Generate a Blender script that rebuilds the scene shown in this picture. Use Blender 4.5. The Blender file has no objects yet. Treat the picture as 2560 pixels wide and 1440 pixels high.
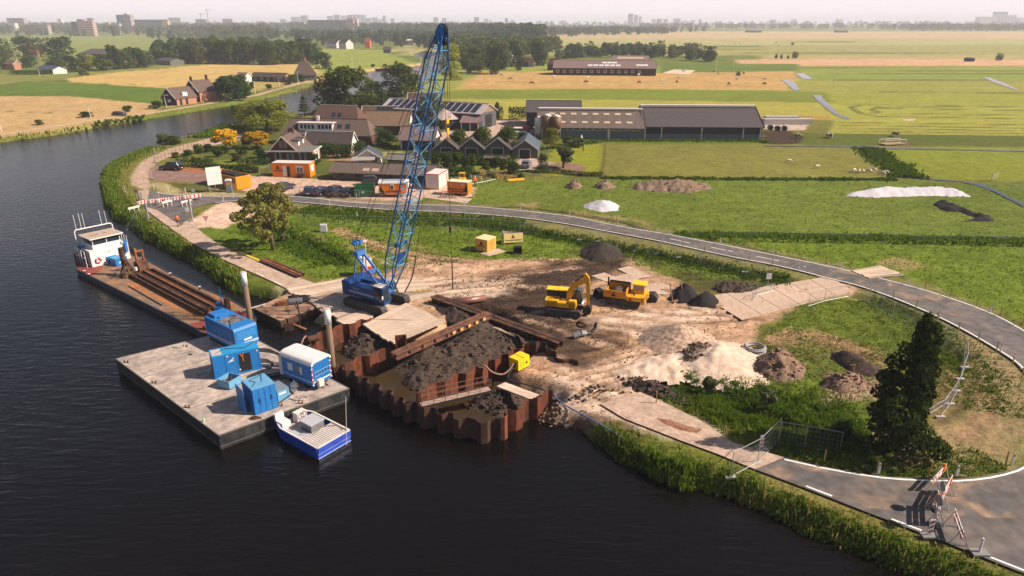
import bpy, bmesh, math, random
import numpy as np
from mathutils import Vector, Matrix
R = math.radians
random.seed(7); rng = np.random.default_rng(11)
sc = bpy.context.scene
C = sc.collection
# ---------------------------------------------------------------- camera
F_PX, W_PX, H_PX, HOR = 1707.0, 2560, 1440, 54.0
CAM_H = 28.0
TH = math.atan((H_PX/2-HOR)/F_PX)
cam = bpy.data.objects.new("camera", bpy.data.cameras.new("camera")); C.objects.link(cam)
cam.location = (0, 0, CAM_H); cam.rotation_euler = (R(90)-TH, 0, 0)
cam.data.sensor_width = 36; cam.data.lens = 36*F_PX/W_PX
cam.data.clip_start = 0.5; cam.data.clip_end = 30000
sc.camera = cam
# ---------------------------------------------------------------- light
HAZE = 0.00019
SUN_EL, SUN_AZ = R(38), R(-5)          # azimuth measured from +X towards +Y
w = bpy.data.worlds.new("World"); sc.world = w; w.use_nodes = True
nt = w.node_tree; bg = nt.nodes["Background"]
sky = nt.nodes.new("ShaderNodeTexSky"); sky.sky_type = 'NISHITA'; sky.sun_disc = False
sky.sun_elevation = SUN_EL; sky.sun_rotation = R(90)-SUN_AZ; sky.air_density = 1.2; sky.dust_density = 1.5; sky.ozone_density = 1.0
mx = nt.nodes.new("ShaderNodeMix"); mx.data_type = 'RGBA'; mx.blend_type = 'MULTIPLY'; mx.inputs[0].default_value = 1
mx.inputs[7].default_value = (.68, .63, .65, 1)
nt.links.new(sky.outputs[0], mx.inputs[6])
tcw = nt.nodes.new("ShaderNodeTexCoord"); sx = nt.nodes.new("ShaderNodeSeparateXYZ"); rp = nt.nodes.new("ShaderNodeMapRange"); rp.interpolation_type = 'SMOOTHERSTEP'
rp.inputs[1].default_value = 0.0; rp.inputs[2].default_value = .2; rp.inputs[3].default_value = .95; rp.inputs[4].default_value = 0.0    # pale murk low in the sky
mw = nt.nodes.new("ShaderNodeMix"); mw.data_type = 'RGBA'; mw.inputs[7].default_value = (8.4, 7.35, 7.75, 1)
nt.links.new(tcw.outputs["Generated"], sx.inputs[0]); nt.links.new(sx.outputs[2], rp.inputs[0]); nt.links.new(rp.outputs[0], mw.inputs[0]); nt.links.new(mx.outputs[2], mw.inputs[6]); nt.links.new(mw.outputs[2], bg.inputs[0]); bg.inputs[1].default_value = 0.08
sun = bpy.data.objects.new("sun", bpy.data.lights.new("sun", 'SUN')); C.objects.link(sun)
sun.data.energy = 5.0; sun.data.angle = R(0.5); sun.data.color = (1.0, 0.87, 0.74)
sd = Vector((math.cos(SUN_EL)*math.cos(SUN_AZ), math.cos(SUN_EL)*math.sin(SUN_AZ), math.sin(SUN_EL)))
sun.rotation_euler = sd.to_track_quat('Z', 'Y').to_euler()
sc.view_settings.view_transform = 'Standard'; sc.view_settings.look = 'None'
sc.view_settings.gamma = 1; sc.view_settings.exposure = 0.7
try:
    sc.cycles.volume_bounces = 1; sc.cycles.max_bounces = 6; sc.cycles.transparent_max_bounces = 12
    sc.cycles.volume_step_rate = 1; sc.cycles.volume_max_steps = 64
except Exception: pass
# ---------------------------------------------------------------- survey of the place: photo position -> ground position
def P(px, py, z=0.0):
    u = (px-W_PX/2)/F_PX; v = (H_PX/2-py)/F_PX
    t = (z-CAM_H)/(-math.sin(TH)+v*math.cos(TH))
    return (u*t, (math.cos(TH)+v*math.sin(TH))*t)
def HT(y, py):                          # height of what stands at depth y and reaches photo row py
    v = (H_PX/2-py)/F_PX
    return CAM_H + y*(-math.sin(TH)+v*math.cos(TH))/(math.cos(TH)+v*math.sin(TH))
def XAT(px, x0, y, z):                  # x at depth y and height z for a photo column
    return (px-W_PX/2)/F_PX*(y*math.cos(TH)+(CAM_H-z)*math.sin(TH))
def s2l(c):
    c = c/255.0
    return c/12.92 if c <= .04045 else ((c+.055)/1.055)**2.4
def S(r, g, b, k=0.72): return (s2l(r)*k, s2l(g)*k, s2l(b)*k)
# ---------------------------------------------------------------- materials
_m = {}
def M(name, col=(.5,.5,.5), rough=.6, metal=0., n1=0., s1=3., bump=0., sb=20., col2=None, n2=.5, stretch=None, spec=.4, trans=0., vr=0.):
    if name in _m: return _m[name]
    m = bpy.data.materials.new(name); m.use_nodes = True; t = m.node_tree; b = t.nodes["Principled BSDF"]
    b.inputs["Base Color"].default_value = (*col, 1); b.inputs["Roughness"].default_value = rough
    b.inputs["Metallic"].default_value = metal; b.inputs["Specular IOR Level"].default_value = spec
    tc = t.nodes.new("ShaderNodeTexCoord"); mp = t.nodes.new("ShaderNodeMapping")
    t.links.new(tc.outputs["Object"], mp.inputs[0])
    if stretch: mp.inputs[3].default_value = stretch
    if n1 or col2:
        no = t.nodes.new("ShaderNodeTexNoise"); no.inputs["Scale"].default_value = s1; no.inputs["Detail"].default_value = 5; no.inputs["Roughness"].default_value = .65
        t.links.new(mp.outputs[0], no.inputs[0])
        r = t.nodes.new("ShaderNodeValToRGB")
        if col2:
            r.color_ramp.elements[0].position = n2-.12; r.color_ramp.elements[1].position = n2+.12
            r.color_ramp.elements[0].color = (*col, 1); r.color_ramp.elements[1].color = (*col2, 1)
        else:
            r.color_ramp.elements[0].position = .3; r.color_ramp.elements[1].position = .7
            r.color_ramp.elements[0].color = (*[c*(1-n1) for c in col], 1); r.color_ramp.elements[1].color = (*[min(1, c*(1+n1)) for c in col], 1)
        t.links.new(no.outputs[0], r.inputs[0]); src = r.outputs[0]
        if col2 and n1:
            no2 = t.nodes.new("ShaderNodeTexNoise"); no2.inputs["Scale"].default_value = s1*5; no2.inputs["Detail"].default_value = 4
            t.links.new(mp.outputs[0], no2.inputs[0])
            mr = t.nodes.new("ShaderNodeMapRange"); mr.inputs[1].default_value = .3; mr.inputs[2].default_value = .7; mr.inputs[3].default_value = 1-n1; mr.inputs[4].default_value = 1+n1
            t.links.new(no2.outputs[0], mr.inputs[0])
            vm = t.nodes.new("ShaderNodeVectorMath"); vm.operation = 'SCALE'; t.links.new(src, vm.inputs[0]); t.links.new(mr.outputs[0], vm.inputs[3]); src = vm.outputs[0]
        if vr:
            oi = t.nodes.new("ShaderNodeObjectInfo"); mr = t.nodes.new("ShaderNodeMapRange"); mr.inputs[3].default_value = 1-vr; mr.inputs[4].default_value = 1+vr; t.links.new(oi.outputs["Random"], mr.inputs[0])
            vm = t.nodes.new("ShaderNodeVectorMath"); vm.operation = 'SCALE'; t.links.new(src, vm.inputs[0]); t.links.new(mr.outputs[0], vm.inputs[3]); src = vm.outputs[0]
        t.links.new(src, b.inputs["Base Color"])
    if bump:
        nb = t.nodes.new("ShaderNodeTexNoise"); nb.inputs["Scale"].default_value = sb; nb.inputs["Detail"].default_value = 4
        t.links.new(mp.outputs[0], nb.inputs[0]); bp = t.nodes.new("ShaderNodeBump"); bp.inputs["Strength"].default_value = bump; bp.inputs["Distance"].default_value = .05
        t.links.new(nb.outputs[0], bp.inputs["Height"]); t.links.new(bp.outputs[0], b.inputs["Normal"])
    if trans:
        b.inputs["Transmission Weight"].default_value = trans
    _m[name] = m; return m
def leafmat(name, c1, c2, k=.35):
    if name in _m: return _m[name]
    m = bpy.data.materials.new(name); m.use_nodes = True; t = m.node_tree; t.nodes.clear()
    o = t.nodes.new("ShaderNodeOutputMaterial"); d = t.nodes.new("ShaderNodeBsdfDiffuse"); tr = t.nodes.new("ShaderNodeBsdfTranslucent"); ms = t.nodes.new("ShaderNodeMixShader")
    at = t.nodes.new("ShaderNodeAttribute"); at.attribute_name = "rnd"
    oi = t.nodes.new("ShaderNodeObjectInfo")
    r = t.nodes.new("ShaderNodeMix"); r.data_type = 'RGBA'; r.inputs[6].default_value = (*c1, 1); r.inputs[7].default_value = (*c2, 1)
    t.links.new(at.outputs["Fac"], r.inputs[0])
    hv = t.nodes.new("ShaderNodeHueSaturation"); mr = t.nodes.new("ShaderNodeMapRange"); mr.inputs[3].default_value = .75; mr.inputs[4].default_value = 1.3
    t.links.new(oi.outputs["Random"], mr.inputs[0]); t.links.new(mr.outputs[0], hv.inputs["Value"]); t.links.new(r.outputs[2], hv.inputs["Color"])
    t.links.new(hv.outputs[0], d.inputs[0]); t.links.new(hv.outputs[0], tr.inputs[0]); ms.inputs[0].default_value = k
    t.links.new(d.outputs[0], ms.inputs[1]); t.links.new(tr.outputs[0], ms.inputs[2]); t.links.new(ms.outputs[0], o.inputs[0])
    _m[name] = m; return m
def glassmat():
    return M("window_glass", (.02,.03,.04), .08, 0, spec=.9)
# ---------------------------------------------------------------- mesh building
class MB:
    def __init__(s): s.v = []; s.f = []; s.mi = []; s.X = None
    def _add(s, vs, fs, mi=0):
        o = len(s.v)
        if s.X is not None: vs = [s.X @ Vector(p) for p in vs]
        s.v += [tuple(p) for p in vs]; s.f += [tuple(i+o for i in f) for f in fs]; s.mi += [mi]*len(fs); return s
    def box(s, x0, x1, y0, y1, z0, z1, mi=0, rz=0, c=None, rx=0, ry=0):
        vs = [Vector(p) for p in ((x0,y0,z0),(x1,y0,z0),(x1,y1,z0),(x0,y1,z0),(x0,y0,z1),(x1,y0,z1),(x1,y1,z1),(x0,y1,z1))]
        if rz or rx or ry:
            cc = Vector(c if c else ((x0+x1)/2, (y0+y1)/2, (z0+z1)/2)); m = Matrix.Rotation(rz,3,'Z') @ Matrix.Rotation(ry,3,'Y') @ Matrix.Rotation(rx,3,'X')
            vs = [m @ (p-cc)+cc for p in vs]
        return s._add(vs, [(0,3,2,1),(4,5,6,7),(0,1,5,4),(1,2,6,5),(2,3,7,6),(3,0,4,7)], mi)
    def cyl(s, a, b, r, n=8, r2=None, mi=0, cap=True):
        a = Vector(a); b = Vector(b); d = (b-a); r2 = r if r2 is None else r2
        q = d.to_track_quat('Z','Y').to_matrix(); vs = []
        for i in range(n):
            t = 2*math.pi*i/n; vs.append(a+q@Vector((r*math.cos(t), r*math.sin(t), 0)))
        for i in range(n):
            t = 2*math.pi*i/n; vs.append(b+q@Vector((r2*math.cos(t), r2*math.sin(t), 0)))
        fs = [(i,(i+1)%n,n+(i+1)%n,n+i) for i in range(n)]
        if cap: fs += [tuple(range(n-1,-1,-1)), tuple(range(n,2*n))]
        return s._add(vs, fs, mi)
    def tube(s, pts, r, n=6, mi=0):
        for a, b in zip(pts, pts[1:]):
            if (Vector(a)-Vector(b)).length > 1e-4: s.cyl(a, b, r, n, mi=mi)
        return s
    def bar(s, a, b, w, h=None, mi=0):       # square section between two points
        a = Vector(a); b = Vector(b); h = h or w; q = (b-a).to_track_quat('Z','Y').to_matrix()
        vs = [a+q@Vector((x*w/2,y*h/2,0)) for x,y in ((-1,-1),(1,-1),(1,1),(-1,1))]+[b+q@Vector((x*w/2,y*h/2,0)) for x,y in ((-1,-1),(1,-1),(1,1),(-1,1))]
        return s._add(vs, [(3,2,1,0),(4,5,6,7),(0,1,5,4),(1,2,6,5),(2,3,7,6),(3,0,4,7)], mi)
    def prism(s, poly, z0, z1, mi=0):        # poly ccw list of (x,y)
        n = len(poly); vs = [(x,y,z0) for x,y in poly]+[(x,y,z1) for x,y in poly]
        return s._add(vs, [tuple(range(n-1,-1,-1)), tuple(range(n,2*n))]+[(i,(i+1)%n,n+(i+1)%n,n+i) for i in range(n)], mi)
    def prof(s, poly, y0, y1, mi=0):         # poly in (x,z), extruded along y
        n = len(poly); vs = [(x,y0,z) for x,z in poly]+[(x,y1,z) for x,z in poly]
        return s._add(vs, [tuple(range(n)), tuple(range(2*n-1,n-1,-1))]+[((i+1)%n,i,n+i,n+(i+1)%n) for i in range(n)], mi)
    def profx(s, poly, x0, x1, mi=0):        # poly in (y,z), extruded along x
        n = len(poly); vs = [(x0,y,z) for y,z in poly]+[(x1,y,z) for y,z in poly]
        return s._add(vs, [tuple(range(n-1,-1,-1)), tuple(range(n,2*n))]+[(i,(i+1)%n,n+(i+1)%n,n+i) for i in range(n)], mi)
    def poly(s, pts, mi=0): return s._add(pts, [tuple(range(len(pts)))], mi)
    def slab(s, a, b, c, d, t, mi=0):        # quad a b c d with thickness t downwards along its normal
        a,b,c,d = map(Vector,(a,b,c,d)); n = (b-a).cross(d-a).normalized()
        if n.z < 0: n = -n
        q = [p-n*t for p in (a,b,c,d)]
        return s._add([a,b,c,d]+q, [(0,1,2,3),(7,6,5,4),(0,4,5,1),(1,5,6,2),(2,6,7,3),(3,7,4,0)], mi)
    def build(s, name, mats, parent=None, smooth=False):
        me = bpy.data.meshes.new(name); me.from_pydata(s.v, [], s.f)
        for m in (mats if isinstance(mats, (list, tuple)) else [mats]): me.materials.append(m)
        if any(s.mi): me.polygons.foreach_set("material_index", s.mi)
        if smooth: me.polygons.foreach_set("use_smooth", [True]*len(s.f))
        bm = bmesh.new(); bm.from_mesh(me); bmesh.ops.recalc_face_normals(bm, faces=bm.faces); bm.to_mesh(me); bm.free()
        me.update(); o = bpy.data.objects.new(name, me); C.objects.link(o)
        if parent is not None: o.parent = parent
        return o
def npmesh(name, v, f, mat, parent=None, rnd=None, col=None, smooth=False):
    """v (n,3), f (m,k) arrays"""
    me = bpy.data.meshes.new(name); n, (m, k) = len(v), f.shape
    me.vertices.add(n); me.vertices.foreach_set("co", np.asarray(v, np.float32).ravel())
    me.loops.add(m*k); me.loops.foreach_set("vertex_index", f.astype(np.int32).ravel())
    me.polygons.add(m); me.polygons.foreach_set("loop_start", np.arange(0, m*k, k, dtype=np.int32))
    me.update(calc_edges=True)
    if smooth: me.polygons.foreach_set("use_smooth", np.ones(m, bool))
    if rnd is not None:
        a = me.attributes.new("rnd", 'FLOAT', 'FACE' if len(rnd) == m else 'POINT'); a.data.foreach_set("value", np.asarray(rnd, np.float32))
    if col is not None:
        a = me.attributes.new("Col", 'FLOAT_COLOR', 'POINT'); a.data.foreach_set("color", np.hstack([col, np.ones((n,1))]).astype(np.float32).ravel())
    me.materials.append(mat); o = bpy.data.objects.new(name, me); C.objects.link(o)
    if parent is not None: o.parent = parent
    return o
def tag(o, label=None, cat=None, group=None, kind=None):
    if label: o['label'] = label
    if cat: o['category'] = cat
    if group: o['group'] = group
    if kind: o['kind'] = kind
    return o
def thing(name, label, cat, loc=(0,0,0), rz=0., group=None):
    o = bpy.data.objects.new(name, None); C.objects.link(o); o.location = loc; o.rotation_euler = (0,0,rz); o.empty_display_size = .3
    return tag(o, label, cat, group)
def dup(root, loc, rz=None, label=None, group=None, scale=None):
    r = root.copy(); C.objects.link(r); r.location = loc
    if rz is not None: r.rotation_euler = (0,0,rz)
    if label: r['label'] = label
    if group: r['group'] = group
    if scale is not None: r.scale = scale if isinstance(scale, tuple) else (scale,)*3
    def rec(a, b):
        for ch in list(a.children):
            c = ch.copy(); C.objects.link(c); c.parent = b; rec(ch, c)
    rec(root, r); return r
def lettering(txt, size, mat, parent, loc, rot=(R(90),0,0), name="lettering", ext=.006, bold=False):
    cu = bpy.data.curves.new(name, 'FONT'); cu.body = txt; cu.size = size; cu.extrude = ext; cu.align_x = 'CENTER'; cu.align_y = 'CENTER'
    if bold: cu.offset = size*.03
    tmp = bpy.data.objects.new(name+"_curve", cu); C.objects.link(tmp); me = bpy.data.meshes.new_from_object(tmp.evaluated_get(bpy.context.evaluated_depsgraph_get())); bpy.data.objects.remove(tmp)
    me.materials.clear(); me.materials.append(mat); o = bpy.data.objects.new(name, me); C.objects.link(o); o.parent = parent; o.location = loc; o.rotation_euler = rot
    return o
def nth(i): return ("first second third fourth fifth sixth seventh eighth ninth tenth eleventh twelfth thirteenth fourteenth fifteenth sixteenth seventeenth eighteenth nineteenth twentieth".split()+["%dth" % k for k in range(21, 99)])[i]
# ---------------------------------------------------------------- numpy noise and polygons
def _h(ix, iy, sd):
    n = (ix.astype(np.int64)*374761393 + iy.astype(np.int64)*668265263 + sd*1442695) & 0x7fffffff
    n = ((n ^ (n >> 13))*1274126177) & 0x7fffffff
    return ((n ^ (n >> 16)) & 0xffff)/65535.0
def vnoise(x, y, sd=0):
    ix = np.floor(x); iy = np.floor(y); fx = x-ix; fy = y-iy; fx = fx*fx*(3-2*fx); fy = fy*fy*(3-2*fy)
    a = _h(ix,iy,sd); b = _h(ix+1,iy,sd); c = _h(ix,iy+1,sd); d = _h(ix+1,iy+1,sd)
    return (a+(b-a)*fx)*(1-fy)+(c+(d-c)*fx)*fy
def fbm(x, y, s, sd=0, o=4):
    r = 0; a = .5; t = 0
    for i in range(o):
        r = r+a*vnoise(x/s, y/s, sd+i*7); t += a; a *= .55; s *= .5
    return r/t*2-1                       # -1..1
def sdist(X, Y, poly, closed=True):
    """signed distance, positive inside (closed) / plain distance to the line (open)"""
    p = np.array(poly, float); q = np.roll(p, -1, 0); ins = np.zeros(X.shape, bool); d = np.full(X.shape, 1e18)
    n = len(p) if closed else len(p)-1
    for i in range(n):
        ax, ay = p[i]; bx, by = q[i]; ex, ey = bx-ax, by-ay; L = ex*ex+ey*ey+1e-12
        t = np.clip(((X-ax)*ex+(Y-ay)*ey)/L, 0, 1); dd = (X-ax-t*ex)**2+(Y-ay-t*ey)**2; d = np.minimum(d, dd)
        if closed and ay != by:
            c = ((ay > Y) != (by > Y)) & (X < (bx-ax)*(Y-ay)/(by-ay)+ax); ins ^= c
    d = np.sqrt(d); return np.where(ins, d, -d) if closed else d
def smooth(a, b, x): t = np.clip((x-a)/(b-a), 0, 1); return t*t*(3-2*t)
def PP(pts, z=0.): return [P(a, b, z) for a, b in pts]
def resample(pts, step):
    out = [Vector(pts[0])]
    for a, b in zip(pts, pts[1:]):
        a = Vector(a); b = Vector(b); n = max(1, int((b-a).length/step))
        out += [a+(b-a)*i/n for i in range(1, n+1)]
    return out
def spline(pts, k=6):
    p = [Vector(a) for a in pts]; out = []
    for i in range(len(p)-1):
        a = p[max(i-1,0)]; b = p[i]; c = p[i+1]; d = p[min(i+2,len(p)-1)]
        for j in range(k):
            t = j/k; out.append(.5*((2*b)+(c-a)*t+(2*a-5*b+4*c-d)*t*t+(3*b-a-3*c+d)*t**3))
    return out+[p[-1]]
# ================================================================ SETTING: water, ground, roads
WZ = -1.0
NEAR_BANK = [(2700,1560),(2560,1530),(2400,1480),(2237,1428),(2085,1362),(1926,1300),(1850,1262),(1780,1240),(1680,1222),(1600,1185),(1530,1150),(1480,1110),(1440,1078),(1380,1068),(1310,1058),
 (1340,1040),(1384,1008),(1330,990),(1255,958),(1240,930),(1300,905),(1340,880),(1318,855),(1230,800),(1185,792),(1110,850),(1000,860),(905,826),(915,806),
 (850,815),(800,822),(775,805),(800,790),(850,784),(820,765),(740,748),(690,756),(650,745),(600,735),(575,728),(545,712),(520,690),(480,664),(440,642),(400,622),(350,592),(310,562),(280,545),(258,505),(250,467),(255,432),
 (278,417),(322,395),(380,373),(430,357),(500,346),(540,325),(600,310),(640,300),(700,296),(770,288),(790,265),(850,245),(930,235),(1000,222),(1050,212),(1090,185),(1125,165),(1140,145),(1120,130),(1060,128),(1035,134)]
FAR_BANK = [(1035,134),(1040,142),(1070,150),(1078,157),(1052,165),(952,175),(897,184),(815,207),(740,229),(640,254),(575,265),(425,290),(380,297),(325,306),(260,316),(140,339),(0,357),(-300,398),(-1500,560)]
RIVER = PP(NEAR_BANK, WZ)+PP(FAR_BANK[1:], WZ)+[(-300,60),(-300,-60),(300,-60),(60,10)]
ROAD_IN = [(510,513),(583,504),(660,504),(740,507),(824,514),(970,526),(1116,532),(1260,542),(1384,557),(1519,581),(1657,607),(1816,642),(1920,662),(1995,679),(2045,692),(2176,727),(2347,797),(2500,883),(2560,933),(2640,1040),(2600,1130),(2560,1163),(2530,1177),(2470,1192),(2390,1200),(2290,1198),(2200,1192),(2075,1172),(1961,1147)]
ROAD_OUT = [(375,475),(420,486),(500,490),(580,492),(740,492),(892,507),(1032,512),(1161,515),(1280,525),(1424,541),(1545,565),(1674,587),(1801,611),(1920,635),(2100,672),(2270,714),(2380,747),(2477,783),(2560,826),(2760,950),(3000,1150),(3100,1440),(2900,1560),(2560,1437),(2429,1385),(2350,1354),(2181,1289),(2027,1229),(1890,1177)]
OLD_L = [(362,520),(384,540),(470,602),(530,636),(613,675),(680,705),(745,738)]
OLD_R = [(415,520),(451,540),(524,596),(582,630),(647,650),(680,667),(760,700),(800,712)]
# --- fan of ground vertices, finer near the works, coarser far away
rows = [3.0, 10.0, 17.0]; d = 21.0
while d < 11000:
    rows.append(d); d += max(.28, d*d/21000*.95)
rows = np.array(rows); cols = np.concatenate([np.linspace(-4,-1.0,14)[:-1], np.linspace(-1.0,1.0,440), np.linspace(1.0,4,14)[1:]])
gx = (cols[None,:]*rows[:,None]); gy = np.repeat(rows[:,None], len(cols), 1)
GX, GY = gx.ravel(), gy.ravel(); NG = len(GX)
near = GY < 170
SD = sdist(GX, GY, RIVER)                     # >0 in the water
jit = np.clip(GY/400, .15, 1)
GZ = -2.6+2.6*smooth(.9, -1.5, SD+.5*fbm(GX,GY,3,1)*1.0)
soft = smooth(.5, 3, -SD)                     # 0 at shore
GZ += soft*.10*fbm(GX,GY,1.1,3)*np.where(GY<260,1,0)
col = np.tile(np.array(S(112,128,48)), (NG,1))
N1 = fbm(GX,GY,14,5); N2 = fbm(GX,GY,2.2,9); N3 = fbm(GX,GY,60,12)
col *= (1+.16*N1+.2*N2)[:,None]*np.stack([1+.22*N1, 1+0*N1, 1-.1*N1],1)
def paint(poly, c, f=.5, amp=.6, ns=1.5, k=1., var=.15, sd=20, z=None):
    q = PP(poly) if poly[0][0] > 60 or poly[0][1] > 60 or True else poly
    a = np.array(q); m = 6+f
    s = (GX > a[:,0].min()-m) & (GX < a[:,0].max()+m) & (GY > a[:,1].min()-m) & (GY < a[:,1].max()+m)
    if not s.any(): return
    x, y = GX[s], GY[s]; D = sdist(x, y, q)
    wgt = smooth(-f, f, D+amp*fbm(x,y,ns,sd))*k
    cc = np.array(S(*c))[None,:]*(1+var*fbm(x,y,1.3,sd+3)+var*.7*fbm(x,y,6,sd+5))[:,None]
    col[s] = col[s]*(1-wgt[:,None])+cc*wgt[:,None]
    if z is not None: GZ[s] = GZ[s]*(1-wgt)+(z if not callable(z) else z(x,y))*wgt
def line(pts, c, wd, k=1., dz=0., amp=.3, ns=1., sd=40, f=.3):
    q = PP(pts); a = np.array(q); m = wd+4
    s = (GX > a[:,0].min()-m) & (GX < a[:,0].max()+m) & (GY > a[:,1].min()-m) & (GY < a[:,1].max()+m)
    if not s.any(): return
    x, y = GX[s], GY[s]; D = sdist(x, y, q, False)
    wgt = smooth(wd/2+f, wd/2-f, D+amp*fbm(x,y,ns,sd))*k
    if c: col[s] = col[s]*(1-wgt[:,None])+np.array(S(*c))[None,:]*wgt[:,None]
    GZ[s] += dz*wgt
def band(y0, y1, c, x0=1000, x1=3400, f=2., amp=3., k=1., ns=30, **kw): paint([(x0,y1),(x1,y1),(x1,y0),(x0,y0)], c, f, amp, ns, k, **kw)
TAN = (200,166,112); TAN2 = (196,166,100); GRN = (112,134,48); PALE = (150,158,84); DK = (66,86,30)
# far right plain
band(79,96,(196,172,122),f=20,amp=30,ns=200); band(96,112,(178,170,110),f=8,amp=20,ns=120); band(112,138,(160,162,88),f=8,amp=20,ns=100)
band(93,97,(208,168,134),1500,3400,f=8,amp=10,ns=80,k=.8); band(138,150,(178,164,106),1900,f=6,amp=8)
band(149,165,(212,168,128),1840,3400,f=4,amp=5); band(165,230,(146,158,64)); band(183,200,(138,156,62)); band(200,231,(152,160,66),1960)
for r, c0 in ((123,1280),(132,1300),(104,1400),(116,1500),(170,1850),(176,1900),(183,1950),(200,2090),(231,2000)):
    line([(c0,r),(2400,r+1),(3300,r+3)], DK, 1.6+r*.004*4, k=.85, amp=1.2, ns=9, f=1.)
band(160,186,(104,128,46),1650,2000)
paint([(1140,222),(1200,182),(1380,178),(1650,183),(1990,178),(1995,200),(1960,226),(1500,222)], (196,158,98), 2, 4, 12, 1, .25)
paint([(1130,226),(1500,222),(2060,229),(2100,256),(1600,250),(1110,245)], (122,146,44), 1, 1)
paint([(1100,246),(1600,250),(2100,258),(2140,300),(1900,300),(1600,300),(1080,300)], (164,174,68), 1, 1.5, 8)
paint([(1600,285),(2100,290),(2110,298),(1600,300)], (176,142,74), 1.5, 2, 8)
paint([(2060,229),(3300,240),(3300,268),(2090,260)], (150,166,58), 1, 2)
band(262,338,(160,178,66),2080,3300,f=1,amp=1.5,ns=10)
for i, (a, b, c0, lx) in enumerate(((266,266,2170,1),(271,276,2200,1),(283,288,2180,1),(291,297,2190,0),(306,312,2100,0),(313,320,2095,0),(321,328,2100,0),(328,334,2110,0))):
    line([(c0,a),(2560,b),(3300,b+8)], (92,108,34), 1.5, k=1., amp=.7, ns=3, f=.7)
line([(2560,268),(2300,263),(2155,263),(2125,268),(2150,283),(2190,291)], (84,100,32), 1.6, k=1., f=.7); line([(2400,268),(2200,268),(2175,274),(2200,281)], (84,100,32), 1.6, k=1., f=.7)
paint([(1910,331),(2560,340),(3300,348),(3300,362),(2560,368),(1905,362)], (92,116,36), .6, 1)
paint([(1905,328),(1975,326),(2010,345),(2000,358),(1905,366)], (74,58,44), .5, 1.5); paint([(2200,352),(2290,356),(2280,372),(2200,370)], (120,100,64), .6, 1.)
paint([(1370,345),(1905,348),(1905,362),(1370,358)], (100,128,38), .6, .8)
paint([(1515,362),(1900,360),(2150,366),(2265,445),(2100,450),(1500,443)], (126,140,54), .6, 1., 2.5, 1, .2)
paint([(2185,366),(3300,372),(3300,470),(2560,455),(2300,446)], (126,152,40), .6, 1.)
line([(2160,366),(2270,446)], (84,88,40), 2.6, k=.85); line([(1500,445),(2260,450)], (84,92,40), .8, k=.7, amp=.8)
paint([(1390,360),(1514,362),(1500,434),(1380,440),(1330,430),(1330,370)], (140,162,40), .4, .5)
line([(1514,362),(1503,436)], (88,104,36), .8, k=.8)
GR2 = (106,136,42)
paint([(1180,448),(2300,448),(2330,455),(3300,480),(3300,640),(1670,588),(1400,545),(1170,520)], GR2, .6, 1., 2, 1, .25)
paint([(1700,580),(3300,600),(3300,1000),(2560,800),(2270,708),(1920,632)], (106,142,34), .5, 1., 2, 1, .25)
for q in ([(1380,540),(1440,528),(1500,537),(1580,548),(1620,560),(1560,553)], [(1290,505),(1340,508),(1330,522),(1290,518)], [(2200,655),(2260,640),(2300,665),(2240,670)]):
    paint(q, (164,140,96), .8, 2., 2, .8)
# land between the farm and the new road
paint([(640,300),(1080,300),(1230,300),(1390,360),(1340,440),(1180,445),(820,460),(560,420),(470,380),(540,345)], (92,112,40), 1, 1.5, 4, 1, .2)
paint([(540,400),(650,398),(670,420),(560,418)], (118,142,44), .5, .5); paint([(1180,412),(1290,405),(1290,432),(1190,436)], (128,150,46), .5, 1)
PAVE = (206,176,156)
paint([(1225,300),(1350,300),(1350,330),(1300,345),(1180,345),(1130,350),(1120,325),(1215,318)], PAVE, .3, .3); paint([(1060,345),(1140,320),(1150,350),(1080,352)], PAVE, .4,.4)
paint([(1293,387),(1345,385),(1345,400),(1390,408),(1385,422),(1290,425)], PAVE, .3, .3)
paint([(820,385),(900,372),(960,392),(900,402),(820,402)], (170,136,104), .3, .4); paint([(905,383),(1010,378),(1010,390),(930,392)],(150,150,90),.3,.3)
paint([(1910,297),(2032,297),(2012,326),(1910,324)], (206,180,160), .3, .3); paint([(2330,321),(2350,296),(2290,296),(2270,300)], (206,186,150), .2, .2, k=0)
paint([(2258,297),(2285,296),(2288,302),(2262,302)], (216,188,168), .2, .1)
el = [(1340+i, 0) for i in range(0)]
paint([(1357,418),(1380,408),(1420,407),(1450,412),(1466,421),(1455,429),(1420,432),(1375,430)], (150,118,98), .2, .1)
# gravel yards of the works and the old road
SAND = (224,192,162)
paint([(372,480),(330,462),(328,440),(340,420),(360,400),(390,386),(437,367),(487,355),(533,343),(600,334),(620,345),(560,358),(495,371),(453,383),(398,403),(374,425),(374,470)], (198,168,146), .25, .25, var=.08)
paint([(372,425),(400,412),(470,425),(545,430),(610,440),(610,452),(530,462),(470,455),(374,452)], (152,122,110), .2, .2, var=.1)
paint([(440,424),(480,418),(540,428),(490,432)], (176,112,74), .3, .5)
paint([(600,440),(680,441),(800,448),(900,456),(1060,458),(1190,470),(1180,492),(1060,494),(1030,514),(900,508),(760,496),(640,492),(600,470)], (214,180,156), .3, .5, var=.12)
paint([(374,458),(395,455),(430,462),(470,470),(560,480),(640,488),(640,492),(500,490),(400,482)], (176,158,112), .3, .8)
paint([(420,458),(520,460),(530,480),(450,478)], (92,108,44), .4, .8)
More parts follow.
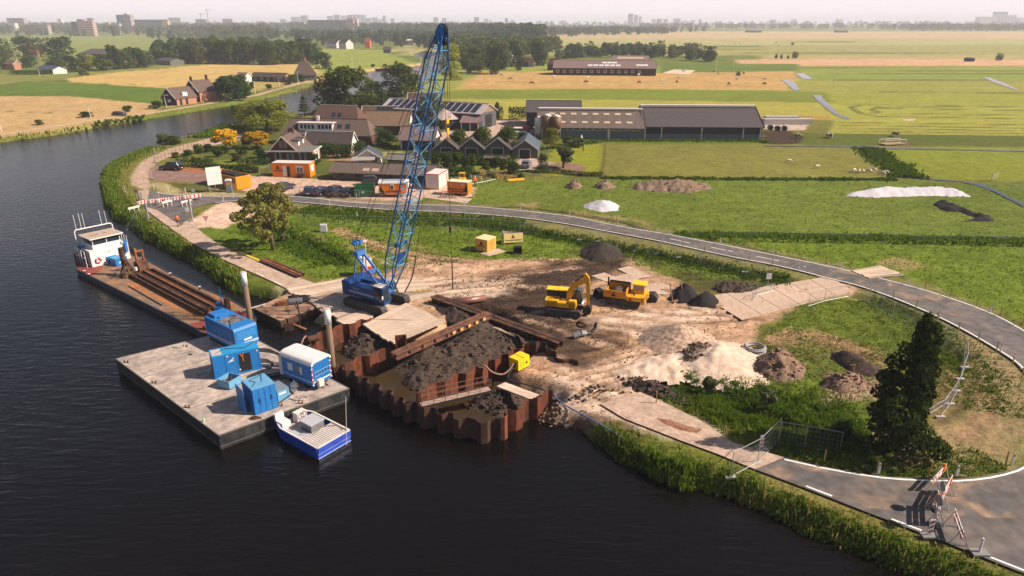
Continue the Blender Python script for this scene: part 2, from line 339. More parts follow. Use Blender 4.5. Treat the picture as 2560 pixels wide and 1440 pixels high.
# verge of the new road
vg = [(a,b+3) for a,b in ROAD_IN[:19]]
line([(a,b-5) for a,b in ROAD_OUT[4:18]], (140,126,84), 2.2, k=.75, amp=1.0, ns=2.)
line([(a,b+8) for a,b in ROAD_IN[3:19]], (134,122,80), 3.4, k=.7, amp=1.4, ns=2.5)
line([(1180,522),(1290,516),(1420,532),(1560,556),(1650,590)], (52,46,34), 1.0, k=.8, dz=-.25, amp=.3)
line([(2640,1040),(2560,980),(2480,915),(2380,850),(2320,820)], (150,134,96), 6., k=.6, amp=3, ns=2.)
line([(1905,1197),(2040,1250),(2190,1308),(2360,1374),(2560,1455)], (158,146,84), 1.1, k=.8, amp=.5)
# field inside the bend
paint([(640,545),(760,530),(1000,545),(1200,552),(1300,568),(1500,605),(1700,640),(2030,705),(1900,745),(1500,660),(1200,660),(900,690),(800,700),(660,650),(520,600),(490,575)], (108,142,38), .6, 1., 2, 1, .3)
paint([(440,575),(560,500),(600,510),(640,535),(560,570),(500,570)], (226,192,166), .4, .8, 2)
paint([(330,560),(400,545),(470,600),(450,610),(400,585),(345,572)], (150,140,90), .5, 1.)
# track to the crane
line([(850,575),(900,600),(960,622),(1040,640),(1120,655),(1250,700)], (196,154,116), 2.2, k=.9, amp=1.2); line([(700,590),(760,590),(800,600)], (170,140,100), 2, k=.8, amp=1)
line([(860,610),(960,655)], (180,146,104), .7, k=.8); line([(1010,600),(1100,640),(1200,660)], (160,136,90), 1.5, k=.6, amp=1)
# the dug-over works area
DIRT = (196,158,126)
site = [(640,760),(745,740),(800,706),(870,690),(960,688),(1010,655),(1090,640),(1200,645),(1240,650),(1330,650),(1450,640),(1580,640),(1600,665),(1690,700),(1740,745),(1850,745),(1920,745),(2110,697),(2150,705),(2150,735),(2100,745),(1990,778),(1900,830),(1890,900),(1850,935),(1690,950),(1640,968),(1830,1130),(1700,1095),(1450,1060),(1380,1060),(1310,1050),(1380,1000),(1240,950),(1340,860),(1220,790),(1100,860),(900,830),(760,790)]
paint(site, DIRT, .5, 1.6, 2.5, 1, .22)
paint([(650,735),(700,705),(750,715),(740,745),(690,752)], SAND, .4, .8); paint([(1290,1062),(1380,1000),(1450,1060),(1470,1085),(1380,1075)], (120,98,76), .4, 1.)
MUD = (66,51,42)
for q, k in (([(1120,740),(1250,690),(1420,650),(1560,645),(1500,690),(1400,720),(1380,790),(1280,800),(1180,750)], .85), ([(1150,770),(1400,770),(1500,830),(1560,880),(1450,915),(1300,840),(1220,800)], .8),
             ([(1450,600),(1600,640),(1570,660),(1450,655)], .9), ([(1640,650),(1780,690),(1900,690),(2020,710),(1940,745),(1760,740)], .7), ([(1540,930),(1700,950),(1850,1020),(1780,1040),(1620,985)], .9),
             ([(1480,790),(1600,800),(1560,860),(1480,850)], .4), ([(2060,870),(2190,900),(2180,940),(2100,930)], .8), ([(1780,1010),(1850,1040),(1830,1050),(1720,1020)], .6), ([(1440,1000),(1560,1030),(1640,1080),(1500,1080),(1400,1060)], .7)):
    paint(q, MUD, 1.5, 3., 2.5, k, .3)
paint([(1095,745),(1250,690),(1400,652),(1565,648),(1560,692),(1440,705),(1390,790),(1460,835),(1570,880),(1450,925),(1330,855),(1230,798),(1130,770)], (74,58,48), 1.2, 2.6, 3., .72, .4)
for q in ([(950,700),(1100,690),(1300,700),(1280,740),(1100,745),(980,740)], [(1440,800),(1640,770),(1900,770),(1700,830),(1640,850)], [(1420,960),(1560,880),(1700,860),(1870,890),(1850,945),(1600,950),(1520,950)], [(1330,990),(1400,930),(1560,950),(1700,1030),(1850,1110),(1780,1120)]):
    paint(q, (234,204,178), 1., 2., 2., .8, .12)
for a_ in ([(905,602),(1000,628),(1120,660),(1240,692),(1330,722)],[(960,655),(1100,672),(1280,690),(1440,668)],[(1130,735),(1260,715),(1420,720)],[(1160,770),(1300,790),(1440,760)],[(1320,800),(1420,830),(1560,880)]): line(a_, (222,184,152), 1.0, k=.5, amp=.9, ns=2.)
# right part inside the bend
paint([(1990,760),(2110,742),(2250,780),(2330,850),(2420,950),(2440,1080),(2330,1140),(2100,1130),(1950,1110),(1850,1060),(1700,985),(1870,900),(1900,840)], (102,130,38), .6, 1.5, 2.5, 1, .3)
paint([(1880,860),(1960,820),(2060,830),(2200,870),(2200,905),(2060,865),(1960,850)], (178,142,106), .6, 1.6, 2.5, .95, .2)
paint([(2060,850),(2200,880),(2230,910),(2130,900)], (150,122,86), 1, 2, 2, .6)
paint([(2080,940),(2240,945),(2240,1000),(2060,1010)], (176,146,120), .6, 1.5); paint([(2200,1090),(2440,1050),(2480,900),(2420,880),(2400,820),(2460,830),(2560,960),(2600,1060),(2540,1150),(2400,1190),(2230,1180),(1980,1140),(2010,1125),(2200,1130)], (168,142,104), .8, 1.6, 2, .85, .22)
paint([(2300,960),(2340,900),(2410,910),(2440,990),(2420,1050),(2330,1060)], (150,118,84), .8, 1.5, 2, .8)
line([(2405,870),(2440,930),(2455,990),(2440,1050),(2400,1090)], (168,136,102), 1.2, dz=-.08, k=.9); line([(2425,870),(2470,940),(2480,1000),(2470,1060)], (168,136,102), .5, dz=-.08)
line([(2350,1060),(2420,1010),(2440,960),(2430,880)], (70,60,42), .5, k=.6)
# ditches with rough growth
DGR = (74,96,30)
line([(640,560),(760,610),(860,660)], DGR, 2.2, dz=-.5, k=.9, amp=.7); line([(1010,560),(1200,562),(1320,580),(1500,612),(1700,650),(1900,690),(2040,712)], DGR, 1.4, dz=-.4, k=.85, amp=.5)
line([(760,522),(1000,542),(1180,548),(1300,560)], DGR, 3.2, k=.9, amp=.8, dz=-.3)
line([(2150,742),(2260,780),(2340,850),(2400,920)], DGR, 2., k=.8, amp=.7, dz=-.3)
line([(1680,955),(1800,985),(1950,1060),(2060,1110),(2180,1125)], (66,92,24), 2.6, k=.9, amp=.8, dz=-.5)
line([(1680,598),(1900,602),(2300,608),(3000,625)], (60,74,28), .9, k=.85, dz=-.6)
line([(1725,588),(1800,600),(1960,640),(2150,688)], (60,74,28), .7, k=.6, dz=-.2, amp=.3)
# wheel ruts over the works
def rut(a, c=(150,114,84), g=.95, dz=-.07):
    q = [Vector(p) for p in PP(a)]; q2 = []
    for i, p in enumerate(q):
        t = (q[min(i+1,len(q)-1)]-q[max(i-1,0)]).normalized(); q2.append(t.orthogonal()*g)
    for sgn in (-1, 1):
        pts = [(p+o*sgn) for p, o in zip(q, q2)]
        a_ = np.array(pts); m = 2
        s = (GX > a_[:,0].min()-m) & (GX < a_[:,0].max()+m) & (GY > a_[:,1].min()-m) & (GY < a_[:,1].max()+m)
        x, y = GX[s], GY[s]; D = sdist(x, y, [tuple(p) for p in pts], False)
        wgt = smooth(.42, .18, D+.12*fbm(x,y,.8,3)); GZ[s] += dz*wgt*1.6; rim = smooth(.2,0,np.abs(D-.5)); GZ[s] += .06*rim
        cc = np.array(S(*c)); col[s] = col[s]*(1-.6*wgt[:,None])+cc[None,:]*.6*wgt[:,None]
for r_ in ([(1450,770),(1560,780),(1700,800),(1850,790)], [(1440,790),(1600,810),(1720,830)], [(1460,810),(1560,830),(1650,850)], [(1640,900),(1560,930),(1440,960)], [(1700,900),(1600,940),(1480,965)], [(1000,720),(1150,700),(1300,680),(1430,650)],
           [(990,740),(1120,715),(1280,700)], [(1480,900),(1600,870),(1700,880)], [(1900,870),(2060,880),(2200,910),(2300,960)], [(1890,845),(2050,850),(2200,885)], [(870,585),(960,615),(1060,640),(1200,655)], [(1330,930),(1440,960),(1600,1010)], [(1700,760),(1800,780),(1900,790)]):
    rut(r_)
# left bank fields
paint([(-900,300),(0,232),(180,225),(420,232),(400,262),(380,285),(260,312),(140,335),(0,352),(-900,470)], TAN, 1, 2, 10, 1, .2)
paint([(-900,215),(0,205),(150,208),(430,222),(415,262),(170,240),(0,240),(-900,262)], (96,128,38), 1, 2)
paint([(170,190),(400,172),(540,158),(760,160),(830,178),(700,205),(430,222),(170,205)], (204,172,104), 1.5, 2, 12)
paint([(-900,190),(0,185),(110,185),(400,165),(520,150),(560,158),(300,180),(150,198),(0,212),(-900,230)], (132,142,62), 1.5, 2)
paint([(-900,120),(0,90),(400,88),(400,128),(340,135),(-900,160)], (136,152,72), 3, 6, 40); paint([(800,122),(1000,125),(960,132),(1050,160),(800,185),(780,140)], (146,162,66), 2, 3)
paint([(600,200),(820,182),(1050,158),(1050,164),(820,200),(600,232)], (188,168,96), 1, 1.5); paint([(420,240),(640,205),(830,180),(830,192),(640,228),(420,270)], (180,158,92), 1, 2)
line([(-600,258),(0,233),(80,237)], DK, 1.2, k=.8, amp=1); line([(-600,290),(0,277),(140,283)], DK, .9, k=.8, amp=.8); line([(0,214),(60,205),(180,202)], DK, 2.6, k=.8, amp=1); line([(200,208),(420,214),(560,212)], DK, 1, k=.6, amp=1.5)
line([(370,178),(640,188),(640,192)], DK, .8, k=.4, amp=1.5); line([(-200,345),(0,336),(105,320),(230,300),(330,290),(380,282),(575,250),(640,238),(740,211),(815,193),(890,176),(952,171),(1052,160)], (208,176,150), 2.6, f=.5, amp=.3)
line([(-200,352),(0,345),(140,330),(260,309),(380,292)], (110,124,44), 2.2, k=.8); line([(1080,130),(1080,122),(1000,124),(960,132)], (208,176,150), 5, f=2)
# paddock strips and far left paths
for r_ in (196,205,213): line([(1240,r_),(1900,r_+1)], (120,132,62), 1.1, k=.6, amp=1.6, ns=6)
sa = np.where(GY < 130, sdist(GX, GY, PP(site)), -9); sw = smooth(0, 2, sa); ca, sn = math.cos(R(12)), math.sin(R(12)); U_, V_ = GX*ca+GY*sn, -GX*sn+GY*ca
stk = 1.3*fbm(U_/7, V_/.8, 1., 71, 3)+.6*fbm(GX, GY, .55, 73, 2); col *= (1+sw*np.clip(.42*stk, -.45, .3))[:,None]
# levels: working plateau and rough ground get real clods
dig = PP(site); Dg = np.where(near, sdist(GX, GY, dig), -9)
cl = smooth(-.5, 1.0, Dg); GZ += cl*(.05*fbm(GX,GY,.7,31)+.09*fbm(GX,GY,3,33)); GZ += (GY < 150)*(1-cl)*soft*.16*np.maximum(0,fbm(GX,GY,.55,35))
bank = (SD > -6) & (SD < .2) & (GY < 260)
wb = smooth(-5, -.5, SD)*smooth(.6,-.6,SD)*(1-cl)*(GY < 300); gc = np.array(S(92,124,34))
col = col*(1-.7*wb[:,None])+gc[None,:]*.7*wb[:,None]
mudw = smooth(-.1, .5, SD); col = col*(1-mudw[:,None])+np.array(S(60,52,40))[None,:]*mudw[:,None]
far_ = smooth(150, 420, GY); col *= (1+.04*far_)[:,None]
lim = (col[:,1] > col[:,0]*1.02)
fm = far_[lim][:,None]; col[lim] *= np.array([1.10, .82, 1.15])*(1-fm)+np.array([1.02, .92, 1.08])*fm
# hard surfaces are level
flat = np.zeros(NG, bool)
road_poly = PP(ROAD_OUT)+PP(ROAD_IN)[::-1]; old_poly = PP(OLD_L)+PP(OLD_R)[::-1]
for q in (road_poly, old_poly, PP([(1500,1012),(1560,1048),(1700,1103),(1790,1136),(1888,1176),(1960,1146),(1830,1108),(1760,1058),(1680,1018),(1600,982)])):
    D = np.where(GY < 175, sdist(GX, GY, q), -9); wgt = smooth(-1.2, -.1, D); GZ = GZ*(1-wgt)+(-.03)*wgt
nr, nc = len(rows), len(cols); idx = np.arange(NG).reshape(nr, nc)
fc = np.stack([idx[:-1,:-1], idx[:-1,1:], idx[1:,1:], idx[1:,:-1]], -1).reshape(-1,4)
def groundmat():
    m = bpy.data.materials.new("ground"); m.use_nodes = True; t = m.node_tree; b = t.nodes["Principled BSDF"]; b.inputs["Roughness"].default_value = .95; b.inputs["Specular IOR Level"].default_value = .1
    at = t.nodes.new("ShaderNodeAttribute"); at.attribute_name = "Col"; tc = t.nodes.new("ShaderNodeTexCoord")
    last = at.outputs["Color"]
    for sca, lo, hi, dt in ((3.2,.6,1.4,6),(1.0,.74,1.28,4),(.35,.86,1.14,3),(.03,.92,1.08,2)):
        no = t.nodes.new("ShaderNodeTexNoise"); no.inputs["Scale"].default_value = sca; no.inputs["Detail"].default_value = dt; no.inputs["Roughness"].default_value = .7
        t.links.new(tc.outputs["Object"], no.inputs[0]); mr = t.nodes.new("ShaderNodeMapRange"); mr.inputs[1].default_value = .3; mr.inputs[2].default_value = .7; mr.inputs[3].default_value = lo; mr.inputs[4].default_value = hi
        t.links.new(no.outputs[0], mr.inputs[0]); vm = t.nodes.new("ShaderNodeVectorMath"); vm.operation = 'SCALE'; t.links.new(last, vm.inputs[0]); t.links.new(mr.outputs[0], vm.inputs[3]); last = vm.outputs[0]
    t.links.new(last, b.inputs["Base Color"])
    nb = t.nodes.new("ShaderNodeTexNoise"); nb.inputs["Scale"].default_value = 4.5; nb.inputs["Detail"].default_value = 5; nb.inputs["Roughness"].default_value = .7
    t.links.new(tc.outputs["Object"], nb.inputs[0]); bp = t.nodes.new("ShaderNodeBump"); bp.inputs["Strength"].default_value = .9; bp.inputs["Distance"].default_value = .12
    t.links.new(nb.outputs[0], bp.inputs["Height"]); t.links.new(bp.outputs[0], b.inputs["Normal"])
    return m
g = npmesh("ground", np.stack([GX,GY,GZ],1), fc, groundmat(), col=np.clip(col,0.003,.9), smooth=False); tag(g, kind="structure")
GZ2 = GZ.reshape(nr, nc)
def gz(x, y):                            # ground height under a point
    if y < rows[3]: return -.1
    i = min(max(int(np.searchsorted(rows, y))-1, 0), nr-2); j = min(max(int(np.searchsorted(cols, x/y))-1, 0), nc-2)
    return float(max(GZ2[i,j], GZ2[i+1,j], GZ2[i,j+1], GZ2[i+1,j+1]))
# --- water
def watermat(name, c, rough=.12, sc1=1.0, st=.5, dist=.18):
    m = bpy.data.materials.new(name); m.use_nodes = True; t = m.node_tree; b = t.nodes["Principled BSDF"]
    b.inputs["Base Color"].default_value = (*c,1); b.inputs["Roughness"].default_value = rough; b.inputs["IOR"].default_value = 1.33; b.inputs["Specular IOR Level"].default_value = .42
    tc = t.nodes.new("ShaderNodeTexCoord"); mp = t.nodes.new("ShaderNodeMapping"); mp.inputs[2].default_value = (0,0,R(18)); mp.inputs[3].default_value = (.55,1.6,1)
    t.links.new(tc.outputs["Object"], mp.inputs[0]); h = None
    for s_, w_ in ((sc1*1.1,1.),(sc1*3.2,.35)):
        no = t.nodes.new("ShaderNodeTexNoise"); no.inputs["Scale"].default_value = s_; no.inputs["Detail"].default_value = 2; no.inputs["Distortion"].default_value = .6
        t.links.new(mp.outputs[0], no.inputs[0]); mm = t.nodes.new("ShaderNodeMath"); mm.operation = 'MULTIPLY_ADD'; mm.inputs[1].default_value = w_
        t.links.new(no.outputs[0], mm.inputs[0])
        if h: t.links.new(h, mm.inputs[2])
        else: mm.inputs[2].default_value = 0
        h = mm.outputs[0]
    big = t.nodes.new("ShaderNodeTexNoise"); big.inputs["Scale"].default_value = .02; big.inputs["Detail"].default_value = 3; t.links.new(tc.outputs["Object"], big.inputs[0])
    mr = t.nodes.new("ShaderNodeMapRange"); mr.inputs[1].default_value = .35; mr.inputs[2].default_value = .65; mr.inputs[3].default_value = st*.6; mr.inputs[4].default_value = st*1.2
    t.links.new(big.outputs[0], mr.inputs[0])
    bp = t.nodes.new("ShaderNodeBump"); bp.inputs["Distance"].default_value = dist; t.links.new(mr.outputs[0], bp.inputs["Strength"]); t.links.new(h, bp.inputs["Height"]); t.links.new(bp.outputs[0], b.inputs["Normal"])
    return m
mb = MB(); mb.poly([(-9000,-200,WZ),(9000,-200,WZ),(9000,11000,WZ),(-9000,11000,WZ)])
tag(mb.build("water", watermat("river_water", (.004,.003,.002), .14)), kind="structure")
mb = MB(); q = PP([(800,885),(775,868),(800,830),(905,800),(1000,845),(1150,800),(1340,860),(1260,945),(1380,985),(1225,1072),(1060,1025),(950,975),(860,925)], WZ+.02)
mb.poly([(x,y,WZ+.02) for x,y in q]); tag(mb.build("water_murky_inside_piling", watermat("murky_water", S(88,72,48,.42), .1, 1.5, .12, .05)), kind="structure")
# narrow ditches in the polder: strips of water lying on the land
def strip(pts, ws, name, mat, dz=.03, z=0.0):
    ws = [w*(.55 if pts[0][1] < 300 else .9) for w in ws]
    q = [Vector(p) for p in PP(pts)]; L = []
    for i, p in enumerate(q):
        t = (q[min(i+1,len(q)-1)]-q[max(i-1,0)]).normalized(); n = Vector((-t.y,t.x)); w_ = ws[i] if isinstance(ws,(list,tuple)) else ws; L.append((p+n*w_/2, p-n*w_/2))
    mb = MB()
    for (a,b),(c,d2) in zip(L, L[1:]): mb.poly([(a.x,a.y,z+dz),(b.x,b.y,z+dz),(d2.x,d2.y,z+dz),(c.x,c.y,z+dz)])
    return tag(mb.build(name, mat), kind="structure")
dw = watermat("ditch_water", (.03,.04,.05), .08, 2, .05, .02)
for pts, ws in (([(2042,238),(2050,250),(2070,268),(2090,285),(2118,298)], [6,5,4.5,3,4]), ([(1962,200),(1975,207),(1992,226)], [7,8,5]), ([(1998,183),(2020,198)], [9,9]), ([(2465,194),(2500,208),(2545,226)], [5,7,2]),
                ([(1910,366),(2000,366),(2180,368),(2220,371),(2260,372),(2400,375),(2560,379),(3000,388)], [1.2,1.2,1.6,3.2,1.6,1.3,1.3,1.6]), ([(2288,443),(2330,450),(2400,455),(2450,463),(2490,480),(2560,515),(2700,580)], [3.2,1.2,.8,2.2,.9,1.2,1.4]),
                ([(1690,584),(1800,584),(1950,586),(2150,590),(2400,594),(2560,597),(3000,607)], [.5,1.1,1.1,1.3,1.2,1.2,1.3]), ([(2060,121),(2110,123),(2160,127)], [6,9,5]), ([(1450,96.5),(1700,96),(1900,104)], [6,4,6])):
    strip(pts, ws, "water_ditch", dw, .12)
# --- roads
asph = M("asphalt", (.092,.082,.077), .9, n1=.3, s1=.25, bump=.15, sb=30, col2=(.15,.125,.108), n2=.54)
def sheet(name, poly, z, mat):
    bm = bmesh.new(); vs = [bm.verts.new((x,y,z)) for x,y in poly]; f = bm.faces.new(vs); bmesh.ops.triangulate(bm, faces=[f]); me = bpy.data.meshes.new(name); bm.to_mesh(me); bm.free()
    if me.polygons[0].normal.z < 0: me.flip_normals()
    me.materials.append(mat); o = bpy.data.objects.new(name, me); C.objects.link(o); return tag(o, kind="structure")
def crv(pp, k=5): return [tuple(v) for v in spline(PP(pp), k)]
RI, RO = crv(ROAD_IN), crv(ROAD_OUT)
sheet("road", RO+RI[::-1], .10, asph)
sheet("road", PP([(374,476),(366,519),(392,526),(425,547),(452,566),(474,545),(486,521),(522,511),(583,504),(500,491),(420,487)]), .094, asph)
sheet("path", PP([(345,478),(374,476),(366,520),(352,505)]), .093, M("worn_paving", S(190,164,144), .95, n1=.15, s1=.6))
oldm = M("old_path_surface", S(206,178,156), .95, n1=.22, s1=.6, bump=.2, sb=18, col2=S(182,152,130), n2=.55)
sheet("path", crv(OLD_L)+crv(OLD_R)[::-1], .09, oldm)
sheet("path", PP([(1500,1012),(1560,1048),(1700,1103),(1790,1136),(1888,1176),(1960,1146),(1830,1108),(1760,1058),(1680,1018),(1600,982)]), .09, oldm)
sheet("path_stain", PP([(1640,1048),(1672,1052),(1720,1068),(1755,1076),(1742,1086),(1700,1078),(1660,1062)]), .098, M("rust_stain", S(142,84,62), .95, n1=.3, s1=1.2, col2=S(176,130,104), n2=.55))
dm = M("road_dust", S(196,164,136), .95, n1=.2, s1=1.); dt_ = dm.node_tree; db = dt_.nodes["Principled BSDF"]; dn = dt_.nodes.new("ShaderNodeTexNoise"); dn.inputs["Scale"].default_value = .5; dn.inputs["Detail"].default_value = 6; dn.inputs["Distortion"].default_value = .8; dr = dt_.nodes.new("ShaderNodeMapRange"); dr.inputs[1].default_value = .48; dr.inputs[2].default_value = .72; dr.inputs[4].default_value = .75
dtc = dt_.nodes.new("ShaderNodeTexCoord"); dt_.links.new(dtc.outputs["Object"], dn.inputs[0]); dt_.links.new(dn.outputs[0], dr.inputs[0]); dt_.links.new(dr.outputs[0], db.inputs["Alpha"])
sheet("road_dust", PP([(2040,693),(2100,674),(2200,699),(2330,734),(2440,772),(2400,800),(2290,758),(2176,724)]), .103, dm); sheet("road_dust", PP([(1895,1177),(1960,1149),(2080,1176),(2200,1195),(2390,1204),(2530,1185),(2560,1300),(2300,1290),(2150,1270),(2027,1226)]), .103, dm)
white = M("road_paint_white", (.75,.73,.7), .7, n1=.12, s1=6)
def stripe(name, pts, w_, z, mat, t0=0, t1=1, dash=None):
    p = [Vector(a) for a in pts]; L = [0]
    for a, b in zip(p, p[1:]): L.append(L[-1]+(b-a).length)
    tot = L[-1]; mb = MB()
    def at(s):
        for i in range(len(L)-1):
            if s <= L[i+1] or i == len(L)-2: return p[i]+(p[i+1]-p[i])*((s-L[i])/max(1e-6,L[i+1]-L[i])), (p[i+1]-p[i]).normalized()
    s = t0*tot; e = t1*tot; segs = []
    if dash:
        while s < e: segs.append((s, min(e, s+dash[0]))); s += dash[0]+dash[1]
    else: segs = [(s, e)]
    for a, b in segs:
        n = max(1, int((b-a)/1.2)); prev = None
        for i in range(n+1):
            q_, t = at(a+(b-a)*i/n); nn = Vector((-t.y,t.x))*w_/2; cur = (q_+nn, q_-nn)
            if prev: mb.poly([(*prev[0],z),(*prev[1],z),(*cur[1],z),(*cur[0],z)])
            prev = cur
    return tag(mb.build(name, mat), kind="structure")
def inset(pts, d_):
    p = [Vector(a) for a in pts]; o = []
    for i, q_ in enumerate(p):
        t = (p[min(i+1,len(p)-1)]-p[max(i-1,0)]).normalized(); o.append(q_+Vector((-t.y,t.x))*d_)
    return o
stripe("road_marking_line", inset(RI, .22), .15, .106, white, .012); stripe("road_marking_line", inset(crv(ROAD_OUT[:20]), -.22), .15, .106, white, .02)
ctr = [((a[0]+b[0])/2,(a[1]+b[1])/2) for a, b in zip(PP([(1657,607),(1816,642),(1920,662),(2045,692),(2176,727)]), PP([(1674,587),(1801,611),(1900,631),(2080,668),(2200,697)]))]
stripe("road_marking_dashes", ctr, .13, .106, white, .02, .7, (3,3)); stripe("road_marking_dashes", inset(crv([(2560,1437),(2429,1385),(2350,1354),(2181,1289),(2027,1229),(1890,1177)]), -.25), .14, .106, white, 0, 1, (1.6,3.4))
stripe("path_marking", PP([(640,683),(700,712),(735,728)]), .1, .096, white, dash=(2,2.2))
# ================================================================ shared parts for the works
def col3(r,g,b): return S(r,g,b,.8)
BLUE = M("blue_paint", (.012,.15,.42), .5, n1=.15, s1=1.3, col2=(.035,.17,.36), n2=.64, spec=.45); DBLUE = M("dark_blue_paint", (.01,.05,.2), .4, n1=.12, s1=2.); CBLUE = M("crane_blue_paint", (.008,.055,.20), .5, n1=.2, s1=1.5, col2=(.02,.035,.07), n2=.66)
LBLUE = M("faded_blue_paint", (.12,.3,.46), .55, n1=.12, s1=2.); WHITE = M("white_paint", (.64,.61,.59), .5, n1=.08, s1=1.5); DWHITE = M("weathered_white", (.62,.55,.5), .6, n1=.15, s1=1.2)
YEL = M("yellow_paint", (.74,.36,.012), .5, n1=.15, s1=2.2, col2=(.34,.19,.06), n2=.68); BYEL = M("bright_yellow_paint", (.83,.52,.01), .45, n1=.08, s1=2.); ORG = M("orange_paint", (.70,.19,.005), .5, n1=.1, s1=1.5)
BLK = M("black_rubber", (.012,.012,.013), .7, n1=.2, s1=6); DKM = M("dark_steel", (.035,.032,.032), .55, .3, n1=.3, s1=5); GREYM = M("grey_steel", (.25,.25,.26), .5, .4, n1=.15, s1=4)
GALV = M("galvanised_steel", (.42,.42,.42), .45, .6, n1=.12, s1=6); RUST = M("rusty_steel", (.17,.055,.018), .85, n1=.3, s1=1.8, col2=(.33,.12,.035), n2=.55, bump=.3, sb=14)
DRUST = M("dark_rusty_steel", (.045,.022,.014), .85, n1=.3, s1=1.2, col2=(.16,.062,.025), n2=.55, bump=.3, sb=12, stretch=(1,1,.35), vr=.25); WOOD = M("timber", (.34,.22,.13), .85, n1=.25, s1=3, stretch=(.3,3,3))
MATW = M("timber_mat", (.46,.34,.25), .9, n1=.22, s1=.9, col2=(.58,.45,.34), n2=.55, bump=.5, sb=9, stretch=(.3,2.2,1), vr=.16); MATD = M("dirty_timber_mat", (.22,.15,.10), .9, n1=.25, s1=.9, col2=(.42,.31,.22), n2=.55, bump=.5, sb=9, stretch=(.3,2.2,1), vr=.2)
PLATE = M("sandy_steel_plate", (.50,.37,.275), .75, n1=.15, s1=.8, col2=(.44,.31,.22), n2=.5, bump=.2, sb=8, vr=.07); DECK = M("pontoon_deck_steel", (.27,.225,.195), .75, n1=.28, s1=.45, col2=(.46,.36,.29), n2=.5, bump=.15, sb=12)
HULL = M("pontoon_hull_steel", (.018,.02,.021), .6, n1=.4, s1=1.2, col2=(.05,.048,.042), n2=.6, stretch=(1,1,.3)); RED = M("red_paint", (.55,.03,.02), .5); REDD = M("red_oxide_paint", (.22,.045,.03), .7, n1=.3, s1=1.5)
GLASS = glassmat(); GREEN = M("green_paint", (.02,.13,.045), .55, n1=.15, s1=2); CONC = M("concrete", (.42,.39,.36), .9, n1=.15, s1=2, bump=.2); CREAM = M("cream_paint", (.62,.55,.45), .6, n1=.06, s1=1.5)
PLAST = M("white_tarpaulin", (.50,.47,.49), .55, n1=.06, s1=.8); SKIN = M("skin", (.5,.28,.19), .6); HIVIS = M("orange_workwear", (.85,.16,.015), .7); NAVY = M("dark_workwear", (.02,.022,.035), .8); HELM = M("helmet_white", (.75,.72,.6), .4)
def D2(a, b): return math.hypot(a[0]-b[0], a[1]-b[1])
def fr(p0, p1, z=0.):
    a = P(*p0, z); b = P(*p1, z); return (a[0], a[1], z), math.atan2(b[1]-a[1], b[0]-a[0]), D2(a, b)
def rib(mb, x0, x1, z0, z1, y, step=.28, d=.035, mi=0):     # corrugation on a face at y (outwards -y)
    n = max(1, int((x1-x0)/step))
    for i in range(n):
        a = x0+(x1-x0)*(i+.25)/n; mb.box(a, a+(x1-x0)/n*.5, y-d, y+.005, z0, z1, mi)
def shell(t, L, D, Hh, mat, corr=False, roofmat=None, name="body", z0=0.0, top=.03):
    mb = MB(); mb.box(0, L, 0, D, z0, Hh)
    if corr:
        rib(mb, .1, L-.1, z0+.12, Hh-.12, 0); n = int(D/.28)
        for i in range(n):
            a = .1+(D-.2)*(i+.25)/n; mb.box(L-.005, L+.035, a, a+(D-.2)/n*.5, z0+.12, Hh-.12); mb.box(-.035, .005, a, a+(D-.2)/n*.5, z0+.12, Hh-.12)
    for x in (0, L-.08):
        for y in (-.02, D-.06): mb.box(x-.02, x+.1, y, y+.08, z0, Hh+.01)
    b = mb.build(name, mat, t)
    r = MB(); r.box(-.03, L+.03, -.03, D+.03, Hh+.012, Hh+.012+top); rr = r.build("roof", roofmat or mat, t); return b, rr
def triangle_logo(t, x, z, s, y=-.045, axis='y'):
    mb = MB(); pts = [(x-s*.5,z),(x+s*.5,z),(x+s*.1,z+s*.72),(x+s*.12,z+s*.9),(x-s*.12,z+s*.9),(x-s*.1,z+s*.72)]
    mb.prof(pts, y-.008, y+.004) if axis == 'y' else mb.profx(pts, y-.004, y+.008)
    o = mb.build("emblem", BLK, t); m2 = MB(); pts = [(x-s*.05,z+s*.15),(x+s*.07,z+s*.15),(x+s*.03,z+s*.5),(x-s*.03,z+s*.5)]
    m2.prof(pts, y-.014, y-.009) if axis == 'y' else m2.profx(pts, y+.009, y+.014)
    m2.build("emblem_flame", RED, o); return o
def track(mb, x0, x1, y0, y1, h, mi=0, n=7):
    r = h/2; pts = []
    for i in range(n+1):
        a = math.pi/2+math.pi*i/n; pts.append((x0+r+r*math.cos(a), r+r*math.sin(a)))
    for i in range(n+1):
        a = -math.pi/2+math.pi*i/n; pts.append((x1-r+r*math.cos(a), r+r*math.sin(a)))
    mb.prof(pts[::-1], y0, y1, mi)
    m = int((x1-x0)/.22)
    for i in range(m):
        x = x0+r+(x1-x0-2*r)*i/(m-1); mb.box(x-.04, x+.05, y0-.01, y1+.01, h-.01, h+.04, mi); 
    for c, s0 in ((x0+r, math.pi/2), (x1-r, -math.pi/2)):
        for i in range(5):
            a = s0+math.pi*(i+.5)/5; mb.box(c+(r+.01)*math.cos(a)-.04, c+(r+.01)*math.cos(a)+.04, y0-.01, y1+.01, r+(r+.01)*math.sin(a)-.03, r+(r+.01)*math.sin(a)+.03, mi)
